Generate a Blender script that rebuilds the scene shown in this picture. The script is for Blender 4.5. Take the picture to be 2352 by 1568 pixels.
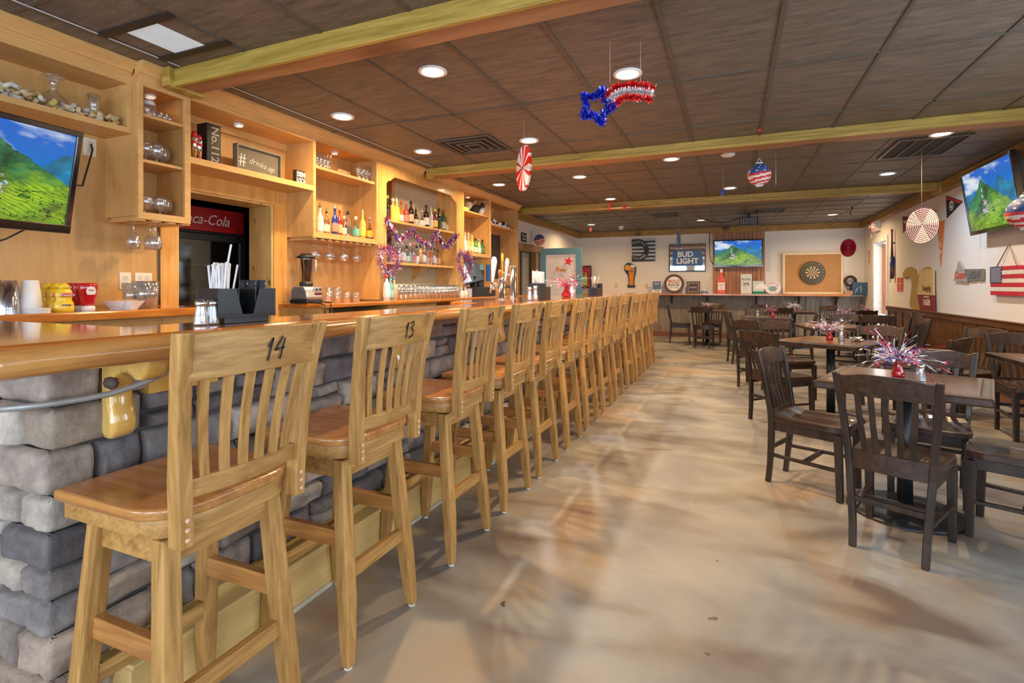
import bpy, bmesh, math, random
from mathutils import Vector, Matrix
R = math.radians
for o in list(bpy.data.objects): bpy.data.objects.remove(o)
sc = bpy.context.scene
COL = sc.collection
# ------------------------------------------------------------------ camera
FPX = 1190.0; CX = 1176.0; HV = 656.0; H0 = 1.30
TH = math.atan(504/FPX); CT = math.cos(TH); ST = math.sin(TH)
cd = bpy.data.cameras.new('camera'); cam = bpy.data.objects.new('camera', cd); COL.objects.link(cam)
cam.location = (0, 0, H0); cam.rotation_euler = (R(90), 0, TH)
cd.sensor_width = 36; cd.lens = FPX/2352*36; cd.shift_y = -(784-HV)/2352; cd.clip_start = .05; cd.clip_end = 200
sc.camera = cam
sc.view_settings.view_transform = 'Standard'; sc.view_settings.look = 'None'
sc.view_settings.gamma = 1.0; sc.view_settings.use_curve_mapping = False
sc.view_settings.exposure = -0.06
sc.cycles.transparent_max_bounces = 40; sc.cycles.max_bounces = 10; sc.cycles.sample_clamp_indirect = 6
# ------------------------------------------------------------------ world (overcast daylight seen through windows and door)
w = bpy.data.worlds.new('daylight'); sc.world = w; w.use_nodes = True
bg = w.node_tree.nodes['Background']; bg.inputs[0].default_value = (.80, .88, 1, 1); bg.inputs[1].default_value = 2.6
# ------------------------------------------------------------------ daylight arriving through the windows
def area(name, loc, rot, sx, sy, e, col, spread=180):
    l = bpy.data.lights.new(name, 'AREA'); l.shape = 'RECTANGLE'; l.size = sx; l.size_y = sy
    l.energy = e; l.color = col; l.spread = R(spread)
    o = bpy.data.objects.new(name, l); COL.objects.link(o); o.location = loc; o.rotation_euler = rot
    return o
DAY = (.75, .875, 1.0)
for i, x in enumerate((-3.2, -1.0, 1.3)):
    area('window_daylight', (x, -2.85, 1.55), (R(90), 0, 0), 1.7, 1.7, 66, DAY)
for i, y in enumerate((-1.2, 1.0, 3.2)):
    area('window_daylight', (2.70, y, 1.6), (R(90), 0, R(90)), 1.6, 1.3, 34, DAY)
area('door_daylight', (2.74, 12.45, 1.2), (R(90), 0, R(90)), .8, 1.9, 14, (1, .98, .95))

def ray(u, v):
    r = (u-CX)/FPX; z = -(v-HV)/FPX
    return (r*CT-ST, CT+r*ST, z)
def hit(u, v, X=None, Y=None, Z=None):      # the point of a real plane seen at a pixel
    dx, dy, dz = ray(u, v)
    t = X/dx if X is not None else Y/dy if Y is not None else (Z-H0)/dz
    return Vector((dx*t, dy*t, H0+dz*t))
def Yat(u, X): dx, dy, _ = ray(u, 0); return X/dx*dy
def Xat(u, Y): dx, dy, _ = ray(u, 0); return Y/dy*dx
def Zat(v, X, Y): return H0-(v-HV)*(Y*CT-X*ST)/FPX

# ------------------------------------------------------------------ materials
MC = {}
def newmat(name):
    m = bpy.data.materials.new(name); m.use_nodes = True; nt = m.node_tree
    return m, nt, nt.nodes['Principled BSDF']
def N(nt, t, **k):
    n = nt.nodes.new(t)
    for a, b in k.items():
        if a in n.inputs: n.inputs[a].default_value = b
        else: setattr(n, a, b)
    return n
def ramp(nt, fac, stops):
    n = nt.nodes.new('ShaderNodeValToRGB'); e = n.color_ramp.elements
    while len(e) > 1: e.remove(e[0])
    e[0].position = stops[0][0]; e[0].color = (*stops[0][1], 1)
    for p, c in stops[1:]:
        q = e.new(p); q.color = (*c, 1)
    nt.links.new(fac, n.inputs[0]); return n
def mat(name, col, rough=.5, metal=0, coat=0, em=None, ems=0, spec=.5, flat=False):
    if name in MC: return MC[name]
    m, nt, b = newmat(name)
    b.inputs['Base Color'].default_value = (*col, 1); b.inputs['Roughness'].default_value = rough
    b.inputs['Metallic'].default_value = metal; b.inputs['Coat Weight'].default_value = coat
    b.inputs['Coat Roughness'].default_value = .08; b.inputs['Specular IOR Level'].default_value = spec
    # a slight unevenness so nothing is perfectly flat
    tc = N(nt, 'ShaderNodeTexCoord'); no = N(nt, 'ShaderNodeTexNoise', Scale=14.0, Detail=3.0)
    nt.links.new(tc.outputs['Object'], no.inputs['Vector'])
    mx = N(nt, 'ShaderNodeMix', data_type='RGBA', blend_type='MULTIPLY'); mx.inputs[0].default_value = .18
    mx.inputs[6].default_value = (*col, 1)
    nt.links.new(no.outputs['Color'], mx.inputs[7])
    r = ramp(nt, no.outputs['Fac'], [(.3, tuple(c*(.985 if flat else .93) for c in col)), (.7, tuple(min(1, c*(1.01 if flat else 1.06)) for c in col))])
    nt.links.new(r.outputs[0], b.inputs['Base Color'])
    if em:
        b.inputs['Emission Color'].default_value = (*em, 1); b.inputs['Emission Strength'].default_value = ems
    MC[name] = m; return m
def wood(name, c1, c2, axis=2, scale=5, rough=.4, coat=0, knots=0, stretch=14, bump=.05, contrast=.5):
    if name in MC: return MC[name]
    m, nt, b = newmat(name); L = nt.links.new
    tc = N(nt, 'ShaderNodeTexCoord'); mp = N(nt, 'ShaderNodeMapping')
    s = [stretch*scale/5]*3; s[axis] = scale/5
    mp.inputs['Scale'].default_value = s
    L(tc.outputs['Object'], mp.inputs['Vector'])
    n1 = N(nt, 'ShaderNodeTexNoise', Scale=1.6, Detail=6.0, Roughness=.6, Distortion=1.2)
    n2 = N(nt, 'ShaderNodeTexNoise', Scale=7.0, Detail=4.0, Roughness=.7)
    L(mp.outputs[0], n1.inputs['Vector']); L(mp.outputs[0], n2.inputs['Vector'])
    ad = N(nt, 'ShaderNodeMath', operation='MULTIPLY_ADD'); ad.inputs[1].default_value = .45
    L(n2.outputs['Fac'], ad.inputs[0]); L(n1.outputs['Fac'], ad.inputs[2])
    mid = .72
    r = ramp(nt, ad.outputs[0], [(mid-contrast*.32, c2), (mid+contrast*.32, c1)])
    out = r.outputs[0]
    if knots:
        v = N(nt, 'ShaderNodeTexVoronoi', Scale=knots)
        mp2 = N(nt, 'ShaderNodeMapping'); s2 = [1, 1, 1]; s2[axis] = .55; mp2.inputs['Scale'].default_value = s2
        L(tc.outputs['Object'], mp2.inputs['Vector']); L(mp2.outputs[0], v.inputs['Vector'])
        rk = ramp(nt, v.outputs['Distance'], [(.10, (0, 0, 0)), (.22, (1, 1, 1))])
        mx = N(nt, 'ShaderNodeMix', data_type='RGBA'); L(rk.outputs[0], mx.inputs[0])
        mx.inputs[6].default_value = (c2[0]*.35, c2[1]*.25, c2[2]*.2, 1); L(out, mx.inputs[7]); out = mx.outputs[2]
    L(out, b.inputs['Base Color'])
    b.inputs['Roughness'].default_value = rough; b.inputs['Coat Weight'].default_value = coat; b.inputs['Coat Roughness'].default_value = .07
    bp = N(nt, 'ShaderNodeBump', Strength=bump, Distance=.01); L(ad.outputs[0], bp.inputs['Height']); L(bp.outputs[0], b.inputs['Normal'])
    MC[name] = m; return m
def glass(name, tint=(.97, .98, .98), body=.1, highlight_mix=0):
    if name in MC: return MC[name]
    m, nt, b = newmat(name); L = nt.links.new; out = nt.nodes['Material Output']
    tr = N(nt, 'ShaderNodeBsdfTransparent'); tr.inputs[0].default_value = (*tint, 1)
    gl = N(nt, 'ShaderNodeBsdfGlossy'); gl.inputs['Roughness'].default_value = .10; gl.inputs[0].default_value = (.95, .97, 1, 1)
    lw = N(nt, 'ShaderNodeLayerWeight'); lw.inputs[0].default_value = .35
    ma = N(nt, 'ShaderNodeMath', operation='MULTIPLY_ADD'); ma.inputs[1].default_value = .55; ma.inputs[2].default_value = body; ma.use_clamp = True
    L(lw.outputs['Facing'], ma.inputs[0])
    df = N(nt, 'ShaderNodeBsdfDiffuse'); df.inputs[0].default_value = (.8, .84, .87, 1)  # white diffuse mixed in to stand for bright highlights on clear glass
    m0 = N(nt, 'ShaderNodeMixShader'); m0.inputs[0].default_value = highlight_mix; L(tr.outputs[0], m0.inputs[1]); L(df.outputs[0], m0.inputs[2])
    mx = N(nt, 'ShaderNodeMixShader'); L(ma.outputs[0], mx.inputs[0]); L(m0.outputs[0], mx.inputs[1]); L(gl.outputs[0], mx.inputs[2])
    L(mx.outputs[0], out.inputs['Surface']); nt.nodes.remove(b)
    MC[name] = m; return m
def attrmat(name, rough=.5, metal=0, emis=0, coat=0, bump=0, attr='Col'):
    if name in MC: return MC[name]
    m, nt, b = newmat(name); L = nt.links.new
    a = N(nt, 'ShaderNodeAttribute'); a.attribute_name = attr
    if emis:
        b.inputs['Base Color'].default_value = (0.01, .01, .01, 1)
        L(a.outputs['Color'], b.inputs['Emission Color']); b.inputs['Emission Strength'].default_value = emis
    else: L(a.outputs['Color'], b.inputs['Base Color'])
    b.inputs['Roughness'].default_value = rough; b.inputs['Metallic'].default_value = metal; b.inputs['Coat Weight'].default_value = coat
    if bump:
        tc = N(nt, 'ShaderNodeTexCoord'); n = N(nt, 'ShaderNodeTexNoise', Scale=45.0, Detail=6.0, Roughness=.65)
        L(tc.outputs['Object'], n.inputs['Vector'])
        bp = N(nt, 'ShaderNodeBump', Strength=bump, Distance=.01); L(n.outputs['Fac'], bp.inputs['Height']); L(bp.outputs[0], b.inputs['Normal'])
        n3 = N(nt, 'ShaderNodeTexNoise', Scale=9.0, Detail=8.0, Roughness=.7); L(tc.outputs['Object'], n3.inputs['Vector'])
        rr = ramp(nt, n3.outputs['Fac'], [(.3, (.55, .53, .52)), (.5, (.95, .95, .95)), (.72, (1.5, 1.45, 1.38))])
        mx = N(nt, 'ShaderNodeMix', data_type='RGBA', blend_type='MULTIPLY'); mx.inputs[0].default_value = 1
        L(a.outputs['Color'], mx.inputs[6]); L(rr.outputs[0], mx.inputs[7]); L(mx.outputs[2], b.inputs['Base Color'])
    MC[name] = m; return m

# ------------------------------------------------------------------ mesh builder
BOXN = [0]
class MB:
    def __init__(s): s.v = []; s.f = []; s.m = []; s.s = []; s.c = []
    def add(s, vs, fs, m=0, sm=False, M=None, col=None):
        o = len(s.v)
        s.v += [tuple(M @ Vector(p)) if M else tuple(p) for p in vs]
        for i, f in enumerate(fs):
            s.f.append([o+k for k in f]); s.m.append(m); s.s.append(sm); s.c.append(col[i] if isinstance(col, list) else col)
        return s
    def box(s, x0, x1, y0, y1, z0, z1, m=0, M=None, col=None):
        BOXN[0] += 1; e = (BOXN[0] % 11)*.00013; x0 -= e; x1 += e; y0 -= e; y1 += e; z0 -= e; z1 += e     # no two faces ever coincide
        vs = [(x, y, z) for z in (z0, z1) for y in (y0, y1) for x in (x0, x1)]
        return s.add(vs, [(0, 2, 3, 1), (4, 5, 7, 6), (0, 1, 5, 4), (2, 6, 7, 3), (0, 4, 6, 2), (1, 3, 7, 5)], m, False, M, col)
    def bar(s, p0, p1, w0, h0, w1=None, h1=None, side=(1, 0, 0), m=0, M=None):
        p0 = Vector(p0); p1 = Vector(p1); w1 = w0 if w1 is None else w1; h1 = h0 if h1 is None else h1
        d = (p1-p0).normalized(); a = Vector(side); a = (a-d*a.dot(d)).normalized(); b = d.cross(a)
        vs = []
        for p, w_, h_ in ((p0, w0, h0), (p1, w1, h1)):
            for i, j in ((-1, -1), (1, -1), (1, 1), (-1, 1)): vs.append(p+a*i*w_/2+b*j*h_/2)
        return s.add(vs, [(3, 2, 1, 0), (4, 5, 6, 7), (0, 1, 5, 4), (1, 2, 6, 5), (2, 3, 7, 6), (3, 0, 4, 7)], m, False, M)
    def cyl(s, p0, p1, r0, r1=None, n=16, m=0, M=None, caps=True, col=None):
        return s.tube([p0, p1], [r0, r0 if r1 is None else r1], n, m, M, caps, col)
    def tube(s, pts, r, n=8, m=0, M=None, caps=True, col=None):
        pts = [Vector(p) for p in pts]; k = len(pts); rs = r if isinstance(r, (list, tuple)) else [r]*k
        vs = []; a = None
        for i, p in enumerate(pts):
            d = (pts[min(i+1, k-1)]-pts[max(i-1, 0)]).normalized()
            if a is None: a = d.orthogonal().normalized()
            else:
                a = a-d*a.dot(d)
                a = a.normalized() if a.length > 1e-6 else d.orthogonal().normalized()
            b = d.cross(a)
            for j in range(n):
                t = 2*math.pi*j/n; vs.append(p+(a*math.cos(t)+b*math.sin(t))*rs[i])
        fs = [(i*n+j, i*n+(j+1) % n, (i+1)*n+(j+1) % n, (i+1)*n+j) for i in range(k-1) for j in range(n)]
        s.add(vs, fs, m, True, M, col)
        if caps:
            o = len(s.v)-k*n
            s.f.append([o+j for j in range(n)][::-1]); s.f.append([o+(k-1)*n+j for j in range(n)])
            s.m += [m, m]; s.s += [False, False]; s.c += [None if isinstance(col, list) else col]*2
        return s
    def lathe(s, prof, c=(0, 0, 0), n=20, m=0, M=None, col=None, sx=1, sy=1):
        vs = [(c[0]+r*sx*math.cos(2*math.pi*j/n), c[1]+r*sy*math.sin(2*math.pi*j/n), c[2]+z) for r, z in prof for j in range(n)]
        fs = [(i*n+j, i*n+(j+1) % n, (i+1)*n+(j+1) % n, (i+1)*n+j) for i in range(len(prof)-1) for j in range(n)]
        if prof[0][0] > 1e-4: fs.append(tuple(range(n))[::-1])
        if prof[-1][0] > 1e-4: fs.append(tuple((len(prof)-1)*n+j for j in range(n)))
        return s.add(vs, fs, m, True, M, col)
    def openlathe(s, prof, c=(0, 0, 0), n=20, m=0, M=None):
        vs = [(c[0]+r*math.cos(2*math.pi*j/n), c[1]+r*math.sin(2*math.pi*j/n), c[2]+z) for r, z in prof for j in range(n)]
        fs = [(i*n+j, i*n+(j+1) % n, (i+1)*n+(j+1) % n, (i+1)*n+j) for i in range(len(prof)-1) for j in range(n)]
        return s.add(vs, fs, m, True, M)
    def prism(s, pts, a0, a1, axis='y', m=0, M=None, col=None, sm=False):
        n = len(pts)
        def P(p, a): return {'y': (p[0], a, p[1]), 'x': (a, p[0], p[1]), 'z': (p[0], p[1], a)}[axis]
        vs = [P(p, a0) for p in pts]+[P(p, a1) for p in pts]
        fs = [tuple(range(n)), tuple(range(2*n-1, n-1, -1))]
        s.add(vs, fs, m, False, M, col)
        o = len(s.v)-2*n
        for i in range(n):
            j = (i+1) % n; s.f.append([o+i, o+n+i, o+n+j, o+j]); s.m.append(m); s.s.append(sm); s.c.append(None if isinstance(col, list) else col)
        return s
    def build(s, name, mats, parent=None, loc=(0, 0, 0), rz=0, bevel=0, kind=None, rot=None, fixn=True):
        me = bpy.data.meshes.new(name); me.from_pydata(s.v, [], s.f)
        if not isinstance(mats, (list, tuple)): mats = [mats]
        for q in mats: me.materials.append(q)
        for p, mi, sm in zip(me.polygons, s.m, s.s): p.material_index = mi; p.use_smooth = sm
        if any(c is not None for c in s.c):
            at = me.color_attributes.new('Col', 'FLOAT_COLOR', 'CORNER')
            for p, c in zip(me.polygons, s.c):
                c = c or (.5, .5, .5)
                for li in p.loop_indices: at.data[li].color = (c[0], c[1], c[2], 1)
        if fixn:
            bm = bmesh.new(); bm.from_mesh(me); bmesh.ops.recalc_face_normals(bm, faces=bm.faces); bm.to_mesh(me); bm.free()
        me.update()
        o = bpy.data.objects.new(name, me); COL.objects.link(o)
        o.location = loc; o.rotation_euler = rot or (0, 0, rz)
        if parent: o.parent = parent
        if bevel:
            b = o.modifiers.new('bevel', 'BEVEL'); b.width = bevel; b.segments = 2; b.limit_method = 'ANGLE'; b.angle_limit = R(35); b.harden_normals = False
        if kind: o['kind'] = kind
        return o
def T(name, label, cat, loc=(0, 0, 0), rz=0, group=None, rot=None):
    o = bpy.data.objects.new(name, None); COL.objects.link(o); o.empty_display_size = .1
    o.location = loc; o.rotation_euler = rot or (0, 0, rz)
    o['label'] = label; o['category'] = cat
    if group: o['group'] = group
    return o
def tag(o, label, cat, group=None):
    o['label'] = label; o['category'] = cat
    if group: o['group'] = group
    return o
def dup(o, loc=None, rz=None, label=None, group=None, parent=None):
    c = o.copy(); COL.objects.link(c)
    if parent: c.parent = parent
    if loc is not None: c.location = loc
    if rz is not None: c.rotation_euler = (0, 0, rz)
    if label: c['label'] = label
    if group: c['group'] = group
    for ch in list(o.children): dup(ch, parent=c)
    return c
def text(s, size, m, parent, loc, rot=(R(90), 0, 0), ext=.0015, name='lettering', shear=0, align='CENTER', sx=1, spacing=1, bold=0):
    cu = bpy.data.curves.new(name, 'FONT'); cu.body = s; cu.size = size; cu.extrude = ext; cu.align_x = align; cu.align_y = 'CENTER'
    cu.shear = shear; cu.space_character = spacing; cu.offset = bold; cu.resolution_u = 3; cu.space_line = .85
    t = bpy.data.objects.new(name, cu); COL.objects.link(t)
    dg = bpy.context.evaluated_depsgraph_get()
    me = bpy.data.meshes.new_from_object(t.evaluated_get(dg)); bpy.data.objects.remove(t)
    me.materials.clear(); me.materials.append(m)
    o = bpy.data.objects.new(name, me); COL.objects.link(o); o.location = loc; o.rotation_euler = rot; o.scale = (sx, 1, 1)
    if parent: o.parent = parent
    return o
def strokes(lines, wdt, m, parent, loc, rot, depth=.0015, name='lettering'):      # hand-drawn lettering from polylines in the xy plane
    mb = MB()
    for ln in lines:
        for (x0, y0), (x1, y1) in zip(ln, ln[1:]):
            d = Vector((x1-x0, y1-y0, 0)); L_ = d.length
            if L_ < 1e-6: continue
            d /= L_; n = Vector((-d.y, d.x, 0))*wdt/2; e = d*wdt*.3
            a = Vector((x0, y0, 0))-e; b = Vector((x1, y1, 0))+e
            mb.add([a-n, b-n, b+n, a+n, a-n+Vector((0, 0, depth)), b-n+Vector((0, 0, depth)), b+n+Vector((0, 0, depth)), a+n+Vector((0, 0, depth))],
                   [(3, 2, 1, 0), (4, 5, 6, 7), (0, 1, 5, 4), (1, 2, 6, 5), (2, 3, 7, 6), (3, 0, 4, 7)])
    return mb.build(name, m, parent, loc=loc, rot=rot)
def hsh(x, y, s=0):
    n = math.sin(x*127.1+y*311.7+s*74.7)*43758.5453; return n-math.floor(n)
def vn(x, y, s=0):
    xi, yi = math.floor(x), math.floor(y); fx, fy = x-xi, y-yi; fx = fx*fx*(3-2*fx); fy = fy*fy*(3-2*fy)
    return (hsh(xi, yi, s)*(1-fx)+hsh(xi+1, yi, s)*fx)*(1-fy)+(hsh(xi, yi+1, s)*(1-fx)+hsh(xi+1, yi+1, s)*fx)*fy
def fbm(x, y, o=4, s=0):
    a = 0; k = .5
    for i in range(o): a += k*vn(x*2**i, y*2**i, s+i); k *= .5
    return a
def star_pts(R0, r0, n=5, rot=90):
    return [((R0 if i % 2 == 0 else r0)*math.cos(R(rot+i*180/n)), (R0 if i % 2 == 0 else r0)*math.sin(R(rot+i*180/n))) for i in range(2*n)]

# ------------------------------------------------------------------ palette
OAK = wood('oak_stool', (.58, .325, .105), (.33, .165, .042), axis=2, scale=6, rough=.42, coat=.08, stretch=13, contrast=.48)
OAKX = wood('oak_stool_rails', (.58, .325, .105), (.33, .165, .042), axis=1, scale=6, rough=.42, coat=.08, stretch=13, contrast=.48)
OAKS = wood('oak_stool_seat', (.56, .26, .075), (.36, .15, .04), axis=0, scale=6, rough=.24, coat=.4, stretch=12, contrast=.5)
DARK = wood('espresso_wood', (.048, .028, .019), (.016, .010, .0075), axis=2, scale=6, rough=.38, coat=.12, stretch=9)
DARKS = wood('espresso_seat', (.075, .038, .025), (.024, .013, .010), axis=1, scale=6, rough=.3, coat=.25, stretch=9)
TTOP = wood('table_top_wood', (.21, .092, .040), (.075, .032, .017), axis=0, scale=5, rough=.25, coat=.3, stretch=14)
BARW = wood('lacquered_pine', (.72, .26, .045), (.46, .13, .018), axis=1, scale=4, rough=.16, coat=1, stretch=9, knots=1.1)
BARE = wood('bar_edge_pine', (.66, .33, .10), (.42, .17, .04), axis=1, scale=4, rough=.2, coat=.8, stretch=10)
PLY = wood('birch_plywood', (.74, .445, .165), (.48, .25, .075), axis=2, scale=2.2, rough=.42, stretch=5, contrast=.9)
PLYF = wood('maple_frame', (.78, .47, .18), (.58, .315, .10), axis=1, scale=4, rough=.4, stretch=8, contrast=.8)
KNOT = wood('knotty_pine', (.74, .52, .20), (.56, .34, .10), axis=2, scale=3, rough=.4, knots=9, stretch=8)
CORB = wood('varnished_log', (.82, .52, .14), (.62, .33, .06), axis=2, scale=4, rough=.15, coat=1, stretch=6)
BEAMF = wood('beam_face_pine', (.56, .40, .09), (.33, .215, .035), axis=0, scale=3, rough=.5, knots=1.3, stretch=12)
BEAMU = wood('beam_under_pine', (.47, .25, .125), (.32, .15, .065), axis=0, scale=2, rough=.5, knots=1.4, stretch=10)
WAINS = wood('wainscot_oak', (.20, .075, .018), (.085, .03, .008), axis=2, scale=4, rough=.3, coat=.3, stretch=12)
RAILW = wood('chair_rail_oak', (.17, .065, .02), (.08, .03, .01), axis=1, scale=4, rough=.3, coat=.3, stretch=12)
BEAD = wood('beadboard', (.52, .23, .09), (.33, .12, .04), axis=2, scale=5, rough=.4, stretch=16)
GREYP = wood('grey_panelling', (.30, .25, .20), (.15, .115, .09), axis=2, scale=3, rough=.45, stretch=7)
SHELFW = wood('drink_rail_wood', (.60, .24, .07), (.40, .14, .035), axis=0, scale=4, rough=.2, coat=.7, stretch=14)
STEPW = wood('step_pine', (.80, .58, .24), (.60, .38, .12), axis=1, scale=4, rough=.4, stretch=10, contrast=.8)
WHITE = mat('painted_wall', (.79, .755, .725), .7, flat=True)
BLACKP = mat('black_plastic', (.018, .019, .022), .35)
BLACKM = mat('black_metal', (.03, .032, .035), .38, .4)
CHROME = mat('chrome', (.75, .76, .78), .14, 1)
WPL = mat('white_plastic', (.85, .85, .86), .35)
IVORY = mat('ivory_plate', (.82, .76, .62), .4)
RED = mat('red_gloss', (.62, .02, .03), .2, coat=.5)
BLUE = mat('flag_blue', (.03, .07, .30), .4)
GL = glass('clear_glass', (.96, .97, .98), .16, .05)
GLT = glass('tinted_glass', (.93, .96, .97), .16, .05)
BLK = mat('black_ink', (.012, .012, .014), .5)
WINK = mat('white_ink', (.85, .85, .83), .5)
STRING = mat('string', (.7, .7, .68), .6)
# ------------------------------------------------------------------ the room
CZ = 2.745; XR = 2.76; YB = 13.85; XL = -3.9; XW = -3.865; XF = -3.52; YF = -3.0
def floormat():
    m, nt, b = newmat('stained_concrete'); L = nt.links.new
    tc = N(nt, 'ShaderNodeTexCoord')
    mp = N(nt, 'ShaderNodeMapping'); mp.inputs['Scale'].default_value = (1, .8, 1); mp.inputs['Rotation'].default_value = (0, 0, R(35))
    L(tc.outputs['Object'], mp.inputs[0])
    a = N(nt, 'ShaderNodeTexNoise', Scale=1.25, Detail=5.0, Roughness=.52, Distortion=.4); L(mp.outputs[0], a.inputs['Vector'])
    mp2 = N(nt, 'ShaderNodeMapping'); mp2.inputs['Scale'].default_value = (1, 2.4, 1); mp2.inputs['Location'].default_value = (3.1, 7.7, 0); mp2.inputs['Rotation'].default_value = (0, 0, R(-28))
    L(tc.outputs['Object'], mp2.inputs[0])
    c = N(nt, 'ShaderNodeTexNoise', Scale=1.3, Detail=3.0, Roughness=.5, Distortion=.5); L(mp2.outputs[0], c.inputs['Vector'])
    r1 = ramp(nt, a.outputs['Fac'], [(.31, (.17, .15, .145)), (.44, (.255, .235, .215)), (.53, (.325, .30, .26)), (.68, (.39, .27, .17))])
    r2 = ramp(nt, c.outputs['Fac'], [(.30, (.44, .35, .32)), (.42, (.78, .72, .68)), (.54, (1, 1, 1))])
    mx = N(nt, 'ShaderNodeMix', data_type='RGBA', blend_type='MULTIPLY'); mx.inputs[0].default_value = .9
    L(r1.outputs[0], mx.inputs[6]); L(r2.outputs[0], mx.inputs[7])
    # black scuffs
    s = N(nt, 'ShaderNodeTexNoise', Scale=9.0, Detail=2.0, Roughness=.4); L(tc.outputs['Object'], s.inputs['Vector'])
    rs = ramp(nt, s.outputs['Fac'], [(.225, (.12, .10, .09)), (.24, (1, 1, 1))])
    m2 = N(nt, 'ShaderNodeMix', data_type='RGBA', blend_type='MULTIPLY'); m2.inputs[0].default_value = .8
    L(mx.outputs[2], m2.inputs[6]); L(rs.outputs[0], m2.inputs[7]); L(m2.outputs[2], b.inputs['Base Color'])
    rr = ramp(nt, c.outputs['Fac'], [(.3, (.34, .34, .34)), (.7, (.48, .48, .48))]); L(rr.outputs[0], b.inputs['Roughness'])
    bp = N(nt, 'ShaderNodeBump', Strength=.08, Distance=.01); L(a.outputs['Fac'], bp.inputs['Height']); L(bp.outputs[0], b.inputs['Normal'])
    return m
def ceilmat():
    m, nt, b = newmat('ceiling_tile_paint'); L = nt.links.new
    tc = N(nt, 'ShaderNodeTexCoord'); mp = N(nt, 'ShaderNodeMapping'); mp.inputs['Scale'].default_value = (1.6, 9, 1)
    L(tc.outputs['Object'], mp.inputs[0])
    a = N(nt, 'ShaderNodeTexNoise', Scale=2.2, Detail=8.0, Roughness=.72, Distortion=.4); L(mp.outputs[0], a.inputs['Vector'])
    r1 = ramp(nt, a.outputs['Fac'], [(.30, (.088, .075, .062)), (.46, (.165, .135, .107)), (.66, (.245, .20, .158))])
    f = N(nt, 'ShaderNodeTexNoise', Scale=60.0, Detail=3.0); L(mp.outputs[0], f.inputs['Vector'])
    r2 = ramp(nt, f.outputs['Fac'], [(.35, (.6, .6, .6)), (.6, (1.15, 1.15, 1.15))])
    mx = N(nt, 'ShaderNodeMix', data_type='RGBA', blend_type='MULTIPLY'); mx.inputs[0].default_value = .6
    L(r1.outputs[0], mx.inputs[6]); L(r2.outputs[0], mx.inputs[7]); L(mx.outputs[2], b.inputs['Base Color'])
    b.inputs['Roughness'].default_value = .55
    bp = N(nt, 'ShaderNodeBump', Strength=.25, Distance=.004); L(f.outputs['Fac'], bp.inputs['Height']); L(bp.outputs[0], b.inputs['Normal'])
    return m
CEILM = ceilmat()
MB().box(-6, XR+.12, YF-.12, YB+.12, -.1, 0).build('floor', floormat(), kind='structure')
# ceiling, with a hole over the light troffer
cm = MB()
tx0, tx1, ty0, ty1 = -3.32, -2.745, 1.82, 2.17
cm.box(-6, tx0, YF-.12, YB+.12, CZ, CZ+.02).box(tx1, XR+.12, YF-.12, YB+.12, CZ, CZ+.02).box(tx0, tx1, YF-.12, ty0, CZ, CZ+.02).box(tx0, tx1, ty1, YB+.12, CZ, CZ+.02)
cm.build('ceiling', CEILM, kind='structure')
gb = MB(); GH = .007
rowsA = [3.824-1.17*k for k in range(0, 6)]+[4.996]
rowsB = [6.02+.6*k for k in range(0, 13)]
for y in rowsA+rowsB: gb.box(-3.5 if y < 8.6 else -3.9, XR, y-.011, y+.011, CZ-GH, CZ)
k = -5
while True:
    x = -.351+.602*k
    if x > XR: break
    gb.box(x-.011, x+.011, YF, YB, CZ-GH, CZ); k += 1
gb.build('trim_1', mat('ceiling_grid_paint', (.115, .10, .082), .5), kind='structure')
# thin bright strip of unpainted grid beside the cabinets
gw = MB(); gw.box(-3.335, -3.325, YF, 2.28, CZ-GH-.003, CZ-GH); gw.box(-3.335, -3.325, 2.5, 5.4, CZ-GH-.003, CZ-GH)
gw.build('trim_2', mat('bare_grid', (.62, .64, .66), .4), kind='structure')

def wall(name, segs, m=WHITE):
    b = MB()
    for s_ in segs: b.box(*s_)
    return b.build(name, m, kind='structure')
DY0, DY1, DZ = 11.98, 12.97, 2.2
WR = ((-2.0, -.4), (.2, 1.8), (2.4, 4.0))
segs = [(XR, XR+.12, DY0, DY1, DZ, CZ), (XR, XR+.12, DY1, YB, 0, CZ), (XR, XR+.12, 4.0, DY0, 0, CZ), (XR, XR+.12, YF, -2.0, 0, CZ), (XR, XR+.12, -.4, .2, 0, CZ), (XR, XR+.12, 1.8, 2.4, 0, CZ)]
for a, b_ in WR: segs += [(XR, XR+.12, a, b_, 0, .95), (XR, XR+.12, a, b_, 2.25, CZ)]
wall('wall_right', segs)
wall('wall_back', [(-4.1, XR+.12, YB, YB+.12, 0, CZ)])
segs = [(-4.6, XR+.12, YF-.12, YF, 0, .6), (-4.6, XR+.12, YF-.12, YF, 2.4, CZ)]
for a, b_ in ((-4.6, -4.1), (-2.3, -1.9), (-.1, .4), (2.2, 2.88)): segs.append((a, b_, YF-.12, YF, .6, 2.4))
wall('wall_front', segs)
# left: plywood wall behind the bar with the doorway, then white wall with a doorway
PY0, PY1, PZ = 2.617, 3.516, 2.045
wall('wall_left', [(XW-.28, XW, YF-.12, PY0, 0, CZ), (XW-.28, XW, PY0, PY1, PZ, CZ), (XW-.28, XW, PY1, 8.62, 0, CZ)], PLY)
LY0, LY1 = 9.55, 10.7
wall('wall_left_far', [(XL-.12, XL, 8.62, LY0, 0, CZ), (XL-.12, XL, LY0, LY1, 2.02, CZ), (XL-.12, XL, LY1, YB, 0, CZ)])
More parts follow.
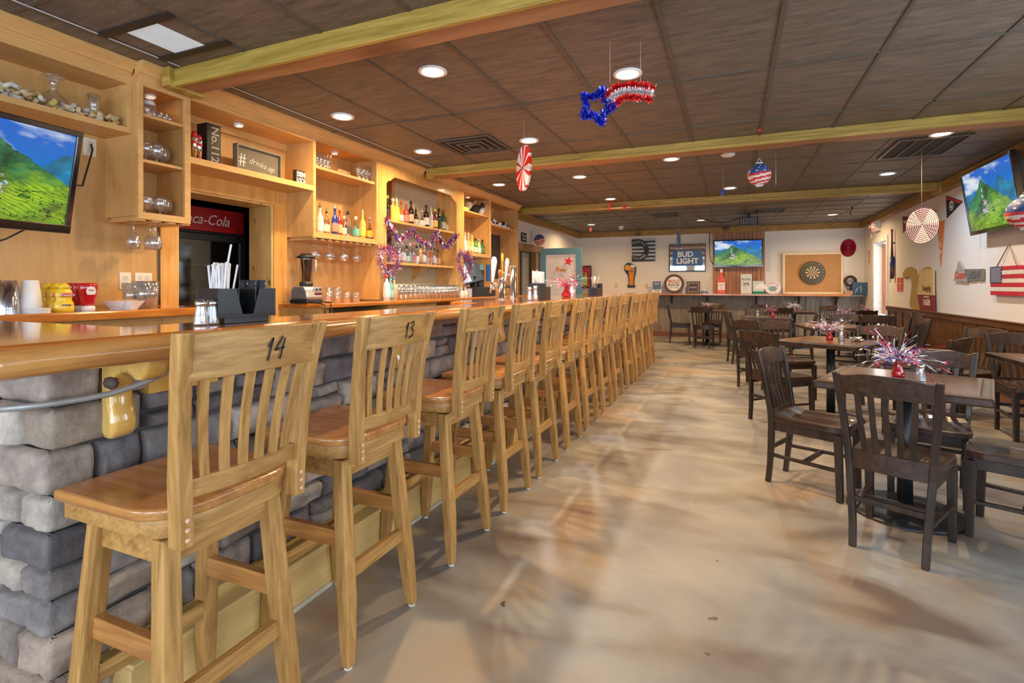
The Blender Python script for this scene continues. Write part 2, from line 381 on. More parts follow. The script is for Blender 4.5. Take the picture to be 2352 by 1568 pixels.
# dark room behind the doorway and the passage behind the second one
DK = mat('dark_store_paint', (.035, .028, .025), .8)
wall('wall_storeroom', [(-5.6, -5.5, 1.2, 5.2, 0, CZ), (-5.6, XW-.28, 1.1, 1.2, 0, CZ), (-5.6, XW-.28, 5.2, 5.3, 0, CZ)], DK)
wall('wall_passage', [(-5.6, -5.5, 8.4, 12.4, 0, CZ), (-5.6, XL-.12, 12.3, 12.4, 0, CZ), (-5.6, XL-.12, 8.4, 8.5, 0, CZ)], mat('passage_paint', (.55, .56, .56), .7))
# window frames and panes
def window(name, axis, a0, a1, z0, z1, pos):
    f = MB(); g = MB(); t = .05
    def bx(b, p0, p1, q0, q1, d0, d1):
        if axis == 'x': b.box(p0, p1, d0, d1, q0, q1)
        else: b.box(d0, d1, p0, p1, q0, q1)
    for p0, p1, q0, q1 in ((a0, a0+t, z0, z1), (a1-t, a1, z0, z1), (a0, a1, z0, z0+t), (a0, a1, z1-t, z1), ((a0+a1)/2-.02, (a0+a1)/2+.02, z0, z1)):
        bx(f, p0, p1, q0, q1, pos-.03, pos+.03)
    o = f.build(name, BLACKM, kind='structure')
    bx(g, a0+t, a1-t, z0+t, z1-t, pos-.004, pos+.004); g.build('pane', glass('window_glass', (.97, .98, .98), .03), o)
for i, (a, b_) in enumerate(((-4.1, -2.3), (-1.9, -.1), (.4, 2.2))): window('window_%d' % (i+1), 'x', a, b_, .6, 2.4, YF-.06)
for i, (a, b_) in enumerate(WR): window('window_%d' % (i+4), 'y', a, b_, .95, 2.25, XR+.06)

# ceiling trim and beams
def beam(name, y0, y1, zb, x0, x1):
    b = MB(); b.box(x0, x1, y0, y1, zb, CZ-.001, 0)
    b.f[-6:]; b.m[-6] = 1            # underside plank
    b.box(x0, x1, y0-.012, y0+.02, zb-.012, zb+.02, 0)
    return b.build(name, [BEAMF, BEAMU], kind='structure', bevel=.006)
beam('trim_3', 2.295, 2.47, CZ-.112, -3.43, XR)
beam('trim_4', 5.48, 5.74, CZ-.085, -3.43, XR)
beam('trim_5', 8.95, 9.16, CZ-.105, XL, XR)
b = MB(); b.box(XL, XR, YB-.09, YB, 2.605, CZ-.001); b.box(XR-.09, XR, YF, YB-.09, 2.605, CZ-.001); b.box(XL, XL+.09, 8.62, YB-.09, 2.605, CZ-.001)
b.build('trim_6', wood('wall_beam_pine', (.46, .27, .07), (.27, .14, .03), axis=1, scale=3, rough=.5, knots=1.5, stretch=12), kind='structure', bevel=.006)
b = MB()
for y in (2.38, 5.6): b.box(-3.47, -3.40, y-.13, y+.13, CZ-.13, CZ-.002)
for y in (9.05,): b.box(XR-.12, XR-.03, y-.16, y+.16, CZ-.16, CZ-.002)
b.build('trim_7', BEAMF, kind='structure', bevel=.008)
# wainscot on the right wall
b = MB(); b.box(XR-.012, XR, YF, DY0-.08, 0, .86); y = YF+.1
while y < DY0-.1:
    if not any(a-.02 < y < c+.02 for a, c in ()): b.box(XR-.026, XR-.012, y, y+.05, .1, .84)
    y += .42
b.build('trim_8', WAINS, kind='structure', bevel=.003)
b = MB(); b.box(XR-.045, XR, YF, DY0-.08, .835, .905).box(XR-.06, XR, YF, DY0-.08, .905, .92)
b.build('trim_9', RAILW, kind='structure', bevel=.004)
MB().box(XR-.03, XR-.012, YF, DY0-.08, 0, .1).build('baseboard_right', RAILW, kind='structure', bevel=.003)
# grey panelling under the drink rail on the back wall
b = MB(); b.box(XL, XR, YB-.015, YB, 0, 1.05)
for x in (-2.7, -1.9, -1.1, .0, .55, 1.6, 2.2): b.box(x, x+.05, YB-.028, YB-.015, 0, 1.05)
b.build('trim_10', GREYP, kind='structure', bevel=.003)
MB().box(XL, XR, YB-.035, YB-.015, 0, .13).build('baseboard_back', mat('red_brown_base', (.20, .075, .045), .4), kind='structure', bevel=.003)
# seam batten on the right wall
MB().box(XR-.006, XR, 7.93, 7.99, .92, 2.0).build('trim_11', WHITE, kind='structure')
# beadboard panel behind the far television
px0, px1 = Xat(1637, YB-.03), Xat(1754, YB-.03)
b = MB(); x = px0
while x < px1-.02:
    b.box(x+.003, x+.085, YB-.03, YB-.012, 1.05, 2.63); x += .09
b.box(px0, px1, YB-.015, YB, 1.05, 2.63); b.build('trim_12', BEAD, kind='structure', bevel=.004)
# open door on the right
b = MB(); b.box(XR-.02, XR+.14, DY1-.03, DY1+.07, 0, DZ+.05).box(XR-.02, XR+.14, DY0-.07, DY0+.02, 0, DZ+.05).box(XR-.02, XR+.14, DY0-.07, DY1+.07, DZ-.02, DZ+.07)
b.build('trim_13', mat('white_gloss_paint', (.9, .9, .9), .3), kind='structure', bevel=.004)
d = MB().box(XR+.13, XR+1.0, DY1-.10, DY1-.055, .01, DZ-.03)
d = d.build('door_1', wood('red_door_wood', (.52, .20, .08), (.34, .11, .04), axis=2, scale=4, rough=.35, stretch=10), kind='structure', bevel=.003)
MB().box(XR+.2, XR+.9, DY1-.115, DY1-.10, 1.35, 1.42).build('door_closer', BLACKM, d)
MB().box(XR+.12, XR+4, 8, 18, -.12, -.02).build('trim_14', mat('outside_paving', (.6, .6, .58), .8), kind='structure')
# left doorway trim and the pocket of the passage
b = MB(); b.box(XL-.13, XL+.035, LY0-.14, LY0, 0, 2.02).box(XL-.13, XL+.035, LY1, LY1+.14, 0, 2.02).box(XL-.13, XL+.05, LY0-.2, LY1+.2, 2.02, 2.16)
b.build('trim_15', wood('rustic_frame', (.40, .20, .06), (.20, .08, .03), axis=2, scale=3, rough=.5, knots=3, stretch=8), kind='structure', bevel=.006)
# knotty pine lining of the store doorway
b = MB(); b.box(XW-.28, XW+.001, PY1-.02, PY1, 0, PZ).box(XW-.28, XW+.001, PY0, PY0+.02, 0, PZ).box(XW-.28, XW+.001, PY0, PY1, PZ-.02, PZ)
b.build('trim_16', KNOT, kind='structure', bevel=.002)
b = MB(); b.box(XW, XW+.02, PY1-.004, 3.66, 0, 2.17).box(XW, XW+.02, 2.49, PY0+.004, 0, 2.17).box(XW, XW+.02, 2.49, 3.66, PZ-.003, 2.17)
b.build('trim_17', wood('amber_trim', (.80, .44, .13), (.62, .29, .06), axis=2, scale=3, rough=.3, coat=.3, stretch=9), kind='structure', bevel=.003)

# ------------------------------------------------------------------ recessed ceiling lights
warm = (1.0, .68, .35)
def canlight(x, y, label, cool=False, power=22):
    t = T('recessed_light', label, 'ceiling light', (x, y, CZ-.0), group=None)
    b = MB(); b.openlathe([(.095, -.001), (.097, -.010), (.090, -.014), (.072, -.010), (.068, .012)], n=32); b.build('trim_ring', WPL, t)
    em = mat('cool_lamp', (1, 1, 1), .5, em=(.75, .87, 1), ems=16) if cool else mat('warm_lamp', (1, 1, 1), .5, em=(1, .86, .62), ems=14)
    MB().lathe([(0, -.006), (.069, -.006), (.069, -.004), (0, -.004)], n=24).build('diffuser', em, t)
    l = bpy.data.lights.new('downlight', 'AREA'); l.shape = 'DISK'; l.size = .10; l.energy = power; l.color = (.75, .87, 1) if cool else warm
    o = bpy.data.objects.new('downlight', l); COL.objects.link(o); o.parent = t; o.location = (0, 0, -.02); l.spread = R(160)
LP = [(-1.85, 3.0, 'warm recessed light between the first and second beam, left of the star garland', 0), (-.65, 3.55, 'warm recessed light directly above the red and white tinsel tail', 0),
 (-3.05, 3.5, 'warm recessed light over the wall cabinets above the chalkboard sign', 0), (-3.05, 4.75, 'warm recessed light beside the square air vent above the pint shelf', 0),
 (-1.85, 4.8, 'cool white recessed light just above the hanging paper fan', 1), (-3.05, 6.72, 'warm recessed light over the mirror shelves, past the second beam', 0),
 (-1.85, 6.66, 'cool white recessed light in the middle of the ceiling past the second beam', 1), (-.63, 6.13, 'warm recessed light beside the white smoke detector dome', 0),
 (1.83, 6.11, 'warm recessed light behind the return air grille near the right wall', 0), (1.85, 8.02, 'bright cool recessed light between return grille and third beam', 1),
 (-.02, 8.29, 'warm recessed light behind the small blue star', 0), (-1.85, 8.56, 'warm recessed light above the small hanging red and white ornament', 0),
 (-3.04, 11.96, 'warm recessed light in the far ceiling near the white left wall', 0), (-.62, 12.1, 'warm recessed light in the far ceiling in front of the projector', 0),
 (1.88, 12.18, 'warm recessed light in the far ceiling near the dart board', 0)]
for x, y, lb, cool in LP: canlight(x, y, lb, cool, 24 if cool else 26 if x < -3 and y < 8 else 38)

# troffer
t = T('ceiling_troffer', 'long flat fluorescent troffer light in the ceiling above the glass cabinet', 'ceiling light', (0, 0, 0))
b = MB(); b.box(tx0, tx1, ty0, ty0+.012, CZ, CZ+.06).box(tx0, tx1, ty1-.012, ty1, CZ, CZ+.06).box(tx0, tx0+.012, ty0, ty1, CZ, CZ+.06).box(tx1-.012, tx1, ty0, ty1, CZ, CZ+.06).box(tx0, tx1, ty0, ty1, CZ+.05, CZ+.06)
b.build('recess_frame', mat('dark_bronze', (.03, .022, .02), .5), t)
MB().box(tx0+.012, -3.17, ty0+.03, ty1-.03, CZ-.002, CZ+.01).build('side_panel', CEILM, t); MB().box(-2.91, tx1-.012, ty0+.03, ty1-.03, CZ-.002, CZ+.01).build('side_panel', CEILM, t)
b = MB(); b.box(tx0-.01, tx1+.01, ty0-.02, ty0+.03, CZ-.012, CZ+.005).box(tx0-.01, tx1+.01, ty1-.03, ty1+.02, CZ-.012, CZ+.005); b.build('end_bars', mat('dark_bronze', (.03, .022, .02), .5), t)
MB().box(-3.17, -2.91, ty0+.03, ty1-.012, CZ-.004, CZ+.006).build('lens', mat('troffer_lens', (.55, .62, .66), .4, em=(.62, .74, .82), ems=.42), t)
# smoke detector, camera, vents, projector
t = T('smoke_detector', 'round white smoke detector dome behind the second ceiling beam', 'smoke detector', (-.035, 6.15, CZ))
MB().lathe([(0, -.035), (.05, -.032), (.072, -.018), (.078, -.001)], n=24).build('dome', WPL, t)
t = T('security_camera', 'small white dome camera on the far ceiling', 'security camera', (-2.46, 12.59, CZ))
MB().lathe([(0, -.10), (.035, -.09), (.05, -.06), (.052, -.03), (.065, -.025), (.065, -.001)], n=20).build('housing', WPL, t)
MB().lathe([(0, -.112), (.022, -.104), (.034, -.088)], n=16).build('lens', BLACKP, t)
def diffuser_vent(x, y, s, label, rz=0):
    t = T('air_vent', label, 'air vent', (x, y, CZ-GH), rz=rz)
    b = MB(); vm = mat('vent_paint', (.12, .10, .085), .45)
    for i, h in enumerate((s, s*.74, s*.5, s*.28)):
        z0 = -.004-.004*i; w_ = s*.05
        for q in ((-h, h, -h, -h+w_), (-h, h, h-w_, h), (-h, -h+w_, -h, h), (h-w_, h, -h, h)): b.box(*q, z0-.006, z0+.004)
    b.build('louvres', vm, t)
    MB().box(-s, s, -s, s, 0, .004).build('backing', mat('vent_dark', (.02, .018, .016), .7), t)
diffuser_vent(-2.42, 4.74, .29, 'square brown louvred air vent near the cabinets before the second beam')
diffuser_vent(-1.22, 10.94, .26, 'square air vent in far ceiling left of the projector')
diffuser_vent(.68, 11.08, .26, 'square air vent in far ceiling just right of the projector')
t = T('return_grille', 'long dark return air grille with four openings near the right television', 'air grille', (1.82, 6.62, CZ-GH))
b = MB()
for q in ((-.30, .30, -.42, -.39), (-.30, .30, .39, .42), (-.30, -.275, -.42, .42), (.275, .30, -.42, .42)): b.box(*q, -.012, 0)
for x in (-.14, 0, .14): b.box(x-.006, x+.006, -.42, .42, -.012, 0)
b.build('frame', mat('vent_paint', (.12, .10, .085), .45), t)
MB().box(-.28, .28, -.4, .4, -.002, 0).build('filter', mat('grille_dark', (.03, .034, .034), .8), t)
t = T('projector', 'dark ceiling mounted projector with trailing black cord in front of beadboard', 'projector', (.32, 11.4, CZ))
MB().box(-.17, .17, -.13, .13, -.24, -.08).box(-.03, .03, -.03, .03, -.08, 0).build('body', mat('projector_case', (.05, .05, .052), .5), t, bevel=.012)
b = MB()
for k in range(7): b.box(-.15+.043*k, -.13+.043*k, -.137, -.128, -.22, -.10)
b.build('vent_fins', mat('projector_fin', (.22, .22, .22), .4), t)
cab_pts = [(-.10, .02, -.06)]+[(-.10-.13*i, -.05-.12*i, -.05-.16*math.sin(math.pi*i/7)) for i in range(1, 7)]+[(-1.0, -1.4, -.03), (-1.0, -2.2, -.02)]
MB().tube(cab_pts, .008, 6).build('cord', BLACKP, t)
# ------------------------------------------------------------------ the bar
BX0 = -1.44; BXI = -1.77; BT = 1.17; BB = 1.118; SW = -1.72; YE = 9.3; YS = .826
bar = T('bar_counter', 'long bar counter with lacquered pine top and grey stacked stone front', 'bar counter', (0, 0, 0))
top = [(BX0, .52), (BX0, YE), (-2.25, YE), (-2.25, 4.05), (-2.13, 3.72), (BXI, 3.5), (BXI, 1.05), (-3.0, 1.05), (-3.0, .52)]
MB().prism(top, BB, BT, 'z').build('bar_top', BARW, bar, bevel=.018)
# live-edge rail under the front of the top
mb = MB(); n = 90; vs = []; rnd = random.Random(4)
for i in range(n+1):
    y = .50+(YE-.50)*i/n; near = max(0, 1-(y-.5)/1.6)
    wob = .010*vn(y*3.1, 1.3, 5)+.010*near*vn(y*2.3, .2, 7)
    zb = BB-.004-.012*vn(y*1.3, 4.1, 9)-.028*near*(.5+.5*vn(y*1.7, 8.3, 3))
    for px_, pz in ((BX0-.05, zb), (BX0-.012+wob, zb), (BX0+.008+wob, zb+.014), (BX0+.010+wob, BB+.018), (BX0+.004, BT-.010), (BX0-.02, BT-.006), (BX0-.05, BT-.008)): vs.append((px_, y, pz))
fs = [(i*7+j, i*7+(j+1) % 7, (i+1)*7+(j+1) % 7, (i+1)*7+j) for i in range(n) for j in range(7)]
fs += [tuple(range(7)), tuple(n*7+j for j in range(7))]
mb.add(vs, fs, sm=True); mb.build('live_edge', BARE, bar)
# stone veneer: individually shaped stones on a mortar backing, quoins wrapping the corner
TINT = [(.37, .315, .275), (.29, .245, .215), (.20, .185, .185), (.42, .365, .32), (.16, .15, .16), (.50, .445, .39), (.34, .27, .22), (.24, .215, .21), (.40, .33, .265)]
def tint(rnd): c = rnd.choice(TINT); k = rnd.uniform(.75, 1.2); return tuple(q*k for q in c)
def ease(t_, L_, e=.012):          # crowd grid lines to the arrises
    return t_
def stone(mb, rnd, o, du, dn, u0, u1, a, b_, flip, fine):
    g = .0035; u0 += g; u1 -= g; a += g; b_ -= g; W = u1-u0; H = b_-a
    if W < .02 or H < .015: return
    def grid(L_, n_):
        e = min(.012, L_*.2); return [0, e*.3, e]+[e+(L_-2*e)*(i+1)/(n_+1) for i in range(n_)]+[L_-e, L_-e*.3, L_]
    gu = grid(W, 12 if fine else 2); gz = grid(H, 7 if fine else 1); pr = rnd.uniform(.022, .046); sd = rnd.random()*50; tilt = rnd.uniform(-.012, .012); tz = rnd.uniform(-.010, .010)
    vs = []
    for i, z in enumerate(gz):
        for j, u in enumerate(gu):
            e = min(1, min(u, W-u)/min(.012, W*.2)); f = min(1, min(z, H-z)/min(.012, H*.2))
            h = pr*(1-(1-e)**2.2)*(1-(1-f)**2.2)
            k = e*f
            h += k*(.020*(fbm(u*16+sd, z*16+sd, 3)-.45)+.012*(fbm(u*60+sd, z*60, 3)-.4)+tilt*(u/W-.5)*2+tz*(z/H-.5)*2)
            wu = .007*(vn(z*22+sd, sd)-.5); wz = .009*(vn(u*14+sd, sd+9)-.5)
            p = o+du*(u0+u+wu)+dn*(max(h, 0)+.004); vs.append((p.x, p.y, a+z+wz))
    nu = len(gu)-1; nz = len(gz)-1
    fs = [(i*(nu+1)+j, i*(nu+1)+j+1, (i+1)*(nu+1)+j+1, (i+1)*(nu+1)+j) for i in range(nz) for j in range(nu)]
    if flip: fs = [f_[::-1] for f_ in fs]
    mb.add(vs, fs, 0, True, None, tint(rnd))
def quoin(mb, rnd, z0, z1, lx, ly):      # a corner block seen from both faces
    g = .0035; px_, py_ = rnd.uniform(.030, .042), rnd.uniform(.030, .042); x0, x1, y0, y1 = SW-lx+g, SW+px_, YS-py_, YS+ly-g; z0 += g; z1 -= g; c = tint(rnd); sd = rnd.random()*40; n = 11; r = .016
    P = []
    for i in range(n+1): P.append((x0+(x1-r-x0)*i/n, y0, 0, -1))
    for i in range(1, 5): a = R(90*i/4); P.append((x1-r+r*math.sin(a), y0+r-r*math.cos(a), math.sin(a), -math.cos(a)))
    for i in range(1, n+1): P.append((x1, y0+r+(y1-y0-r)*i/n, 1, 0))
    H = z1-z0; e = min(.012, H*.2); gz = [0, e*.3, e]+[e+(H-2*e)*(i+1)/6 for i in range(5)]+[H-e, H-e*.3, H]; vs = []
    for z in gz:
        for k, (x, y, nx, ny) in enumerate(P):
            f = min(1, min(z, H-z)/e); q = min(1, min(k, len(P)-1-k)/1.3); h = -.026*(1-f)**2.2-.030*(1-q)**2.2+.020*(fbm((x-y)*16+sd, z*16+sd, 3)-.45)*f*q+.012*(fbm((x-y)*60, z*60+sd, 3)-.4)
            vs.append((x+nx*h, y+ny*h, z0+z+.008*(vn((x-y)*14+sd, sd)-.5)))
    m_ = len(P); mb.add(vs, [(i*m_+j, i*m_+j+1, (i+1)*m_+j+1, (i+1)*m_+j) for i in range(len(gz)-1) for j in range(m_-1)], 0, True, None, c)
def face(mb, rnd, o, du, dn, starts, length, rows, flip):
    o = Vector(o); du = Vector(du); dn = Vector(dn)
    for (z, h), u in zip(rows, starts):
        while u < length-.01:
            l_ = rnd.uniform(.12, .34); l_ = l_ if length-u-l_ > .1 else length-u; fine = u < 1.6
            if rnd.random() < .30 and h > .10:
                k = rnd.uniform(.4, .6); stone(mb, rnd, o, du, dn, u, u+l_, z, z+h*k, flip, fine)
                if l_ > .2: q = l_*rnd.uniform(.4, .6); stone(mb, rnd, o, du, dn, u, u+q, z+h*k, z+h, flip, fine); stone(mb, rnd, o, du, dn, u+q, u+l_, z+h*k, z+h, flip, fine)
                else: stone(mb, rnd, o, du, dn, u, u+l_, z+h*k, z+h, flip, fine)
            else: stone(mb, rnd, o, du, dn, u, u+l_, z, z+h, flip, fine)
            u += l_
sb = MB(); rnd = random.Random(12); rows = []; z = 0
while z < BB-.01:
    h = rnd.uniform(.085, .135); h = h if BB-z-h > .06 else BB-z
    rows.append((z, h)); z += h
s1 = []; s2 = []
for k, (z, h) in enumerate(rows):
    a, c = (rnd.uniform(.20, .30), rnd.uniform(.08, .13)) if k % 2 else (rnd.uniform(.08, .13), rnd.uniform(.18, .28))
    quoin(sb, rnd, z, z+h, a, c); s1.append(c); s2.append(a)
face(sb, rnd, (SW, YS, 0), (0, 1, 0), (1, 0, 0), s1, YE-.2-YS, rows, True)
face(sb, rnd, (SW, YS, 0), (-1, 0, 0), (0, -1, 0), s2, 1.5, rows, False)
sb.build('stone_veneer', attrmat('cut_stone', .8, bump=.6), bar, fixn=False)
b = MB(); b.box(SW-.12, SW, YS, YE-.2, 0, BB).box(-3.2, SW-.12, YS, YS+.12, 0, BB).box(-2.2, SW, YE-.25, YE-.2, 0, BB)
b.build('mortar_core', mat('mortar', (.10, .095, .09), .9), bar)
# foot step in front of the stone
b = MB(); b.box(-1.688, -1.60, .95, YE-.2, .02, .182).box(-1.688, -1.592, .95, YE-.2, .184, .20)
b.build('foot_step', STEPW, bar, bevel=.004)
MB().box(-1.70, -1.597, .95, YE-.2, 0, .018).build('step_kerb', mat('pale_kerb', (.62, .56, .42), .5), bar, bevel=.002)
MB().box(-1.70, -1.672, .95, YE-.2, .20, .235).build('step_ledge', STEPW, bar, bevel=.003)
# log corbels
cor = [(0, 0), (0, -.235), (.004, -.252), (.016, -.262), (.036, -.264), (.054, -.256), (.064, -.238), (.066, -.212), (.058, -.185), (.048, -.160), (.046, -.135), (.046, -.115), (.052, -.096), (.070, -.078), (.095, -.068),
       (.118, -.066), (.135, -.074), (.155, -.086), (.180, -.084), (.205, -.066), (.216, -.035), (.218, 0)]
def corbel(y, th=.07):
    b = MB(); b.prism(cor, y-th/2, y+th/2, 'y', 0, Matrix.Translation((SW+.025, 0, BB)), sm=True)
    o = b.build('log_corbel', CORB, bar, bevel=.014)
    if y < 1:
        MB().lathe([(0, -.02), (.022, -.012), (.030, .0), (.022, .014), (0, .02)], c=(0, 0, 0), n=14, sx=1, sy=.5).build('dark_knot', mat('bark_knot', (.09, .06, .05), .7), o, loc=(SW+.025+.050, y-th/2+.003, BB-.098))
for y in (.955, 2.35, 3.7, 5.0, 6.3, 7.6): corbel(y)
MB().box(SW+.0, SW+.050, 1.045, 1.28, BB-.155, BB-.085).build('back_plank', CORB, bar, bevel=.004)
tag(MB().tube([Vector((-2.7, .70, .96)), hit(0, 940, Y=.715), hit(60, 934, Y=.725), hit(130, 925, X=-1.63), hit(190, 916, X=-1.615), hit(250, 905, X=-1.60), hit(310, 886, X=-1.585), hit(350, 870, X=-1.575), hit(385, 853, X=-1.56), hit(425, 838, X=-1.54), hit(470, 815, X=-1.54)], .0085, 10)
    .build('cable', mat('grey_cable', (.36, .37, .36), .4, .3)), 'grey braided cable draped across the stone corner under the bar top', 'cable')

# ------------------------------------------------------------------ bar stools
def curve_rail(x, y0, y1, z0, z1, th, bow, n=10, arch=0):
    mb = MB(); vs = []
    for i in range(n+1):
        t = i/n; y = y0+(y1-y0)*t; bx_ = x+bow*math.sin(math.pi*t); az = arch*math.sin(math.pi*t)
        for dx, z in ((-th/2, z0+az*.4), (th/2, z0+az*.4), (th/2, z1+az), (-th/2, z1+az)): vs.append((bx_+dx, y, z))
    fs = [(i*4+j, i*4+(j+1) % 4, (i+1)*4+(j+1) % 4, (i+1)*4+j) for i in range(n) for j in range(4)]+[(3, 2, 1, 0), (n*4, n*4+1, n*4+2, n*4+3)]
    return mb.add(vs, fs)
def make_stool():
    t = T('bar_stool', 'x', 'bar stool', (0, 0, 0), group='oak swivel stools along the bar')
    for sy in (-1, 1):
        for sx in (-1, 1):
            vs = []
            for z, x, y, w_ in ((.008, .190, .190, .0165), (.10, .182, .183, .0215), (.22, .172, .175, .0245), (.40, .154, .165, .0245), (.692, .128, .15, .023)):
                for i_, j_ in ((-1, -1), (1, -1), (1, 1), (-1, 1)): vs.append((sx*x+i_*w_, sy*y+j_*w_, z))
            lg = MB().add(vs, [(i*4+j, i*4+(j+1) % 4, (i+1)*4+(j+1) % 4, (i+1)*4+j) for i in range(4) for j in range(4)]+[(3, 2, 1, 0), (16, 17, 18, 19)]).build('leg', OAK, t, bevel=.005)
            MB().lathe([(0, 0), (.014, 0), (.014, .009), (0, .009)], c=(sx*.190, sy*.190, 0), n=12).build('foot_glide', WPL, lg)
    for sy in (-1, 1):
        MB().box(-.155, .155, sy*.158-.012, sy*.158+.012, .39, .445).build('stretcher', OAKS, t, bevel=.003)
    MB().box(.147, .171, -.155, .155, .275, .322).build('stretcher', OAKX, t, bevel=.003)
    fr = MB().box(-.171, -.147, -.155, .155, .25, .30).build('stretcher', OAKX, t, bevel=.003)
    MB().box(-.174, -.144, -.14, .14, .299, .304).build('brass_wear_strip', mat('brass', (.55, .38, .12), .3, 1), fr)
    b = MB()
    for sy in (-1, 1): b.box(-.13, .13, sy*.148-.011, sy*.148+.011, .625, .690)
    for sx in (-1, 1): b.box(sx*.128-.011, sx*.128+.011, -.14, .14, .625, .690)
    b.build('base_apron', OAKX, t, bevel=.003)
    MB().box(-.10, .10, -.10, .10, .690, .699).box(-.1, .14, -.145, .145, .697, .703).build('swivel_plate', BLACKM, t)
    # seat outline
    def outline(w_, f, bk, r, n=8):
        p = [(f, -w_), (f, w_)]
        for i in range(n+1): a = R(90-90*i/n); p.append((bk-r+r*math.cos(a), w_-r+r*math.sin(a)))
        for i in range(n+1): a = R(-90*i/n); p.append((bk-r+r*math.cos(a), -w_+r+r*math.sin(a)))
        return p
    MB().prism(outline(.20, -.195, .205, .12), .703, .748, 'z', sm=True).build('seat_apron', OAKX, t, bevel=.002)
    b = MB(); b.prism(outline(.215, -.215, .21, .13), .748, .777, 'z', sm=True)
    b.build('seat', OAKS, t, bevel=.007)
    for sy in (-1, 1):
        b = MB()
        zs = [(.692, .213, .170), (.76, .214, .172), (.85, .218, .177), (.95, .227, .184), (1.05, .241, .192), (1.12, .254, .199), (1.196, .272, .207)]
        vs = []
        for z, x, yy in zs:
            y = sy*yy
            w_ = .024 if z < .9 else .0185
            vs += [(x-w_, y-.0175, z), (x+w_*.85, y-.0175, z), (x+w_*.85, y+.0175, z), (x-w_, y+.0175, z)]
        k = len(zs); fs = [(i*4+j, i*4+(j+1) % 4, (i+1)*4+(j+1) % 4, (i+1)*4+j) for i in range(k-1) for j in range(4)]+[(3, 2, 1, 0), (k*4-4, k*4-3, k*4-2, k*4-1)]
        p = b.add(vs, fs).build('back_post', OAK, t, bevel=.004)
        g = MB()
        for z in (.712, .735, .758): g.lathe([(0, 0), (.0075, 0), (.006, .004), (0, .006)], n=10, M=Matrix.Translation((.2345, sy*.171, z)) @ Matrix.Rotation(R(90), 4, 'Y'))
        g.build('wood_plug', mat('plug_wood', (.72, .45, .28), .3), p)
    cr = curve_rail(.256, -.190, .190, 1.082, 1.190, .018, .022, arch=.004).build('crest_rail', OAKX, t, bevel=.003)
    curve_rail(.213, -.160, .160, .800, .845, .018, .020).build('lower_rail', OAKX, t, bevel=.003)
    for k in range(6):
        s_ = -1+.4*k; y = s_*.121; yt = s_*.148; bw = .02*(1-(s_*.8)**2)
        vs = []; b = MB()
        for i_ in range(7):
            q = i_/6; xx = .214+.012*q+.026*q*q+bw; yy = y+(yt-y)*q; zz = .842+.246*q
            vs += [(xx-.005, yy-.013, zz), (xx+.005, yy-.013, zz), (xx+.005, yy+.013, zz), (xx-.005, yy+.013, zz)]
        b.add(vs, [(i_*4+j, i_*4+(j+1) % 4, (i_+1)*4+(j+1) % 4, (i_+1)*4+j) for i_ in range(6) for j in range(4)]+[(3, 2, 1, 0), (24, 25, 26, 27)])
        b.build('slat', OAK, t, bevel=.002)
    return t
SY = [(14, .98), (13, 1.595), (12, 2.30), (11, 2.91), (10, 3.49), (9, 4.15), (8, 4.76), (7, 5.41), (6, 6.03), (5, 6.77), (4, 7.42), (3, 8.12), (2, 8.80)]
DIG = {'1': [[(0, .6), (.18, .95), (.05, 0)]], '4': [[(.28, 1), (.0, .42), (.42, .5)], [(.42, .9), (.28, 0)]], '3': [[(.05, .9), (.35, 1), (.38, .8), (.15, .58), (.36, .45), (.33, .12), (.0, .0)]],
       '2': [[(.05, .75), (.2, 1), (.38, .9), (.33, .6), (.0, .02), (.38, .06)]], '0': [[(.2, 1), (.0, .55), (.08, .05), (.28, 0), (.4, .5), (.34, .95), (.2, 1)]],
       '9': [[(.36, .75), (.2, 1), (.03, .8), (.1, .55), (.33, .62), (.38, .9), (.3, 0)]], '8': [[(.3, .95), (.08, .8), (.34, .3), (.18, 0), (.02, .25), (.36, .72), (.3, .95)]],
       '7': [[(.0, .95), (.4, 1), (.12, 0)]], '6': [[(.34, 1), (.05, .5), (.08, .06), (.3, .05), (.33, .35), (.06, .4)]], '5': [[(.4, 1), (.1, 1), (.06, .58), (.34, .5), (.3, .08), (.0, .02)]]}
proto = make_stool(); first = True
for k, (num, y) in enumerate(SY):
    lb = 'oak bar stool painted %s, %s' % (['fourteen', 'thirteen', 'twelve', 'eleven', 'ten', 'nine', 'eight', 'seven', 'six', 'five', 'four', 'three', 'two'][k], 'nearest the camera' if k == 0 else 'last in the row at the bar end' if num == 2 else '%s in the row from the camera' % ['', 'second', 'third', 'fourth', 'fifth', 'sixth', 'seventh', 'eighth', 'ninth', 'tenth', 'eleventh', 'twelfth'][k])
    s = dup(proto, (-1.39, y, 0), 0, lb)
    crest = [c for c in s.children if c.name.startswith('crest_rail')][0]
    x0 = 0; lines = []
    for ch in str(num):
        lines += [[(x0+px_*.062+pz*.010, pz*.058) for px_, pz in ln] for ln in DIG[ch]]; x0 += .024 if ch == '1' else .034
    strokes(lines, .0045, BLK, crest, (.290, .020-x0/2+.01, 1.108), (R(90), 0, R(90)), .0015, 'painted_number')
def wipe(o):
    for c in list(o.children): wipe(c)
    bpy.data.objects.remove(o)
wipe(proto)

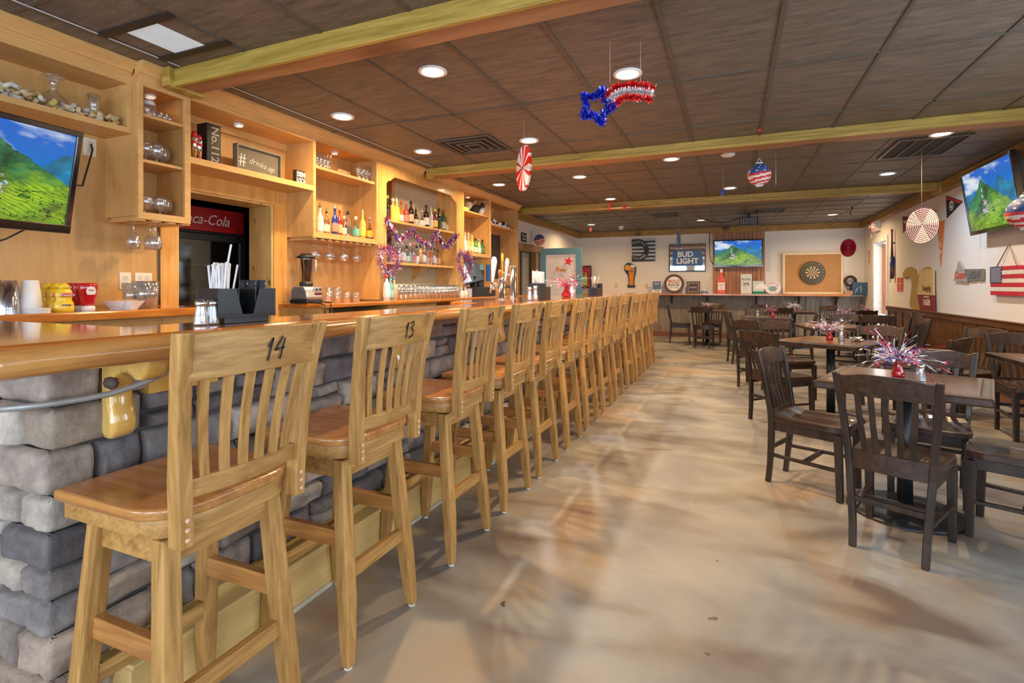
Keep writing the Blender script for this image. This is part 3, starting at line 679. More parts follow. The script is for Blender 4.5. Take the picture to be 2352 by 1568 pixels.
# ------------------------------------------------------------------ dark dining chairs and tables
def make_chair():
    t = T('dining_chair', 'x', 'chair', (0, 0, 0), group='dark slat-back dining chairs')
    for sx in (-1, 1):
        zs = [(0, .145, -.235), (.12, .148, -.222), (.25, .156, -.212), (.40, .166, -.205), (.48, .172, -.208), (.60, .182, -.226), (.74, .194, -.252), (.868, .205, -.283)]
        vs = []
        for z, x, y in zs:
            w_ = .0155; d_ = .019 if .2 < z < .55 else .016
            vs += [(sx*x-w_, y-d_, z), (sx*x+w_, y-d_, z), (sx*x+w_, y+d_, z), (sx*x-w_, y+d_, z)]
        k = len(zs); fs = [(i*4+j, i*4+(j+1) % 4, (i+1)*4+(j+1) % 4, (i+1)*4+j) for i in range(k-1) for j in range(4)]+[(3, 2, 1, 0), (k*4-4, k*4-3, k*4-2, k*4-1)]
        MB().add(vs, fs).build('back_leg', DARK, t, bevel=.005)
        b = MB(); b.bar((sx*.178, .195, 0), (sx*.178, .185, .40), .034, .034, .042, .044, (1, 0, 0)); b.build('front_leg', DARK, t, bevel=.005)
        b = MB(); b.bar((sx*.150, -.212, .185), (sx*.176, .19, .185), .018, .030, side=(0, 0, 1)); b.build('side_stretcher', DARK, t, bevel=.003)
    MB().bar((-.163, -.01, .185), (.163, -.01, .185), .030, .018, side=(0, 0, 1)).build('cross_stretcher', DARK, t, bevel=.003)
    MB().bar((-.15, -.213, .235), (.15, -.213, .235), .028, .018, side=(0, 0, 1)).build('rear_stretcher', DARK, t, bevel=.003)
    b = MB(); b.box(-.16, .16, .175, .195, .355, .412); b.bar((-.165, -.2, .383), (-.178, .18, .383), .057, .018, side=(0, 0, 1)); b.bar((.165, -.2, .383), (.178, .18, .383), .057, .018, side=(0, 0, 1)); b.build('seat_frame', DARK, t, bevel=.003)
    # saddled seat
    n = 14; vs = []; 
    def half(v_): return .175+.036*v_ if v_ < .8 else .204-.02*((v_-.8)/.2)**2
    for zi in (1, 0):
        for i in range(n+1):
            v_ = i/n; y = -.205+.43*v_; hw = half(v_)
            for j in range(n+1):
                u_ = -1+2*j/n; x = u_*hw
                dish = .016*max(0, (1-abs(abs(u_)-.45)*2.2))*math.sin(math.pi*min(1, max(0, v_*.9+.05))) if zi else 0
                rise = .018*max(0, .22-v_)/.22 if zi else 0
                yy = y-(.02*u_*u_ if v_ > .8 else 0)
                vs.append((x, yy, (.448-dish+rise if zi else .412)))
    m_ = (n+1)*(n+1); fs = []
    for i in range(n):
        for j in range(n):
            a = i*(n+1)+j; fs.append((a, a+1, a+n+2, a+n+1)); fs.append((m_+a, m_+a+n+1, m_+a+n+2, m_+a+1))
    for i in range(n):
        for e0, e1 in ((i, i+1), (n*(n+1)+i, n*(n+1)+i+1), (i*(n+1), (i+1)*(n+1)), (i*(n+1)+n, (i+1)*(n+1)+n)): fs.append((e0, e1, m_+e1, m_+e0))
    MB().add(vs, fs, sm=False).build('seat', DARKS, t, bevel=.004)
    def bowed(y0, x0, z0, z1, th, bow, arch, name, m_):
        mb = MB(); vs = []; n = 12
        for i in range(n+1):
            s_ = -1+2*i/n; x = s_*x0; q = 1-s_*s_; az = arch*(1 if abs(s_) < .45 else max(0, 1-(abs(s_)-.45)/.45))
            for dy, z in ((-th/2, z0), (th/2, z0), (th/2, z1+az), (-th/2, z1+az)): vs.append((x, y0(z)-bow*q+dy, z))
        fs = [(i*4+j, i*4+(j+1) % 4, (i+1)*4+(j+1) % 4, (i+1)*4+j) for i in range(n) for j in range(4)]+[(3, 2, 1, 0), (n*4, n*4+1, n*4+2, n*4+3)]
        return mb.add(vs, fs).build(name, m_, t, bevel=.003)
    yl = lambda z: -.208-(z-.48)*.195
    bowed(yl, .192, .765, .856, .018, .022, .018, 'crest_rail', DARKS)
    bowed(lambda z: -.203, .160, .388, .482, .018, .012, 0, 'lower_rail', DARKS)
    for k in range(5):
        s_ = -.60+.30*k; b = MB(); q = 1-s_*s_
        b.bar((s_*.160, -.207-.012*q, .478), (s_*.178, yl(.62)-.008-.016*q, .62), .026, .010, side=(1, 0, 0)); b.bar((s_*.178, yl(.62)-.008-.016*q, .62), (s_*.192, yl(.775)-.022*q, .775), .026, .010, side=(1, 0, 0))
        b.build('slat', DARK, t, bevel=.002)
    return t
CH = make_chair()
# x, y, facing angle, label
chairs = [
 (.79, 3.20, -25.5, 'dark slat-back chair nearest the camera, back turned to us, at the nearest table'),
 (.50, 3.87, -115.5, 'dark chair on the left of the nearest table, beside the open floor'),
 (1.15, 4.02, 160, 'dark chair on the far side of the nearest table, behind the silver foil spray'),
 (1.39, 3.48, 64, 'dark chair at the right of the nearest table, bare seat toward us'),
 (2.36, 5.80, 180, 'dark chair behind the right-hand table by the wainscot wall'),
 (.44, 5.62, -47, 'dark chair with its back to us behind the chair at open floor, second table'),
 (1.33, 6.42, 150, 'dark chair on the far right side of the second table, facing the camera'),
 (1.50, 5.50, 55, 'dark chair on the near right side of the second table'),
 (.62, 6.85, -150, 'dark chair at the far left of the second table, slats slanting'),
 (2.13, 6.55, 120, 'dark chair in front of the wainscot behind the second table'),
 (.30, 7.45, -20, 'dark chair with grey sheen crest rail, left side of the third table'),
 (1.55, 8.95, 170, 'dark chair on the far side of the third table'),
 (2.05, 8.35, 95, 'dark chair between third table and wainscot wall'),
 (1.98, 9.30, -8, 'dark chair at near side of the table with the pink and white spray'),
 (2.44, 9.98, 98, 'dark chair by the wainscot beside the table with napkins'),
 (.20, 9.55, -75, 'dark chair seen side-on at left of the fifth table, near the bar end'),
 (.38, 10.65, 165, 'dark chair on the far side of the fifth table behind its red vase'),
 (.95, 9.35, 85, 'dark chair on the right of the fifth table'),
 (-1.07, 12.38, -85, 'dark chair seen in profile at the far left by the drink rail'),
 (-.55, 11.72, -4, 'dark chair with its back to us at the far left table'),
 (-.40, 12.85, 175, 'dark chair between the far left table and the drink rail'),
 (.12, 12.2, 88, 'dark chair in profile on the right of the far left table'),
 (.95, 11.75, -10, 'dark chair at the near side of the far table with the silver spray'),
 (1.72, 12.7, 130, 'dark chair turned aside near the dart board, far right'),
 (.72, 12.9, 190, 'dark chair with bright top edge behind the far table, under the drink rail'),
 (2.05, 11.0, 20, 'dark chair at the near side of the far right table beside the door'),
]
for i, (x, y, a, lb) in enumerate(chairs): dup(CH, (x, y, 0), R(a), lb)
wipe(CH)
def make_table():
    t = T('dining_table', 'x', 'table', (0, 0, 0), group='square pedestal dining tables')
    MB().box(-.325, .325, -.325, .325, .729, .7605).build('inner_top', TTOP, t)
    b = MB()
    for q in ((-.38, .38, -.38, -.325), (-.38, .38, .325, .38), (-.38, -.325, -.325, .325), (.325, .38, -.325, .325)): b.box(*q, .718, .76)
    b.build('edge_band', DARKS, t, bevel=.010)
    MB().cyl((0, 0, .03), (0, 0, .70), .038, n=24).build('column', BLACKM, t)
    b = MB(); b.bar((-.22, 0, .708), (.22, 0, .708), .05, .02, side=(0, 1, 0)); b.bar((0, -.22, .708), (0, .22, .708), .05, .02, side=(1, 0, 0)); b.build('top_bracket', BLACKM, t)
    MB().lathe([(0, .045), (.06, .042), (.20, .030), (.275, .018), (.285, .004), (.285, 0), (0, 0)], n=40).build('base_plate', BLACKM, t)
    return t
TB = make_table()
tables = [
 (.92, 3.63, -20, 'nearest square dark wood table with silver foil spray and salt shaker'),
 (.90, 5.92, -34, 'second table from the camera, wood top with white napkins and red vase'),
 (1.25, 8.15, 8, 'third table back, mostly hidden behind the chairs of the second'),
 (1.90, 9.95, 5, 'dark table holding the pink and white foil spray near the wainscot'),
 (.55, 10.0, 2, 'fifth table back, holding a slim red vase, near the bar end'),
 (1.22, 12.45, 3, 'far table with a bright silver spray under the dart board'),
 (-.50, 12.3, 0, 'far left square table in front of the drink rail, ringed by four chairs'),
 (2.28, 5.02, 0, 'table against the wainscot at the right edge, bare top'),
 (2.30, 11.55, 0, 'table with vase and folded napkins beside the open door'),
]
for x, y, a, lb in tables: dup(TB, (x, y, 0), R(a), lb)
wipe(TB)
# ------------------------------------------------------------------ table top things
FOIL = mat('silver_foil', (.85, .86, .95), .3, .7); FOILR = mat('red_foil', (.75, .03, .12), .22, .7); FOILB = mat('blue_foil', (.05, .08, .62), .22, .7)
def spray(mb, c, n, L_, seed, mats=(0, 1, 2), wts=(.62, .24, .14), up=.75, wd=.0028, stars=True):
    rnd = random.Random(seed)
    for i in range(n):
        a = rnd.uniform(0, 2*math.pi); el = rnd.uniform(.15, 1.35)*up+.1; l_ = L_*(rnd.uniform(.15, .55) if rnd.random() < .72 else rnd.uniform(.6, 1.2))
        m = rnd.choices(mats, wts)[0]; d = Vector((math.cos(a)*math.cos(el), math.sin(a)*math.cos(el), math.sin(el)))
        dr = rnd.uniform(.1, .6); curl = rnd.uniform(-.4, .4); k = 6; pts = []
        side = d.cross(Vector((0, 0, 1))).normalized()
        for j in range(k+1):
            t_ = j/k; p = Vector(c)+d*l_*t_+side*l_*curl*t_*t_-Vector((0, 0, l_*dr*t_*t_)); pts.append(p)
        vs = []
        for j, p in enumerate(pts):
            w_ = wd*(1-.3*j/k); tw = j*.9+a; n_ = side*math.cos(tw)+d.cross(side)*math.sin(tw); vs += [p-n_*w_, p+n_*w_]
        mb.add(vs, [(2*j, 2*j+1, 2*j+3, 2*j+2) for j in range(k)], m)
        if stars and rnd.random() < .75:
            q = pts[-1] if rnd.random() < .6 else pts[3]; Rm = Matrix.Translation(q) @ Matrix.Rotation(rnd.uniform(0, 6), 4, 'Z') @ Matrix.Rotation(rnd.uniform(0, 3), 4, 'X')
            mb.prism(star_pts(.011, .005), -.0004, .0004, 'z', rnd.choices(mats, wts)[0], Rm)
    return mb
def centerpiece(x, y, label, seed, L_=.17, n=90, wts=(.62, .24, .14), vase='red', z=.76, s=1.0):
    t = T('centerpiece', label, 'centerpiece', (x, y, z), group='foil centerpieces on the tables')
    vm = mat('red_vase_glass', (.42, .004, .012), .08, coat=1) if vase == 'red' else mat('white_vase', (.82, .82, .84), .2, coat=1)
    MB().lathe([(0, 0), (.030*s, .001), (.034*s, .018*s), (.026*s, .045*s), (.016*s, .075*s), (.019*s, .10*s), (.024*s, .115*s), (.020*s, .115*s), (.013*s, .09*s), (0, .085*s)], n=20).build('vase', vm, t)
    spray(MB(), (0, 0, .10*s), n, L_, seed, wts=wts).build('foil_spray', [FOIL, FOILR, FOILB], t, fixn=False)
cps = [
 (.905, 3.70, 'large silver and red foil spray in red vase on the nearest table', 3, .23, 300, (.70, .18, .12), 'red'),
 (.905, 6.02, 'red and silver foil spray in a slim red vase on the second table', 5, .22, 220, (.66, .24, .10), 'red'),
 (1.70, 9.75, 'low pink and white foil spray in a white vase, middle right', 8, .22, 110, (.45, .42, .13), 'white'),
 (.66, 10.05, 'tall red foil spray in a red vase on the fifth table', 9, .22, 90, (.3, .6, .1), 'red'),
 (1.21, 12.4, 'bright silver foil spray on the far table below the dart board', 12, .22, 110, (.85, .12, .03), 'red'),
 (-.52, 12.3, 'pale foil spray on the far left table behind the chairs', 14, .17, 90, (.65, .3, .05), 'red'),
 (2.32, 11.4, 'thin foil spray in a red vase beside the open door', 17, .22, 60, (.6, .3, .1), 'red'),
]
for x, y, lb, sd, L_, n, wts, vz in cps: centerpiece(x, y, lb, sd, L_, n, wts, vz)
def shaker(x, y, z, label, fill=(.85, .85, .85), h=.088, r=.021, facet=10, group='salt and pepper shakers', frac=.5):
    t = T('shaker', label, 'shaker', (x, y, z), group=group)
    MB().lathe([(0, .001), (r*1.12, .001), (r*1.15, .008), (r*.78, h*.72), (r*.74, h*.80), (r*.70, h*.80), (r*.74, h*.7), (r*1.05, .012), (0, .01)], n=facet).build('glass_body', GL, t)
    MB().lathe([(0, .004), (r*1.04, .004), (r*(1.04-.26*frac), h*.72*frac), (0, h*.72*frac)], n=facet).build('contents', mat('salt' if fill[0] > .5 else 'pepper', fill, .8), t)
    MB().lathe([(r*.80, h*.76), (r*.86, h*.80), (r*.86, h*.90), (r*.7, h*.97), (r*.3, h), (0, h)], n=20).build('cap', CHROME, t)
shaker(.985, 3.60, .76, 'salt shaker with chrome lid beside the nearest red vase', r=.024, h=.10)
shaker(.99, 5.93, .76, 'silver topped shaker beside the vase on the second table', (.5, .5, .5), r=.026, h=.13)
shaker(.42, 10.02, .76, 'pale shaker on the fifth table left of its vase', r=.026, h=.11)
shaker(1.10, 12.3, .76, 'shaker beside the silver spray on the far table', r=.026, h=.12)
def napkins(x, y, label, seed, z=.76, s=1):
    rnd = random.Random(seed); b = MB()
    for k in range(5):
        M_ = Matrix.Translation((rnd.uniform(-.03, .03), rnd.uniform(-.03, .03), .008+.006*k)) @ Matrix.Rotation(rnd.uniform(0, 3), 4, 'Z') @ Matrix.Rotation(rnd.uniform(-.35, .35), 4, 'X')
        n = 5; vs = [((-.05+.1*i/n)*s, (-.03+.06*j/n)*s, .010*math.sin(i*1.7+k)*math.cos(j*1.3+k)) for j in range(n+1) for i in range(n+1)]
        b.add(vs, [(j*(n+1)+i, j*(n+1)+i+1, (j+1)*(n+1)+i+1, (j+1)*(n+1)+i) for j in range(n) for i in range(n)], 0, True, M_)
    o = b.build('paper_napkin', mat('napkin_paper', (.85, .84, .86), .8), loc=(x, y, z+.006), fixn=False)
    tag(o, label, 'napkin')
napkins(1.10, 5.92, 'crumpled white paper napkins beside the shaker on the second table', 2)
napkins(2.40, 11.2, 'folded white napkins on the table beside the open door', 4, s=1.3)

# ------------------------------------------------------------------ built-in cabinets behind the bar
def board(b, *q): return b.box(*q)
def Zf(v, u, X=XF): return Zat(v, X, Yat(u, X))
bk = T('back_bar_cabinetry', 'tall pale plywood back bar cabinetry with crown moulding and open shelves', 'cabinet', (0, 0, 0))
TH_ = .018
SB, S1, S2 = 1.775, 2.43, 2.13        # bottom board top, shelf tops
# unit left of the doorway: tall glass cabinet
y0, y1 = 2.137, 2.484
b = MB(); b.box(XW, XF, y0, y0+TH_, 1.755, 2.70).box(XW, XF, y1-TH_, y1, 1.755, 2.70).box(XW, XF-.002, y0, y1, 1.755, SB).box(XW, XF-.002, y0, y1, 2.62, 2.64).box(XW, XW+.01, y0, y1, 1.755, 2.7)
b.build('glass_cabinet', PLY, bk, bevel=.001)
b = MB(); 
b.box(XF-.02, XF+.001, y0-.001, y0+.028, 1.735, 2.62); b.box(XF-.02, XF+.001, y1-.04, y1+.001, 1.735, 2.62); b.box(XF-.02, XF+.001, y0, y1, 1.735, 1.778); b.box(XF-.02, XF+.001, y0, y1, 2.60, 2.70)
b.build('face_frame', PLYF, bk, bevel=.002)
for z in (S1, S2): MB().box(XW, XF-.022, y0+TH_, y1-TH_, z-.02, z).build('shelf', PLYF, bk, bevel=.002)
# shelf over the near television
ya = -1.2
b = MB(); b.box(XW, -3.58, ya, y0-.001, 2.285, 2.32).box(XW, -3.58, ya, y0, 2.60, 2.62).box(XW, -3.58, y0-.03, y0-.001, 2.32, 2.60).box(-3.61, -3.58, ya, y0, 2.60, 2.70)
b.build('shelf', PLYF, bk, bevel=.002)
# shelf over the store doorway
ZC = 2.214
b = MB(); b.box(XW, XF, y1, 3.655, ZC-.045, ZC).box(XW, XF-.01, y1, 3.655, 2.62, 2.64).box(XW+.001, XW+.02, y1, 3.655, 2.56, 2.62); b.build('shelf', PLYF, bk, bevel=.002)
# pint cabinet right of the doorway
y2, y3 = 3.655, 4.60
b = MB(); b.box(XW, XF, y2, y2+TH_, 1.755, 2.70).box(XW, XF, y3-TH_, y3, 1.755, 2.70).box(XW, XF-.002, y2, y3, 1.755, 1.795).box(XW, XF-.01, y2, y3, 2.655, 2.675); b.build('bottle_cabinet', PLY, bk, bevel=.001)
b = MB(); b.box(XF-.02, XF+.001, y2-.001, y2+.03, 1.74, 2.70).box(XF-.02, XF+.001, y3-.03, y3+.001, 1.74, 2.70).box(XF-.02, XF+.001, y2, y3, 1.745, 1.797); b.build('face_frame', PLYF, bk, bevel=.002)
MB().box(XW, XF-.022, y2+TH_, y3-TH_, 2.39, 2.416).build('shelf', PLYF, bk, bevel=.002)
# posts of the mirror bay
PA0, PA1, PB0, PB1 = 4.60, 4.74, 6.33, 6.53
AMB = wood('amber_post', (.80, .47, .16), (.64, .33, .09), axis=2, scale=3, rough=.3, coat=.3, stretch=9)
for a, c in ((PA0+.002, PA1), (PB0, PB1)): MB().box(XW, XF+.005, a, c, 1.15, 2.70).build('post', AMB, bk, bevel=.003)
MIRR = mat('mirror_silver', (.72, .72, .70), .03, 1, spec=1)
MB().box(XW, XW+.012, PA1, 5.30, 1.2, 2.66).build('mirror', MIRR, bk)
MB().box(XW, XW+.010, 5.35, PB0, 1.2, 2.66).build('reflection_backing', mat('reflected_plywood_tone', (.62, .56, .37), .4), bk)  # pale panel, its colour standing in for plywood reflected in the mirror
MB().box(XW, XW+.02, 5.30, 5.35, 1.2, 2.68).build('mirror_divider', AMB, bk)
val = [(PA1, 2.70), (PA1, 2.43), (PA1+.04, 2.47), (PA1+.08, 2.475), (PA1+.11, 2.50), (PA1+.16, 2.53), (PB0-.16, 2.53), (PB0-.11, 2.50), (PB0-.08, 2.475), (PB0-.04, 2.47), (PB0, 2.43), (PB0, 2.70)]
MB().prism(val, XF-.018, XF+.003, 'x').build('valance', AMB, bk, bevel=.002)
MB().box(XW, XF, PA1, PB0, 2.66, 2.68).build('top_board', PLY, bk)
for z in (2.05, 1.57): MB().box(XW, XF-.03, PA1, PB0, z-.028, z).build('shelf', AMB, bk, bevel=.003)
for y in (5.05, 5.75): MB().prism([(XW, 1.542), (-3.62, 1.542), (-3.66, 1.50), (-3.76, 1.46), (-3.80, 1.40), (XW, 1.36)], y-.012, y+.012, 'y').build('shelf_bracket', AMB, bk, bevel=.003)
# cap cabinet
y4, y5 = 6.53, 7.46
b = MB(); b.box(XW, XF, y4, y4+TH_, 1.755, 2.70).box(XW, XF, y5-TH_, y5, 1.755, 2.70).box(XW, XF-.002, y4, y5, 1.755, 1.785).box(XW, XF-.01, y4, y5, 2.66, 2.68); b.build('cap_cabinet', PLY, bk, bevel=.001)
b = MB(); b.box(XF-.02, XF+.001, y4, y4+.02, 1.74, 2.7).box(XF-.02, XF+.001, y5-.04, y5, 1.74, 2.7).box(XF-.02, XF+.001, y4, y5, 1.74, 1.787); b.build('face_frame', PLYF, bk, bevel=.002)
MB().box(XW, XF-.022, y4+TH_, y5-TH_, 2.378, 2.40).build('shelf', PLYF, bk, bevel=.002)
# last bay
y6 = 8.59
b = MB(); b.box(XW, XF-.002, y5, y6, 2.66, 2.68).box(XW, XF, y6-.03, y6, 1.15, 2.70); b.build('end_panel', PLY, bk, bevel=.002)
MB().box(XW, XF-.01, y5, y6-.03, 2.262, 2.283).build('shelf', PLYF, bk, bevel=.002)
# crown moulding
cp = [(XF-.02, 2.655), (XF+.006, 2.655), (XF+.006, 2.668), (XF+.022, 2.674), (XF+.030, 2.69), (XF+.050, 2.712), (XF+.062, 2.722), (XF+.062, 2.744), (XF-.02, 2.744)]
b = MB()
for a, c, dx in ((-1.2, 2.125, -.06), (2.125, 2.30, 0), (2.475, 5.46, 0), (5.75, 8.62, 0)): b.prism([(x+dx, z) for x, z in cp], a, c, 'y')
b.build('crown_moulding', PLYF, bk, bevel=.001)
MB().box(XF-.02, XF+.004, y1, 6.6, 2.64, 2.70).box(XF-.02, XF+.004, y5, y6, 2.64, 2.70).build('top_rail', PLYF, bk)
# stemware racks
def rack(ya_, yb_, n_):
    b = MB(); d = (yb_-ya_)/n_
    for k in range(n_+1):
        y = ya_+d*k; b.box(XW+.03, XF-.01, y-.008, y+.008, 1.732, 1.755).box(XW+.03, XF-.01, y-.028, y+.028, 1.724, 1.732)
    return b.build('stemware_rack', PLYF, bk, bevel=.001)
rack(2.16, 2.46, 3); rack(3.69, 4.57, 9); rack(6.56, 7.42, 9)
# puck lights
for y, z in ((2.32, 2.619), (3.02, 2.619), (4.13, 2.654), (7.0, 2.659)):
    t = T('puck_light', 'x', 'light', (-3.70, y, z))
    t['label'] = {2.32: 'round white puck light inside the glass cabinet', 3.02: 'round white puck light above the chalkboard sign', 4.13: 'round white puck light above the pint glasses', 7.0: 'round white puck light above the caps'}[y]
    MB().lathe([(0, -.024), (.032, -.022), (.038, -.012), (.038, -.001), (0, -.001)], n=20).build('housing', WPL, t)
    MB().lathe([(0, -.0255), (.026, -.025), (.026, -.0235)], n=20).build('lens', mat('puck_lens', (.95, .95, .95), .3, em=(1, .97, .9), ems=.5), t)
# small warm area lamps just below the puck lights, lighting the cabinet bays
def lamp(loc, e, size, col=(1, .62, .28), rot=(0, 0, 0), sy=.06):
    l = bpy.data.lights.new('puck_lamp', 'AREA'); l.shape = 'RECTANGLE'; l.size = size; l.size_y = sy; l.energy = e; l.color = col
    o = bpy.data.objects.new('puck_lamp', l); COL.objects.link(o); o.location = loc; o.rotation_euler = rot
lamp((-3.70, 4.13, 2.63), 1.2, .08); lamp((-3.70, 3.02, 2.60), 1.0, .08); lamp((-3.70, 7.0, 2.64), .8, .08); lamp((-3.7, 2.32, 2.60), .5, .08)

# back counters
bc = T('back_counter', 'left back counter with thick lacquered pine edge, holding ketchup and mustard', 'counter', (0, 0, 0))
MB().box(XW+.022, -3.40, -.6, 2.60, 1.10, 1.15).build('worktop', BARW, bc, bevel=.010)
MB().box(XW+.022, -3.46, -.6, 2.56, 0, 1.10).build('cabinet_body', PLY, bc, bevel=.002)
bc = T('back_counter', 'right back counter with lacquered pine edge, holding blender and pint glasses', 'counter', (0, 0, 0))
MB().box(XW+.022, -3.30, 3.555, 9.2, 1.10, 1.14).build('worktop', BARW, bc, bevel=.010)
b = MB(); b.box(XW+.022, -3.36, 3.58, 3.60, 0, 1.10).box(XW+.022, XW+.04, 3.6, 9.1, 0, 1.1).box(XW+.022, -3.36, 3.6, 9.1, .72, .74).box(XW+.022, -3.36, 9.08, 9.1, 0, 1.1)
for y in (3.6, 4.55, 5.45, 6.4, 7.4, 8.3, 9.03): b.box(XW+.022, -3.352, y, y+.07, 0, 1.10)
for a, c in ((4.62, 5.45), (6.47, 7.4)): b.box(-3.37, -3.355, a, c, .2, 1.10)
b.build('cabinet_body', PLY, bc, bevel=.002)
# dark cooler under right counter
t = T('under_counter_cooler', 'dark under-counter shelf of bottles below the right back counter', 'cooler', (0, 0, 0))
MB().box(-3.80, -3.42, 3.70, 4.50, .76, 1.02).build('body', BLACKP, t, bevel=.004)

# fridge behind the doorway
fr = T('drinks_fridge', 'black glass-door drinks fridge with red header in the dark store doorway', 'fridge', (0, 0, 0))
FX = -4.42; fy0, fy1 = 2.90, 3.66
b = MB(); b.box(FX-.7, FX, fy0, fy0+.03, 0, 2.02).box(FX-.7, FX, fy1-.03, fy1, 0, 2.02).box(FX-.7, FX, fy0, fy1, 0, .15).box(FX-.7, FX-.02, fy0, fy1, 1.78, 2.02).box(FX-.7, FX-.68, fy0, fy1, 0, 2)
b.build('body', BLACKP, fr, bevel=.004)
hd = MB().box(FX-.02, FX+.012, fy0+.005, fy1-.005, 1.80, 2.01).build('header_panel', mat('cola_red', (.28, .010, .012), .3, em=(.6, .01, .01), ems=.02), fr, bevel=.004)
text('Coca-Cola', .135, mat('header_script', (.6, .56, .54), .4), hd, (FX+.013, (fy0+fy1)/2-.05, 1.90), (R(90), 0, R(90)), shear=.35, sx=.9)
b = MB(); b.box(FX, FX+.03, fy0, fy0+.055, .16, 1.77).box(FX, FX+.03, fy1-.055, fy1, .16, 1.77).box(FX, FX+.03, fy0, fy1, 1.71, 1.77).box(FX, FX+.03, fy0, fy1, .16, .22)
dr = b.build('door', BLACKP, fr, bevel=.003)
MB().box(FX+.01, FX+.014, fy0+.055, fy1-.055, .22, 1.71).build('pane', glass('fridge_glass', (.55, .6, .6), .05), dr)
MB().cyl((FX+.06, fy0+.03, .9), (FX+.06, fy0+.03, 1.32), .010).build('handle', CHROME, dr)
for z in (1.50, 1.24, .98, .72): MB().box(FX-.6, FX-.03, fy0+.03, fy1-.03, z-.008, z).build('wire_shelf', mat('pale_shelf', (.32, .33, .32), .4), fr)
for y, z, m_, lb in ((3.0, 1.50, mat('blue_tub', (.02, .07, .25), .4), 'dark blue tub on the top fridge shelf'), (3.12, 1.50, mat('cream_tub', (.5, .46, .38), .5), 'pale tub beside the blue one in fridge'), (2.98, 1.24, mat('green_can', (.05, .28, .05), .4), 'green container on the second fridge shelf')):
    tag(MB().lathe([(0, 0), (.045, 0), (.05, .10), (.046, .105), (0, .105)], n=16).build('tub', m_, loc=(FX-.12, y, z)), lb, 'tub')

# ------------------------------------------------------------------ bottles and glasses
def prof_bottle(h, r, kind):
    if kind == 'square': return [(0, 0), (r, 0), (r*1.02, .01), (r*1.02, h*.60), (r*.85, h*.68), (r*.36, h*.76), (r*.32, h*.93), (r*.38, h*.94), (r*.36, h), (0, h)]
    if kind == 'wine': return [(0, 0), (r, 0), (r, h*.56), (r*.92, h*.64), (r*.45, h*.74), (r*.36, h*.82), (r*.36, h*.97), (r*.42, h*.975), (r*.42, h), (0, h)]
    if kind == 'tall': return [(0, 0), (r*.9, 0), (r*.92, h*.5), (r*.86, h*.62), (r*.5, h*.72), (r*.34, h*.80), (r*.32, h), (0, h)]
    if kind == 'squat': return [(0, 0), (r*1.15, 0), (r*1.25, h*.12), (r*1.2, h*.38), (r*.7, h*.50), (r*.36, h*.60), (r*.34, h*.9), (r*.4, h*.93), (r*.38, h), (0, h)]
    return [(0, 0), (r, 0), (r, h*.58), (r*.9, h*.66), (r*.42, h*.78), (r*.36, h*.84), (r*.36, h), (0, h)]
BOTN = [0]
def bottle(x, y, z, h, r, kind, bc_, lc, cc, label, group, pour=True, rz=0, name='bottle', glassy=False):
    t = T(name, label, 'bottle', (x, y, z), rz=rz, group=group); n = 4 if False else 18
    bm_ = glass('bottle_glass_%d%d%d' % tuple(int(q*99) for q in bc_), bc_, .12) if glassy else mat('bottle_%d_%d_%d' % tuple(int(q*999) for q in bc_), bc_, .1, coat=.8)
    MB().lathe(prof_bottle(h, r, kind), n=n).build('glass_body', bm_, t)
    if glassy: MB().lathe([(0, .006), (r*.9, .006), (r*.9, h*.38), (0, h*.38)], n=n).build('liquor', mat('liquor_%d_%d_%d' % tuple(int(q*999) for q in lc[1]), lc[1], .2), t)
    lcol = lc[0] if isinstance(lc[0], tuple) else lc
    k = {'squat': 1.24, 'tall': .94}.get(kind, 1.035)
    if lcol: MB().openlathe([(r*k, h*.14), (r*k+.0008, h*.15), (r*k+.0008, h*.44), (r*k, h*.45)], n=n).build('paper_label', mat('label_%d_%d_%d' % tuple(int(q*999) for q in lcol), lcol, .6), t)
    cr = r*.44
    if pour:
        MB().lathe([(0, h-.002), (cr, h-.002), (cr, h+.014), (cr*.4, h+.018), (cr*.33, h+.045), (0, h+.045)], n=12).build('pourer', CHROME if cc is None else mat('cap_%d_%d_%d' % tuple(int(q*999) for q in cc), cc, .35), t)
    else:
        MB().lathe([(0, h-.03), (cr*1.05, h-.03), (cr*1.05, h+.006), (0, h+.006)], n=14).build('cap', mat('cap_%d_%d_%d' % tuple(int(q*999) for q in (cc or (.1, .1, .1))), cc or (.1, .1, .1), .35), t)
    return t
DKB = (.035, .014, .008); AMBR = (.55, .21, .03); CLR = (.75, .77, .77); GRN = (.02, .15, .04); ORD = ['first', 'second', 'third', 'fourth', 'fifth', 'sixth', 'seventh', 'eighth', 'ninth', 'tenth', 'eleventh', 'twelfth', 'thirteenth', 'fourteenth', 'fifteenth', 'sixteenth', 'seventeenth']
def row(pxs, X, Z, specs, where, group, Xj=.0):
    for i, (u, sp) in enumerate(zip(pxs, specs)):
        h, r, kind, bc_, lc, cc, desc, pour, gy = sp
        XX = X+Xj*((i % 3)-1); bottle(XX, Yat(u, XX), Z, h, r, kind, bc_, lc, cc, '%s, %s from left on %s' % (desc, ORD[i], where), group, pour, glassy=gy)
CRM = (.78, .72, .60); WH = (.82, .82, .80); YL = (.85, .55, .05)
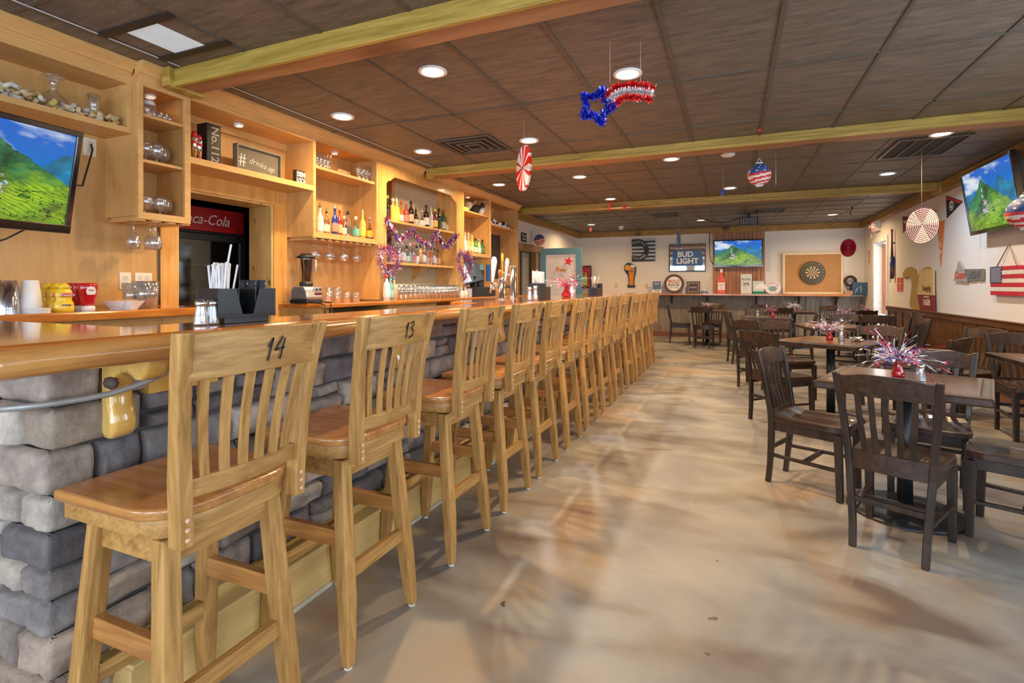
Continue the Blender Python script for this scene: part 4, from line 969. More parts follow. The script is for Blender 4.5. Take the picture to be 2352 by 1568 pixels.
row([735, 750, 769, 780, 790, 799, 817, 833, 850], -3.64, 1.795, [
 (.26, .034, 'wine', (.80, .74, .66), (.82, .78, .74), (.15, .08, .05), 'creamy white bottle', True, False),
 (.22, .030, 'round', (.80, .62, .30), ((.70, .74, .50), (.75, .50, .15)), (.1, .1, .1), 'small amber bottle with green label', True, True),
 (.27, .033, 'wine', (.03, .05, .30), (.45, .28, .18), (.5, .5, .5), 'cobalt blue bottle', True, False),
 (.27, .030, 'wine', (.50, .03, .02), (.75, .50, .25), (.5, .5, .5), 'red bottle with orange label', True, False),
 (.21, .032, 'square', (.85, .60, .30), ((.85, .70, .45), (.75, .40, .10)), (.7, .6, .4), 'small orange bottle', False, True),
 (.26, .031, 'square', (.88, .80, .60), ((.10, .09, .08), (.72, .55, .25)), (.02, .02, .02), 'clear bottle with black label and black cap', False, True),
 (.23, .037, 'round', (.75, .86, .80), ((.16, .50, .45), (.78, .45, .22)), (.75, .80, .70), 'bottle with turquoise label', False, True),
 (.28, .033, 'round', (.75, .60, .12), (.90, .66, .10), (.6, .6, .4), 'green-necked bottle with yellow label', True, False),
 (.23, .037, 'squat', (.72, .42, .10), ((.88, .52, .04), (.22, .03, .01)), (.6, .6, .5), 'round amber bottle with bright yellow label', True, True)], 'bottle cabinet shelf', 'liquor bottles in the bottle cabinet', .02)
row([890, 902, 911, 921, 933, 944, 955, 969, 979, 990, 999, 1008, 1018, 1026, 1036], -3.68, 2.05, [
 (.30, .036, 'wine', DKB, (.05, .03, .02), (.85, .5, .05), 'tall black bottle with orange cap', False, False),
 (.27, .042, 'square', (.80, .55, .12), (.86, .62, .10), (.75, .74, .7), 'fat yellow bottle', False, False),
 (.25, .038, 'square', (.85, .60, .10), (.88, .66, .16), (.7, .7, .7), 'square golden bottle', True, False),
 (.25, .034, 'round', AMBR, (.85, .80, .75), (.75, .05, .04), 'amber bottle with white label', True, False),
 (.25, .034, 'round', (.50, .08, .04), (.82, .25, .18), (.80, .30, .25), 'red bottle', True, False),
 (.29, .036, 'wine', DKB, (.72, .42, .28), (.02, .02, .02), 'black bottle with peach label', False, False),
 (.21, .034, 'round', DKB, (.75, .62, .52), (.1, .1, .1), 'short dark bottle with pale label', True, False),
 (.20, .040, 'squat', (.70, .45, .25), ((.80, .74, .70), (.10, .03, .02)), (.7, .7, .7), 'squat bottle with dark liquor', True, True),
 (.29, .038, 'wine', DKB, CRM, (.03, .03, .03), 'dark wine-shaped bottle with cream label', False, False),
 (.28, .034, 'tall', (.78, .70, .62), (.82, .75, .70), (.75, .75, .75), 'pale rose bottle', True, False),
 (.28, .036, 'round', (.18, .04, .02), (.90, .60, .06), (.85, .65, .05), 'brown bottle with yellow label and cap', False, False),
 (.29, .032, 'tall', (.015, .015, .02), (.03, .03, .035), (.02, .02, .02), 'slim all-black bottle', False, False),
 (.30, .036, 'round', GRN, (.70, .66, .50), (.6, .1, .08), 'green bottle with cream label and red cap', False, False),
 (.22, .032, 'round', AMBR, (.80, .70, .45), (.5, .5, .5), 'small amber bottle', True, False),
 (.26, .034, 'square', (.85, .82, .78), ((.84, .80, .78), (.72, .45, .25)), (.7, .7, .7), 'clear bottle with white label', True, True)], 'upper mirror shelf', 'liquor bottles on the upper mirror shelf', .03)
row([905, 914, 926, 934, 942, 950, 957, 966, 974, 982, 990, 998, 1006, 1033], -3.68, 1.57, [
 (.24, .036, 'round', (.82, .84, .86), ((.75, .25, .22), CLR), (.4, .4, .42), 'clear bottle with red print', True, True),
 (.26, .036, 'round', (.86, .86, .86), ((.84, .80, .80), CLR), (.05, .05, .05), 'clear bottle with big pale label', True, True),
 (.27, .036, 'tall', (.86, .88, .88), ((.84, .84, .86), CLR), (.05, .05, .05), 'frosted white bottle', True, True),
 (.22, .036, 'squat', (.80, .84, .84), ((.80, .78, .74), (.6, .62, .6)), (.05, .05, .05), 'squat clear bottle', False, True),
 (.25, .034, 'round', (.78, .86, .82), ((.22, .58, .45), CLR), (.6, .6, .6), 'clear bottle with mint label', False, True),
 (.26, .034, 'round', (.86, .80, .80), ((.72, .25, .30), CLR), (.7, .2, .2), 'clear bottle with pink label', False, True),
 (.24, .034, 'square', (.84, .84, .84), ((.75, .72, .70), CLR), (.05, .05, .05), 'square clear bottle', False, True),
 (.25, .034, 'round', (.60, .32, .12), (.52, .30, .18), (.05, .05, .05), 'brown bottle with brown label', False, False),
 (.26, .034, 'tall', (.82, .86, .90), ((.70, .80, .86), CLR), (.85, .85, .85), 'pale blue clear bottle', True, True),
 (.22, .032, 'square', (.40, .16, .06), (.55, .30, .24), (.05, .05, .05), 'short brown bottle', True, False),
 (.24, .032, 'square', (.30, .12, .06), (.45, .25, .20), (.03, .05, .03), 'short dark brown bottle with black cap', False, False),
 (.23, .032, 'round', (.80, .80, .78), ((.72, .70, .66), CLR), (.05, .07, .05), 'clear bottle with black cap', False, True),
 (.22, .032, 'round', (.45, .12, .05), (.60, .28, .18), (.05, .05, .05), 'small reddish brown bottle', False, False),
 (.24, .040, 'squat', (.50, .14, .04), (.85, .74, .55), (.60, .02, .03), 'square bourbon bottle with red dipped neck', False, False)], 'lower mirror shelf', 'liquor bottles on the lower mirror shelf', .03)
row([1068, 1076, 1084, 1092, 1100, 1108, 1116, 1122], -3.66, 1.785, [
 (.27, .036, 'round', (.85, .80, .78), (.84, .80, .78), (.7, .7, .7), 'white bottle with small dark emblem', True, False),
 (.27, .035, 'round', (.82, .52, .22), (.86, .60, .32), (.7, .7, .7), 'pale orange bottle', True, False),
 (.25, .036, 'round', (.72, .60, .10), (.70, .66, .50), (.7, .7, .7), 'yellow bottle with cream label', True, False),
 (.25, .036, 'wine', (.04, .30, .06), (.82, .80, .70), (.03, .03, .03), 'bright green bottle', False, False),
 (.24, .036, 'round', (.60, .62, .30), (.82, .72, .52), (.15, .5, .3), 'olive bottle with tan label', False, False),
 (.24, .035, 'wine', GRN, (.10, .20, .10), (.02, .05, .02), 'dark green bottle', False, False),
 (.27, .035, 'round', (.60, .66, .62), (.72, .74, .70), (.8, .8, .8), 'pale grey-green bottle', True, False),
 (.24, .034, 'square', (.55, .66, .66), (.65, .74, .74), (.8, .8, .8), 'pale blue-grey bottle', False, False)], 'cap cabinet shelf', 'liquor bottles in the cap cabinet', .02)

gcache = {}
def glassware(kind, x, y, z, label, group, s=1, M=None):
    if kind not in gcache:
        if kind == 'pint': p = [(0, .006), (.026, .006), (.036, .135), (.0375, .145), (.0395, .145), (.029, .0), (0, 0)]
        elif kind == 'tumbler': p = [(0, .008), (.028, .008), (.032, .095), (.035, .095), (.031, 0), (0, 0)]
        elif kind == 'shot': p = [(0, .010), (.019, .010), (.023, .055), (.026, .055), (.022, 0), (0, 0)]
        elif kind == 'pilsner': p = [(0, .02), (.018, .022), (.024, .09), (.030, .165), (.0325, .165), (.026, .09), (.018, .03), (.028, .004), (.028, 0), (0, 0)]
        elif kind == 'wine': p = [(0, 0), (.034, 0), (.033, .003), (.006, .010), (.0045, .05), (.0045, .078), (.02, .090), (.036, .115), (.040, .14), (.034, .185), (.032, .185), (.038, .14), (.033, .116), (.0, .093)]
        elif kind == 'snifter': p = [(0, 0), (.032, 0), (.031, .003), (.006, .008), (.005, .03), (.03, .042), (.046, .07), (.044, .10), (.034, .13), (.032, .13), (.042, .1), (.044, .07), (.0, .04)]
        elif kind == 'goblet': p = [(0, 0), (.045, 0), (.045, .004), (.02, .015), (.012, .05), (.02, .07), (.05, .10), (.07, .15), (.075, .18), (.072, .18), (.067, .15), (0, .09)]
        elif kind == 'jar': p = [(0, .004), (.038, .004), (.04, .02), (.04, .075), (.032, .09), (.034, .09), (.043, .078), (.043, .01), (.04, 0), (0, 0)]
        o = MB().lathe(p, n=20).build(kind, GL if kind != 'pint' else GLT); me = o.data; bpy.data.objects.remove(o); gcache[kind] = me
    nm = {'pint': 'pint_glass', 'tumbler': 'tumbler_glass', 'shot': 'shot_glass', 'pilsner': 'beer_glass', 'wine': 'wine_glass', 'snifter': 'snifter_glass', 'goblet': 'goblet_glass', 'jar': 'glass_jar'}[kind]
    o = bpy.data.objects.new(nm, gcache[kind]); COL.objects.link(o); o.location = (x, y, z)
    if M: o.rotation_euler = M
    o.scale = (s, s, s); tag(o, label, 'glass', group); return o
# counter glasses in two rows on the right back counter
k = 0
for i in range(16):
    for j in range(2):
        y = 4.88+.092*i+.045*j; x = -3.48-.11*j
        glassware('pint', x, y, 1.14, 'clear pint glass in the double row of glasses below the mirror shelves', 'pint glasses below the mirror', 1.2)
for i, u in enumerate((752, 765, 775, 785, 796, 806, 818, 828)):
    glassware('tumbler' if i not in (1, 2) else 'pint', -3.55-.05*(i % 2), Yat(u, -3.55), 1.14, 'clear tumbler on the counter right of the blender, %s from left' % ORD[i], 'tumblers right of the blender')
for i, u in enumerate((728, 737, 745, 753)): glassware('pilsner', -3.66, Yat(u, -3.66), 2.416, 'tall clear glass left on top pint shelf, %s from the left' % ORD[i], 'tall glasses at the left of the top shelf')
for i, u in enumerate((823, 833, 841, 848)): glassware('pilsner', -3.62, Yat(u, -3.62), 2.416, 'tall clear glass right on top pint shelf, %s from the left' % ORD[i], 'tall glasses at the right of the top shelf')
for i in range(8): glassware('wine', -3.62-.06*(i % 2), 3.76+.1*i, 1.728, 'wine glass hanging upside down under the bottle cabinet, %s from the left' % ORD[i], 'wine glasses hanging under the bottle cabinet', .95, (R(180), 0, 0))
for i in range(6): glassware('wine', -3.62-.06*(i % 2), 6.68+.12*i, 1.728, 'wine glass hanging upside down under the cap cabinet, %s from the left' % ORD[i], 'wine glasses hanging under the cap cabinet', .95, (R(180), 0, 0))
for i, (u, x) in enumerate(((307, -3.60), (345, -3.62), (357, -3.55))): glassware('wine', x, Yat(u, x), 1.728, 'wine glass hanging upside down under the tall glass cabinet, %s from left' % ORD[i], 'wine glasses hanging under the tall glass cabinet', 1.0, (R(180), 0, 0))
for i, (u, x) in enumerate(((334, -3.60), (347, -3.68), (360, -3.60), (374, -3.66))): glassware('snifter', x, Yat(u, x), S2, 'snifter on the middle shelf of the glass cabinet, %s from left' % ORD[i], 'snifters on the middle shelf')
for i, (u, x) in enumerate(((333, -3.60), (346, -3.66), (368, -3.60), (380, -3.66))): glassware('snifter', x, Yat(u, x), SB, 'snifter on the bottom shelf of the glass cabinet, %s from left' % ORD[i], 'snifters on the bottom shelf')
for i, (u, x) in enumerate(((366, -3.60), (378, -3.60), (390, -3.60))): glassware('shot', x, Yat(u, x), S1, 'shot glass on the top shelf of the glass cabinet, %s from left' % ORD[i], 'shot glasses on the top shelf')
j = T('lidded_jar', 'glass jar with white lid on the top shelf of the glass cabinet', 'jar', (-3.62, Yat(341, -3.62), S1))
MB().lathe([(0, .004), (.038, .004), (.04, .02), (.04, .075), (.032, .09), (.034, .09), (.043, .078), (.043, .01), (.04, 0), (0, 0)], n=20).build('glass_body', GL, j)
MB().lathe([(0, .088), (.037, .088), (.037, .112), (0, .114)], n=20).build('lid', WPL, j)
for i, (u, x, s) in enumerate(((298, -3.62, 1.15), (322, -3.62, 1.25), (330, -3.56, 1.25), (340, -3.64, 1.25), (347, -3.57, 1.25))): glassware('pint', x, Yat(u, x), 1.15, 'clear pint glass on the left back counter, %s from left' % ORD[i], 'pint glasses beside the white dishes', s)
glassware('goblet', -3.72, Yat(122, -3.72), 2.32+.225, 'large glass goblet standing upside down on the shelf over the near television', None, 1.25, (R(180), 0, 0))
glassware('pilsner', -3.70, Yat(215, -3.70), 2.32, 'slender clear glass on the shelf over the near television', None, 1.1)
# ------------------------------------------------------------------ televisions
def landscape(u, v):            # u 0..1 left-right, v 0..1 bottom-top
    d = abs(u-.40); r1 = fbm(u*11, 2.2, 5, 3)-.5; r2 = fbm(u*7+4, 5.1, 5, 7)-.5
    peak = .83-d*.75-.28*d**.5*(.5 if d < .06 else .75)+r1*.13
    far = .55+.20*math.exp(-((u-.74)/.10)**2)+.10*math.exp(-((u-.97)/.10)**2)+.08*math.exp(-((u-.1)/.12)**2)+r2*.16
    if v > max(peak, far):
        c = fbm(u*3.2+1.3, v*5+u, 5, 2); k = min(1, max(0, (c-.36)*6)); g = min(1, max(0, (c-.5)*4))
        return tuple(a*(1-k)+b*k for a, b in zip((.01, .12+.14*(1-v), .58), (.55+.35*g, .66+.24*g, .80+.14*g)))
    n = fbm(u*13+v*9, v*11-u*5, 5, 5); fine = fbm(u*48, v*48, 3, 8); shade = max(.35, min(1.5, .4+2.2*(fbm(u*9-v*7, v*6+u*4, 4, 31)-.22)))
    if v > peak: return (.01+.02*n, (.10+.14*n)*shade+.03, (.26+.12*n)*shade+.04)
    n2 = fbm(u*6+3, v*7, 4, 11); lowm = max(0, min(1, (.44-v+.30*max(0, u-.45)+.5*(n2-.45))*6))
    hi = (.012+.05*fine*shade, (.085+.17*fine)*shade, (.045+.08*max(0, v-.45))*shade)
    ter = .5+.5*math.sin((v+.7*(u-.4)*(1 if u > .4 else -.6))*170+n2*30); fld = fbm(u*10+9, v*10, 3, 17)
    lo = ((.08+.36*ter*fld)*shade+.10*fine, (.20+.36*ter*fld)*shade+.16*fine, .012+.03*ter)
    if fine > .60 and v < .34: lo = (.02, .10*shade, .015)
    c = tuple(a*(1-lowm)+b*lowm for a, b in zip(hi, lo))
    w_ = .012+.20*max(0, .66-v)**1.15; dx = (u-.385+.10*(v-.4)-.02*math.sin(v*20))/w_
    if .26 < v < .68 and abs(dx) < 1 and fbm(u*30, v*22, 3, 41) > .30+.25*abs(dx):
        q = hsh(int(u*150), int(v*95), 4)
        if q > .22: c = [(.75, .74, .78), (.52, .20, .14), (.16, .34, .66), (.62, .56, .50), (.85, .84, .84), (.25, .24, .28)][int(q*97) % 6]
    return c
SCRM = attrmat('tv_picture', .15, emis=1.0)
NX, NZ = 190, 107
vs = [(-.5+i/NX, 0, -.5+j/NZ) for j in range(NZ+1) for i in range(NX+1)]
fs = [(j*(NX+1)+i, j*(NX+1)+i+1, (j+1)*(NX+1)+i+1, (j+1)*(NX+1)+i) for j in range(NZ) for i in range(NX)]
scols = [landscape((i+.5)/NX, (j+.5)/NZ) for j in range(NZ) for i in range(NX)]
so = MB().add(vs, fs, 0, True, None, scols).build('picture', SCRM, fixn=False); SME = so.data; bpy.data.objects.remove(so)
scols = [landscape(abs((i+.5)/NX-.24), (j+.5)/NZ) for j in range(NZ) for i in range(NX)]
so = MB().add(vs, fs, 0, True, None, scols).build('picture', SCRM, fixn=False); SME2 = so.data; bpy.data.objects.remove(so)
def tv(w_, h_, loc, rot, label, pic=None):       # local: screen faces -y, centred
    t = T('television', label, 'television', loc, rot=rot)
    bz = .028
    b = MB()
    b.box(-w_/2, w_/2, 0, .045, -h_/2, -h_/2+bz*1.6).box(-w_/2, w_/2, 0, .045, h_/2-bz, h_/2).box(-w_/2, -w_/2+bz, 0, .045, -h_/2, h_/2).box(w_/2-bz, w_/2, 0, .045, -h_/2, h_/2)
    b.build('bezel', mat('tv_bezel', (.012, .010, .012), .12, coat=1), t, bevel=.004)
    MB().box(-w_/2+.01, w_/2-.01, .03, .075, -h_/2+.01, h_/2-.01).build('back_shell', BLACKP, t, bevel=.01)
    p = bpy.data.objects.new('picture', pic or SME); COL.objects.link(p); p.parent = t; p.location = (0, .012, .008); p.scale = (w_-2*bz+.004, 1, h_-2.6*bz+.004)
    return t
# near left television on a tilting arm
t = tv(.98, .565, (-3.305, 1.225, 1.868), (R(11), 0, R(96)), 'large television on the plywood wall at the left edge of the room', SME2)
MB().box(-.1, .1, .075, .10, -.1, .1).bar((0, .09, 0), (.0, .50, .06), .05, .05).build('wall_mount', BLACKM, t)
# right television
tv(1.27, .735, (2.555, 7.165, 2.255), (R(8), 0, R(-90-1)), 'big television high on the right wall above the wooden flag')
t = tv(1.10, .66, ((px0+px1)/2, YB-.20, 2.085), (0, 0, 0), 'wide television on the beadboard panel at the far wall')
MB().box(-.06, .06, .07, .17, -.12, .12).build('wall_mount', BLACKM, t)
# right TV mount
b = MB(); b.box(XR-.02, XR-.001, 7.0, 7.35, 2.1, 2.4).bar((XR-.01, 7.17, 2.25), (2.63, 7.17, 2.26), .06, .06)
tag(b.build('television_mount', BLACKM), 'black wall bracket behind the big right television', 'bracket')
def wire(pts, r, label, m=BLACKP, cat='cable', name='cable'):
    tag(MB().tube(pts, r, 6).build(name, m), label, cat)
wire([(XW+.015, Yat(206, XW), Zat(332, XW, Yat(206, XW))), (XW+.04, Yat(206, XW)-.005, Zat(345, XW, Yat(206, XW))), (XW+.05, Yat(206, XW)-.02, Zat(362, XW, Yat(206, XW))), (XW+.10, 1.95, 1.93), (-3.62, 1.80, 1.90), (-3.42, 1.66, 1.90)], .006, 'black plug cord beside the large left television')
wire([(XW+.02, 1.3, 1.50), (-3.75, 1.45, 1.505), (-3.7, 1.55, 1.56), (-3.6, 1.6, 1.62)], .005, 'thin black cord looping under the large left television')
def plate(x, y, z, ax, label, w_=.07, h_=.115, gang=1, m=IVORY, cat='outlet'):
    w2 = (w_+.045*(gang-1))/2; b = MB(); s = MB()
    if ax == 'x+': b.box(x, x+.006, y-w2, y+w2, z-h_/2, z+h_/2)
    elif ax == 'x-': b.box(x-.006, x, y-w2, y+w2, z-h_/2, z+h_/2)
    else: b.box(x-w2, x+w2, y-.006, y, z-h_/2, z+h_/2)
    o = b.build('wall_plate', m, bevel=.002); tag(o, label, cat)
    for g in range(gang):
        d = -.045*(gang-1)/2+.045*g
        for dz in (-.022, .022):
            if ax == 'x+': s.box(x+.006, x+.008, y+d-.014, y+d+.014, z+dz-.014, z+dz+.014)
            elif ax == 'x-': s.box(x-.008, x-.006, y+d-.014, y+d+.014, z+dz-.014, z+dz+.014)
            else: s.box(x+d-.014, x+d+.014, y-.008, y-.006, z+dz-.014, z+dz+.014)
    s.build('socket_face', mat('socket', (.66, .60, .48), .4), o)
plate(XW, Yat(206, XW), Zat(338, XW, Yat(206, XW)), 'x+', 'ivory wall plate with black plug beside the large left television')
for u, v, g, lb in ((287, 645, 1, 'ivory outlet behind the pint glasses, leftmost of three'), (329, 645, 2, 'double ivory switch plate, middle of three behind the pint glasses'), (378, 643, 1, 'ivory outlet right of the cord, rightmost of three')):
    y = Yat(u, XW); plate(XW, y, Zat(v, XW, y), 'x+', lb, gang=g)
wire([(XW+.006, Yat(363, XW), 1.78), (XW+.006, Yat(363, XW), 1.5), (XW+.008, Yat(365, XW), 1.16)], .006, 'dark vertical conduit on plywood between two outlets', mat('conduit', (.12, .08, .05), .5))

# ------------------------------------------------------------------ left back counter
def cups(u, x, r0, r1, h, n_, m_, label, z=1.15):
    y = Yat(u, x); t = T('cup_stack', label, 'cups', (x, y, z))
    for k in range(n_): MB().openlathe([(r0, k*.012), (r1, h+k*.012-.0), (r1*.97, h+k*.012), (r0*.97, .001+k*.012)], n=24).build('cup', m_, t)
    return t
cups(17, -3.62, .052, .040, .155, 3, glass('plastic_cup', (.93, .93, .97), .25), 'stack of clear plastic cups upside down at the left frame edge')
cups(70, -3.62, .052, .036, .145, 4, mat('foam', (.86, .84, .84), .6), 'stack of white foam cups upside down beside mustard')
t = T('lid_stack', 'short stack of white round lids in front of the foam cups', 'lids', (-3.50, Yat(88, -3.50), 1.15))
for k in range(4): MB().lathe([(0, .007*k), (.05, .007*k), (.052, .007*k+.002), (.052, .007*k+.0055), (0, .007*k+.006)], n=28).build('lid', WPL, t)
YM = mat('mustard_yellow', (.90, .62, .03), .3, coat=.4); KM = mat('ketchup_red', (.52, .01, .015), .15, coat=.8)
for i, (u, x) in enumerate(((110, -3.72), (128, -3.66), (147, -3.54))):
    t = T('mustard_bottle', 'yellow mustard squeeze bottle, %s of three beside the ketchup' % ('rearmost', 'middle', 'front')[i], 'bottle', (x, Yat(u, x), 1.15), group='mustard bottles'); t.scale = (1.1,)*3
    MB().lathe([(0, 0), (.042, 0), (.045, .012), (.043, .045), (.034, .062), (.036, .075), (.040, .09), (.034, .112), (.020, .125), (0, .126)], n=24, sx=.62).build('squeeze_body', YM, t)
    MB().lathe([(0, .122), (.022, .122), (.024, .136), (.018, .142), (.010, .15), (0, .152)], n=20).build('cap', YM, t)
    text("French's", .019, WINK, t, (.0285, .0, .088), (R(90), 0, R(90)), shear=.3); text('MUSTARD', .010, BLUE, t, (.0285, 0, .035), (R(90), 0, R(90)))
    MB().box(.024, .0275, -.026, .026, .080, .098).build('red_banner', RED, t, bevel=.003)
for i, (u, x) in enumerate(((162, -3.74), (176, -3.68), (188, -3.62), (202, -3.54))):
    t = T('ketchup_bottle', 'upside down red ketchup bottle, %s in the row beside the mustard' % ('last', 'third', 'second', 'front')[i], 'bottle', (x, Yat(u, x), 1.15), group='ketchup bottles'); t.scale = (1.1,)*3
    MB().lathe([(0, .026), (.026, .027), (.034, .045), (.036, .065), (.040, .085), (.046, .12), (.046, .142), (.040, .150), (0, .152)], n=24, sx=.62).build('squeeze_body', KM, t)
    MB().lathe([(0, 0), (.031, 0), (.032, .02), (.026, .028), (0, .028)], n=24).build('cap', WPL, t)
    MB().prism([(-.018, .088), (.018, .088), (.024, .105), (.018, .128), (0, .134), (-.018, .128), (-.024, .105)], .0285, .030, 'x').build('shield_label', mat('ketchup_label', (.8, .77, .72), .5), t)
    text('HEINZ', .009, RED, t, (.0302, 0, .112), (R(90), 0, R(90)))
for u, x, lb in ((274, -3.58, 'white angular dish of small items, left of two'), (296, -3.54, 'white angular dish holding orange packets, right of two')):
    t = T('serving_dish', lb, 'dish', (x, Yat(u, x), 1.15), rz=R(20))
    b = MB(); b.add([(-.035, -.025, 0), (.035, -.025, 0), (.035, .025, 0), (-.035, .025, 0), (-.07, -.05, .055), (.07, -.05, .055), (.07, .05, .055), (-.07, .05, .055), (-.062, -.043, .055), (.062, -.043, .055), (.062, .043, .055), (-.062, .043, .055), (-.03, -.02, .006), (.03, -.02, .006), (.03, .02, .006), (-.03, .02, .006)],
        [(0, 3, 2, 1), (0, 1, 5, 4), (1, 2, 6, 5), (2, 3, 7, 6), (3, 0, 4, 7), (4, 5, 9, 8), (5, 6, 10, 9), (6, 7, 11, 10), (7, 4, 8, 11), (8, 9, 13, 12), (9, 10, 14, 13), (10, 11, 15, 14), (11, 8, 12, 15), (12, 13, 14, 15)]); b.build('dish', WPL, t)
    b = MB()
    for k in range(7): b.box(-.018, .018, -.010, .010, -.002, .003, 0, Matrix.Translation((random.Random(k).uniform(-.03, .03), random.Random(k+9).uniform(-.02, .02), .048+.002*k)) @ Matrix.Rotation(k*1.1, 4, 'Z'))
    b.build('packets', mat('packet', (.80, .45, .15), .5), t)

# ------------------------------------------------------------------ things on the shelves
rnd = random.Random(21); b = MB()
corkc = [(.62, .42, .20), (.70, .55, .34), (.72, .68, .60), (.60, .46, .14), (.52, .50, .46)]
y = .2
while y < 2.08:
    for k in range(3):
        hh = .035+.09*max(0, min(1, (1.75-y)/.5)); c = Vector((rnd.uniform(-3.80, -3.61), y+rnd.uniform(-.02, .02), 2.335+rnd.random()*hh)); d = Vector((rnd.uniform(-1, 1), rnd.uniform(-1, 1), rnd.uniform(-.6, .6))).normalized()*.028
        b.cyl(c-d, c+d, .012, None, 8, 0, None, True, rnd.choice(corkc))
    y += .013
o = b.build('wine_corks', attrmat('cork', .7)); tag(o, 'loose heap of wine corks along the shelf over the near television', 'corks'); o['kind'] = 'stuff'
t = T('display_box', 'dark brown angled box standing behind the corks on the top left shelf', 'box', (0, 0, 0))
MB().prism([(.9, 2.32), (1.62, 2.32), (1.62, 2.36), (1.50, 2.50), (.9, 2.50)], -3.85, -3.80, 'x').build('back_panel', mat('walnut_box', (.06, .028, .02), .4), t, bevel=.004)
# No. sign block, cocktail shakers, chalkboard, drink local
x = -3.66; y = Yat(479, x)
t = T('book_block', 'tall black letter block reading No. lying sideways beside the red shaker', 'sign', (x, y, ZC))
MB().box(-.05, .06, -.058, .058, 0, .305).build('block', mat('black_leather', (.014, .013, .014), .35), t, bevel=.004)
text('No.112', .088, mat('pewter', (.36, .34, .31), .3, .6), t, (.0605, .005, .152), (R(90), R(90), R(90)), sx=1.0, bold=.002)
for i, (u, h) in enumerate(((446, .21), (457, .19))):
    xx = -3.60; t = T('cocktail_shaker', 'steel cocktail shaker with red bands, %s of two beside black block' % ('left', 'right')[i], 'shaker', (xx, Yat(u, xx), ZC), group='red banded cocktail shakers')
    MB().lathe([(0, 0), (.017, 0), (.023, h*.75), (.021, h*.8), (0, h*.8)], n=20).build('body', CHROME, t)
    MB().lathe([(0, h*.8), (.022, h*.8), (.018, h*.93), (.012, h), (0, h)], n=20).build('lid', RED, t)
    MB().openlathe([(.021, h*.55), (.0232, h*.56), (.0237, h*.64), (.0222, h*.65)], n=20).build('band', RED, t)
    MB().openlathe([(.0175, .0), (.0185, .001), (.0192, .02), (.019, .021)], n=20).build('band', RED, t)
xa = -3.66; ya0, ya1 = Yat(541, xa), Yat(643, xa)
t = T('chalkboard_sign', 'grey framed chalkboard reading hashtag drinks up on the upper shelf', 'sign', (xa, (ya0+ya1)/2, ZC)); hw = (ya1-ya0)/2
b = MB(); b.box(-.03, .02, -hw, hw, 0, .012).box(-.03, .02, -hw, hw, .218, .23).box(-.03, .02, -hw, -hw+.012, 0, .23).box(-.03, .02, hw-.012, hw, 0, .23); b.build('frame', mat('taupe_frame', (.20, .17, .12), .6), t)
MB().box(-.03, -.005, -hw+.012, hw-.012, .012, .218).build('board', mat('taupe_board', (.15, .125, .095), .7), t)
strokes([[(.0, .03), (.012, .13)], [(.03, .03), (.042, .13)], [(-.012, .065), (.05, .065)], [(-.008, .097), (.054, .097)]], .007, WINK, t, (-.004, -hw+.045, .03), (R(90), 0, R(90)), name='painted_hash')
text('drinks up', .075, WINK, t, (-.004, .035, .105), (R(90), R(8), R(90)), shear=.35, sx=.92, bold=-.0015)
xb = -3.64; yb = Yat(689, xb)
t = T('drink_local_sign', 'small block sign reading DRINK LOCAL at the right end of the upper shelf', 'sign', (xb, yb, ZC))
MB().box(-.02, .02, -.062, .062, 0, .135).build('block', mat('dark_block', (.05, .035, .03), .6), t)
text('DRINK', .062, WINK, t, (.022, 0, .098), (R(90), 0, R(90)), sx=.62, bold=.002); text('LOCAL', .062, WINK, t, (.022, 0, .042), (R(90), 0, R(90)), sx=.62, bold=.002)
xb = -3.70; t = T('wooden_plaque', 'small wooden plaque with dark lettering between glasses on top pint shelf', 'sign', (xb, Yat(790, xb), 2.416))
MB().box(-.01, .01, -.085, .085, 0, .075).build('board', PLYF, t); text('COOL', .05, mat('brown_ink', (.25, .12, .04), .6), t, (.011, 0, .036), (R(90), 0, R(90)))
# caps
def cap(x, y, z, c1, c2, rot, label, s=1):
    t = T('baseball_hat', label, 'hat', (x, y, z), rot=rot); t.scale = (s,)*3
    MB().lathe([(.09, 0), (.092, .02), (.085, .06), (.065, .09), (.03, .108), (0, .112)], n=20).build('crown', c1, t)
    b = MB(); n = 10; vs = []
    for i in range(n+1):
        a = R(-60+120*i/n); vs += [(.088*math.cos(a), .088*math.sin(a), .002), (.165*math.cos(a*.72), .10*math.sin(a), -.012+.010*math.cos(a*1.5)), (.088*math.cos(a), .088*math.sin(a), .006), (.165*math.cos(a*.72), .10*math.sin(a), -.008+.010*math.cos(a*1.5))]
    fs = []
    for i in range(n): a = i*4; fs += [(a, a+1, a+5, a+4), (a+2, a+6, a+7, a+3), (a+1, a+3, a+7, a+5)]
    b.add(vs, fs).build('brim', c2, t)
cap(-3.66, Yat(1076, -3.66)+.05, 2.46, mat('camo_cap', (.30, .26, .25), .8), mat('pale_brim', (.45, .40, .40), .8), (R(20), R(-55), R(10)), 'mottled dark baseball cap leaning in the cap cabinet', 1.05)
cap(-3.66, Yat(1094, -3.66)+.06, 2.46, mat('black_cap', (.03, .028, .03), .8), BLACKP, (R(10), R(-60), R(0)), 'black baseball cap in the cap cabinet', 1.0)
cap(-3.62, Yat(1108, -3.62)+.05, 2.45, mat('white_cap', (.75, .72, .72), .8), mat('white_cap', (.75, .72, .72), .8), (R(10), R(-65), R(0)), 'white baseball cap, right in the cap cabinet', .9)
t = T('ammo_sign', 'small yellow and black sign card lying in front of the caps', 'sign', (-3.58, Yat(1070, -3.58), 2.40)); MB().box(-.006, .006, -.07, .07, 0, .05).build('card', mat('yellow_card', (.75, .62, .08), .5), t)
